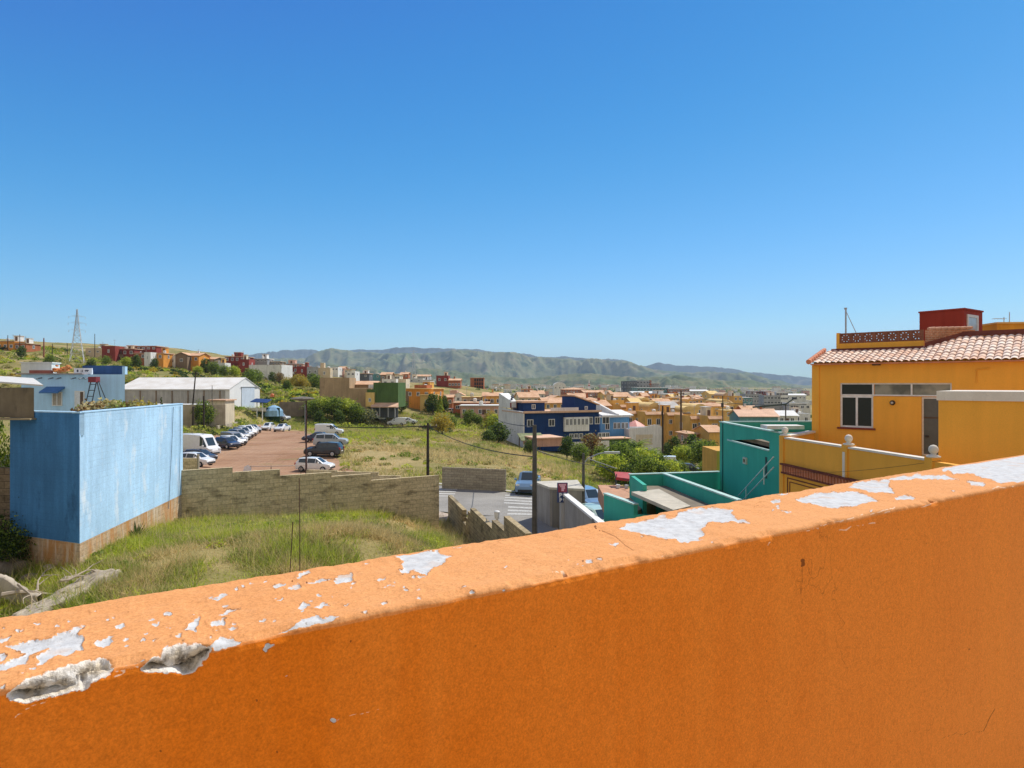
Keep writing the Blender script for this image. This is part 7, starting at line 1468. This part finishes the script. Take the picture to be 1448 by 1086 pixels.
for u, vt, Y, lb in ((62, 478, 215, 'reddish pole with a pale base on the hill behind the water tank'), (74, 486, 225, 'thin pole on the hill crest left of the pylon'), (95, 485, 235, 'thin pole on the hill crest just left of the pylon legs'), (134, 472, 240, 'tall thin pole on the crest right of the pylon'), (28, 473, 222, 'dark pole in front of the tan hilltop house'), (11, 474, 224, 'thin mast at the left end of the tan hilltop house')):
    pole(u, Y, vt, .12 if u != 62 else .22, WOOD if u != 62 else paint('red_pole', (.28, .10, .07)), lb, ins=False)
# pylon
b = ground(109, 205); o = thing('pylon', b, 'pale lattice power pylon with three pairs of arms on the left hill', 'pylon', yaw=.5); Hp = (543 - 437) / F * 205 - b.z; PY = plain('pylon_steel', (.52, .53, .54), .5)
def wd_at(z): return 1.9 * (1 - z / Hp) ** 1.25 + .12
for i in range(4):
    an = i * pi / 2 + pi / 4; mb = MB(); mb.tube([(wd_at(z) * cos(an) * 1.4, wd_at(z) * sin(an) * 1.4, z) for z in np.linspace(-1, Hp, 9)], .075, 4); mb.build('leg', [PY], o)
mb = MB(); zs_ = [0]
while zs_[-1] < Hp - 1: zs_.append(zs_[-1] + max(.8, wd_at(zs_[-1]) * 1.5))
for z0, z1 in zip(zs_[:-1], zs_[1:]):
    for i in range(4):
        a1, a2 = i * pi / 2 + pi / 4, (i + 1) * pi / 2 + pi / 4; f0 = [(wd_at(min(z, Hp)) * 1.4 * cos(a), wd_at(min(z, Hp)) * 1.4 * sin(a), min(z, Hp)) for z in (z0, z1) for a in (a1, a2)]; mb.tube([f0[0], f0[3]], .04, 3); mb.tube([f0[1], f0[2]], .04, 3); mb.tube([f0[0], f0[1]], .035, 3)
mb.build('bracing', [PY], o)
for k, (fz, la) in enumerate(((.86, 2.2), (.74, 2.4), (.61, 2.2))):
    for s_ in (-1, 1): mb = MB(); z = Hp * fz; mb.tube([(0, 0, z + .5), (s_ * la, 0, z), (0, 0, z)], .055, 4); mb.tube([(s_ * la, 0, z), (s_ * la, 0, z - .7)], .06, 4); mb.build('arm', [PY], o)
b2 = ground(585, 1500); o = thing('pylon', (b2.x, 1500, P(0, 540, 1500).z), 'distant hazy pylon in front of the mountains', 'pylon'); mb = MB(); [mb.tube([(sx_ * 6, sy_ * 6, -25), (sx_ * .8, sy_ * .8, 75)], .5, 4) for sx_ in (-1, 1) for sy_ in (-1, 1)]; mb.build('leg_frame', [PY], o); mb = MB(); [mb.tube([(-9, 0, z), (9, 0, z)], .45, 4) for z in (52, 62, 72)]; mb.build('arm', [PY], o)
# low walls and bits round the lot
YB = paint('beige_wall', (.46, .38, .27), .16, .9, .15)
a_, b_ = ((250 - 724) / F * 108, 108.), ((319 - 724) / F * 112, 112.); straight_wall('yard_wall', a_, b_, .25, [(0, 4.5, -3.55), (4.5, 7.6, -3.6)], -8., [YB], 'beige yard wall with two dark posts below the warehouse')
a_, b_ = ((395 - 724) / F * 141, 141.), ((437 - 724) / F * 143, 143.); straight_wall('yard_wall', a_, b_, .3, [(0, 6.7, -4.0)], -9., [paint('brown_wall', (.22, .17, .12), .2, 1.)], 'plain brown yard wall between the green net and the bushes')
a_, b_ = ((308 - 724) / F * 110, 110.), ((343 - 724) / F * 124, 124.); straight_wall('kerb_wall', a_, b_, .3, [(0, 14, -7.2)], -9., [CONC], 'low concrete kerb wall running from the yard wall to the warehouse')
r = house('small flat hut with a terracotta edge, against the warehouse side', 296, 318, 565, 116, 'cream', 4., 0, 'slab', (0, 0), rc='pink', side=0, name='hut', cat='hut'); 
o = thing('carport', (ground(366, 130).x, 130., -7.6), 'dark blue carport roof on white posts beside the warehouse door', 'carport'); mb = MB(); mb.add([(-1.8, 0, 3.9), (1.6, 0, 3.7), (1.6, 3, 4.3), (-1.8, 3, 4.5), (-1.8, 0, 4.0), (1.6, 0, 3.8), (1.6, 3, 4.4), (-1.8, 3, 4.6)], [(3, 2, 1, 0), (4, 5, 6, 7), (0, 1, 5, 4), (1, 2, 6, 5), (2, 3, 7, 6), (3, 0, 4, 7)]); mb.build('roof', [PW('navy')], o)
for x in (-.6, .5):
    mb = MB(); mb.box(x, x + .15, .3, .45, -1.5, 3.85); mb.build('post', [WF], o)
o = thing('green_net_screen', (ground(374, 134).x, 134., -9.), 'dark green netting screen behind the carport', 'screen'); mb = MB(); mb.box(-1.5, 3.2, 0, .15, 0, 4.); mb.build('net', [plain('net_green', (.02, .06, .03), .9)], o)
o = thing('tarpaulin_heap', (ground(390, 136).x, 135., -6.2), 'light blue tarpaulin over a heap behind the brown yard wall', 'tarpaulin'); mb = MB(); mb.lathe([(2., -.6), (1.9, .6), (1.2, 1.3), (.3, 1.7), (.02, 1.7)], 7); mb.build('sheet', [paint('tarp_blue', (.28, .48, .68), .2, 1.)], o)
for i, (u, v, Y, c, lb) in enumerate(((385, 559, 136, (.6, .16, .05), 'orange tank beside the light blue tarpaulin'), (432, 575, 142, (.6, .42, .38), 'pinkish post cap of a shrine-like pillar by the bushes'))):
    p_ = P(u, v, Y); mb = MB(); mb.lathe([(.02, -.8), (.8, -.7), (.85, .2), (.5, .7), (.02, .8)], 9); o = mb.build('tank', [plain('tank_%d' % i, c)], loc=p_); o.scale = (.5, .5, .5); tag(o, lb, 'tank')
# barrier at the front of the lot, with a scrap of sheet
o = thing('rope_barrier', ground(380, 66), 'low white rail barrier with posts across the front of the dirt lot', 'barrier'); mb = MB(); mb.tube([(-2.4, 0, .95), (0, 0, .92), (3.8, .2, 1.0)], .045, 6); mb.build('rail', [plain('rail_pale', (.62, .52, .44))], o)
for x in (-1.9, .2, 3.3):
    mb = MB(); mb.tube([(x, .1, -.3), (x, .1, 1.)], .04, 5); mb.build('post', [WOOD], o)
mb = MB(); mb.add([(-2.7, -.1, .1), (-1.9, -.1, .05), (-1.75, -.02, .75), (-2.1, -.1, 1.1), (-2.5, -.05, .9)], [(0, 1, 2, 3, 4)]); mb.add([(-2.7, -.14, .1), (-1.9, -.14, .05), (-1.75, -.06, .75), (-2.1, -.14, 1.1), (-2.5, -.09, .9)], [(4, 3, 2, 1, 0)]); o2 = mb.build('torn_sheet', [plain('torn_white', (.7, .7, .72))]); o2.location = o.location; tag(o2, 'torn white plastic sheet hanging on the left end of the rail barrier', 'sheet')
# bollard-like white tank by the retaining wall
p_ = P(703, 727, 39.5); mb = MB(); mb.lathe([(.05, -2.5), (.07, -2.4), (.07, -.3), (.16, -.26), (.18, .15), (.13, .2), (.02, .22)], 12); tag(mb.build('white_lamp', [plain('bollard_white', (.72, .71, .68))], loc=p_, smooth=False), 'white cylinder-topped post just behind the sawtooth wall', 'post')
# ------------------------------------------------------------------ trees and shrubs
tree('dark', 613, 164, 5.6, 'dark rounded cypress-like tree, left of the pair by the field', wide=.9); tree('poplar', 622, 162, 6.0, 'tall green tree, right of the dark one by the field', wide=.85); tree('dark', 629, 166, 5.4, 'narrow dark tree right of the tall green one', wide=.6); tree('dshrub', 606, 168, 2.4, 'dark low bush at the foot of the dark tree pair')
tree('yellow', 626, 128, 4.0, 'yellow flowering bushy tree at the back of the field'); tree('round', 638, 138, 2.8, 'green bush right of the yellow flowering tree')
tree('dark', 568, 160, 4.2, 'dense green tree right of the green-fronted house', wide=1.1); tree('yellow', 566, 175, 4.6, 'yellowish tree between the green front and the orange house', wide=.6)
for i, (u, Y, h_, k, lb) in enumerate(((443, 141, 4.0, 'round', 'bushy green tree at the left end of the thicket below the tan house'), (457, 143, 4.4, 'lime', 'lime-green tree second in the thicket below the tan house'), (472, 142, 4.8, 'round', 'green tree in the middle of the thicket below the tan house'), (487, 144, 4.6, 'lime', 'light green tree fourth in the thicket below the tan house'), (503, 143, 4.3, 'round', 'green tree near the right end of the thicket below the tan house'), (517, 145, 3.6, 'grey', 'pale grey-green bush ending the thicket below the tan house'), (480, 139, 3.0, 'dark', 'dark bush in front of the thicket below the tan house'), (451, 137, 2.9, 'dark', 'dark bush at the foot of the left end of the thicket'))): tree(k, u, Y, h_, lb, wide=1.15)
tree('round', 288, 110, 4.6, 'green tree behind the beige yard wall', wide=.8); tree('cypress', 228, 112, 4.8, 'slim cypress before the warehouse side', wide=.8); tree('lime', 232, 104, 2.2, 'lime-green bush beside the slim cypress'); tree('yellow', 199, 100, 2.4, 'yellowish bush just beyond the blue terrace wall'); tree('dark', 250, 112, 2.2, 'dark hedge-like bush between the cypress and the yard wall', wide=1.6); tree('dark', 212, 112, 2.0, 'dark hedge-like bush left of the slim cypress', wide=1.6)
for i, (u, Y, h_, k, lb) in enumerate(((193, 212, 5, 'dark', 'dark tree between the two red hill houses'), (180, 214, 3.6, 'lime', 'light green bush left of the dark tree by the red hill houses'), (150, 205, 3.4, 'round', 'green bush below the dark red cube house'), (218, 220, 4, 'dark', 'dark bush below the coral hill house'), (290, 235, 6, 'dark', 'large dark tree below the tan-roofed barn'), (303, 232, 5, 'round', 'green tree right of the large dark one on the hill'), (317, 230, 4.2, 'round', 'green bush below the white annex'), (331, 228, 4.4, 'lime', 'light green bush below the dark red tower'), (280, 222, 3.2, 'lime', 'light green bush below the orange gabled house'), (386, 232, 4.4, 'dark', 'dark round bush below the long white hall'), (396, 226, 4.0, 'rust', 'rust-tinted bush below the long white hall'), (362, 205, 4.6, 'round', 'green bush on the slope behind the warehouse gable'), (420, 180, 4.0, 'yellow', 'bright yellow gorse bush on the slope left of the tan house'), (428, 178, 3.6, 'yellow', 'second yellow gorse bush, closer to the tan house'), (408, 205, 3.8, 'yellow', 'yellow gorse bush higher on the slope'), (440, 195, 5.4, 'dark', 'dark tree against the left edge of the tan house'), (446, 185, 4.6, 'round', 'green tree touching the left edge of the tan house'), (405, 170, 3.0, 'dark', 'dark bush low on the slope behind the brown yard wall'), (30, 205, 4.2, 'dark', 'dark bush on the hill below the tan hilltop house'), (70, 190, 3.6, 'round', 'green bush on the hill behind the orange tile heap'), (128, 190, 4.0, 'dark', 'dark bush on the hill right of the pylon legs'), (352, 176, 5.0, 'round', 'green tree at the right end of the warehouse roof'))): tree(k, u, Y, h_, lb)
tree('rust', 835, 104, 4.6, 'reddish brown tree in front of the navy house garage doors', wide=.95); tree('dark', 801, 108, 3.9, 'dark green tree left of the reddish one, before the navy house', wide=.9); tree('round', 820, 98, 3.0, 'green bush between the dark tree and the reddish tree'); tree('round', 851, 100, 3.0, 'green bush right of the reddish tree')
tree('dark', 955, 126, 5.2, 'tall dark round tree behind the camper pickup', wide=.9); tree('dark', 979, 120, 5.8, 'tall dark tree left of the turquoise block', wide=.9); tree('round', 992, 108, 4.6, 'broad green tree beside the ochre outhouse', wide=1.2); tree('lime', 965, 112, 3.6, 'lime-green tree before the tall dark ones'); tree('round', 1006, 112, 4.4, 'green tree right beside the turquoise block corner'); tree('dark', 943, 130, 3.6, 'dark bush behind the brown wooden pole')
for u, Y, h_, k, lb in ((878, 78, 4.6, 'round', 'big green shrub tree before the turquoise terraces'), (893, 84, 5.0, 'dark', 'dark spreading tree behind the turquoise terraces'), (908, 82, 4.2, 'lime', 'lime-green shrub tree above the low turquoise wall'), (928, 86, 3.6, 'round', 'green shrub right of the lime-green shrub tree'), (946, 84, 3.0, 'lime', 'lime-green shrub below the camper pickup'), (962, 86, 2.8, 'round', 'green shrub below the dark parked car'), (866, 74, 3.4, 'lime', 'light green shrub by the red awning'), (884, 70, 3.0, 'dark', 'dark shrub right behind the red awning'), (915, 76, 3.4, 'round', 'round green shrub close behind the low turquoise wall'), (935, 76, 2.9, 'dark', 'dark shrub close behind the low turquoise wall'), (1000, 92, 2.8, 'round', 'green shrub left of the ochre outhouse'), (858, 82, 2.8, 'lime', 'light green bush beside the garden wall foot')): tree(k, u, Y, h_, lb)
tree('dark', 706, 121, 4.2, 'dark shrub mass in the shadow of the white end wall', wide=1.5); tree('dark', 692, 116, 2.6, 'low dark shrub left of the shadowed shrub mass', wide=1.4); tree('lime', 700, 140, 4.2, 'lime-green tree against the white end wall', wide=.8); tree('yellow', 694, 148, 4.0, 'orange-yellow flowering tree left of the white end wall', wide=.8); tree('round', 664, 150, 3.6, 'green tree before the pink house'); tree('round', 676, 150, 2.8, 'green bush before the pink house windows')
tree('dark', 750, 105, 2.4, 'dark bush at the lower end of the white end wall', wide=1.3)


def palm(u, Y, h_, nf, fl, label, rr=.16):
    o = thing('palm_tree', ground(u, Y), label, 'palm'); mb = MB(); mb.tube([(0, 0, -.4), (.1, 0, h_ * .5), (.05, 0, h_)], [rr * 1.2, rr, rr * .9], 8); mb.build('trunk', [BARK], o); mb = MB()
    for i in range(nf):
        an = i * 2.4; el = 1.2 - 1.7 * (i / nf); n_ = 9; pts = []
        for k in range(n_): t_ = k / (n_ - 1); pts.append(Vector((cos(an) * fl * t_ * cos(el * (1 - .5 * t_)), sin(an) * fl * t_ * cos(el * (1 - .5 * t_)), h_ + fl * (t_ * sin(el) - .55 * t_ * t_))))
        sd = Vector((-sin(an), cos(an), 0))
        for k in range(1, n_):
            for s_ in (-1, 1):
                for q_2 in (0, .5): c_ = pts[k - 1].lerp(pts[k], q_2); l_ = fl * .26 * sin(pi * (.15 + .8 * k / n_)); d_ = (pts[k] - pts[k - 1]).normalized(); e_ = c_ + sd * s_ * l_ + d_ * l_ * .5 - Vector((0, 0, l_ * .45)); mb.add([c_, c_ + d_ * .09, e_], [(0, 1, 2)])
        mb.tube(pts, .03, 3)
    mb.build('fronds', [GRN, ], o); return o


palm(903, 112, 3.4, 26, 2.6, 'leafy palm in front of the white garden house'); palm(918, 100, 2.6, 22, 2.4, 'lower palm with arching fronds right of the garden palm'); palm(882, 118, 2.0, 20, 2.0, 'short dark palm under the terracotta lean-to'); palm(716, 190, 7.4, 24, 2.6, 'tall palm rising behind the white end wall'); palm(723, 205, 6.4, 24, 2.4, 'second palm just right of the tall one behind the white end wall', .2); palm(1048, 165, 7.6, 22, 2.2, 'spiky pale palm among the far right roofs')
for i, (u, Y, hh) in enumerate(((676, 60.5, 1.1), (694, 61, 1.6), (698, 60.3, 1.3), (683, 61.5, .9))):
    b = ground(u, Y); o = rosette(22, hh, .11, DKG).build('agave', [DKG], loc=b); tag(o, ('broad', 'tallest', 'middle', 'smallest')[i] + ' spiky agave behind the dark grey free-standing wall', 'plant')
for i, (u, Y) in enumerate(((730, 62), (738, 64), (724, 66))):
    b = ground(u, Y); o = rosette(18, 1.0 - .15 * i, .09, OLV).build('agave', [OLV], loc=b); tag(o, ('largest', 'middle', 'smallest')[i] + ' olive agave on the dry slope beside the blue pickup', 'plant')
tree('round', 616, 37.4, 1.7, 'leafy bush at the end of the long stepped wall', wide=.8) if False else None
# ------------------------------------------------------------------ mountains
def mountains(name, sky_pts, Yn, Yf, ncol, nrow, c1, c2, c3, seed, rough=.5, u0=-250, u1=1750):
    us_ = np.linspace(u0, u1, ncol); a = (us_ - 724) / F; sp = np.array(sky_pts, float); tgt = (543 - np.interp(us_, sp[:, 0], sp[:, 1])) / F
    tgt = tgt + (fbm(us_ / 24, us_ * 0, 4, seed + 9) - .5) * .0065 + (fbm(us_ / 5, us_ * 0, 3, seed + 19) - .5) * .0022
    t = np.linspace(0, 1, nrow); Yr = Yn * (Yf / Yn) ** t; A2, Y2 = np.meshgrid(a, Yr); T2 = np.broadcast_to(t[:, None], A2.shape); X2 = A2 * Y2
    sc_ = Yn / 7.5
    rd = fbm(X2 / sc_ + .35 * fbm(X2 / sc_ * .7, Y2 / sc_ * .7, 3, seed + 5) * 3, Y2 / sc_ * .8, 6, seed, ridged=True); hn = rough * 2.3 * (rd - .52) * np.sin(pi * np.clip(T2, 0, 1)) ** .7
    env = np.clip(T2 / .75, 0, 1) ** 1.15 * np.where(T2 > .75, 1 - ((T2 - .75) / .25) ** 2 * .8, 1)
    zn = np.clip(env * (1 + 0 * hn) + hn * 1.1, -.1, 3); base = -.021 * Y2
    zr = zn * Y2; ang = zr / Y2; mxa = ang.max(0); Z2 = base + zr * ((tgt + .021) / mxa)[None, :]
    ix = np.arange(nrow * ncol).reshape(nrow, ncol); fq = np.stack([ix[:-1, :-1], ix[:-1, 1:], ix[1:, 1:], ix[1:, :-1]], -1).reshape(-1, 4)
    q = NT(name + '_ground'); p = q.pos(); s = 1. / Yn; n1 = q.noise(p, 9 * s, 6, .6); n2 = q.noise(p, 60 * s, 6, .65); col = q.mix(q.mapr(n1, .38, .62), c1, c2); col = q.mix(q.mapr(n2, .48, .64), col, c3); col = q.mix(q.mapr(q.noise(p, 26 * s, 5), .6, .7, 0, .7), col, (.30, .25, .16))
    return tag(link(name, np_mesh(name, np.stack([X2, Y2, Z2], -1).reshape(-1, 3), fq, [q.fin(col, .95, .05)], smooth=True)), kind='structure')


mountains('far_mountains', [(-250, 512), (200, 504), (275, 500), (310, 501), (345, 504), (372, 499), (400, 494), (440, 494), (470, 496), (520, 494), (560, 492), (600, 493), (650, 493), (680, 496), (720, 498), (760, 504), (840, 507), (880, 509), (905, 517), (930, 513), (955, 517), (1000, 519), (1050, 523), (1090, 528), (1140, 533), (1300, 540), (1750, 541)], 6500, 9000, 900, 90, (.045, .065, .055), (.075, .085, .065), (.03, .045, .04), 4, .7)
mountains('mid_mountains', [(-250, 540), (330, 520), (380, 506), (430, 505), (450, 498), (470, 492), (500, 495), (540, 500), (580, 500), (605, 500), (640, 494), (680, 497), (735, 500), (752, 506), (800, 507), (850, 508), (890, 511), (925, 521), (960, 527), (1000, 526), (1060, 529), (1110, 540), (1150, 546), (1750, 548)], 4200, 5800, 1000, 110, (.125, .155, .055), (.23, .215, .10), (.045, .075, .03), 14, .95)
mountains('near_hills', [(-250, 545), (400, 526), (470, 516), (520, 520), (560, 527), (600, 521), (640, 524), (700, 534), (760, 535), (800, 530), (835, 527), (880, 533), (930, 532), (962, 531), (1010, 538), (1060, 536), (1100, 544), (1140, 550), (1750, 552)], 2500, 3600, 1000, 90, (.11, .14, .05), (.22, .19, .09), (.06, .09, .03), 24, .8)
# scattered far-off town at the foot of the hills
k = 0
for (u0, u1, v0, v1, n_, Ya, Yb) in ((690, 780, 542, 549, 44, 700, 1500), (770, 900, 541, 548, 40, 700, 1500), (700, 1140, 546, 556, 90, 1200, 2300), (600, 700, 538, 545, 14, 600, 900), (835, 870, 527, 535, 8, 2300, 2480), (880, 1140, 546, 556, 60, 600, 1300), (470, 560, 521, 532, 12, 420, 560)):
    for i in range(n_):
        u = random.uniform(u0, u1); Y = random.uniform(Ya, Yb); b = ground(u, Y); v = random.uniform(v0, v1); zt = (543 - v) / F * Y; w_ = random.uniform(4, 9) / F * Y; d_ = w_ * random.uniform(.6, 1.1); h_ = random.uniform(.35, .75) * w_ + 3; dz_ = max(0., min(zt - b.z - h_, 14.))
        cn_ = random.choice(['white', 'white', 'pale', 'cream', 'pink']); far = Y > 2200
        o = thing('far_house', (b.x, Y, b.z - 1 + 0 * dz_), 'tiny %s block in the far-off town below the hills' % {'white': 'white', 'pale': 'pale grey', 'cream': 'cream', 'pink': 'pinkish'}[cn_], 'building', 'far-off %s houses below the hills' % cn_, random.uniform(-.5, .5))
        mb = MB(); mb.box(0, w_, 0, d_, 0, h_); mb.build('wall', [PW(cn_)], o); mb = MB(); mb.prism([(-.3, -.3), (w_ + .3, -.3), (w_ + .3, d_ + .3), (-.3, d_ + .3)], h_, h_ + .8); mb.build('roof', [ROOFS[random.choice(['white', 'white', 'tile', 'grey'])]], o)
# ------------------------------------------------------------------ haze
mb = MB(); mb.box(-15000, 15000, -30, 9400, -260, 420)
hz = bpy.data.materials.new('haze_air'); hz.use_nodes = True; t_ = hz.node_tree; t_.nodes.remove(t_.nodes['Principled BSDF']); pv_ = t_.nodes.new('ShaderNodeVolumePrincipled'); pv_.inputs['Color'].default_value = (.62, .80, 1, 1); pv_.inputs['Density'].default_value = 0.00009; pv_.inputs['Anisotropy'].default_value = 0.
t_.links.new(pv_.outputs[0], t_.nodes['Material Output'].inputs['Volume']); tag(mb.build('haze', [hz]), kind='stuff')
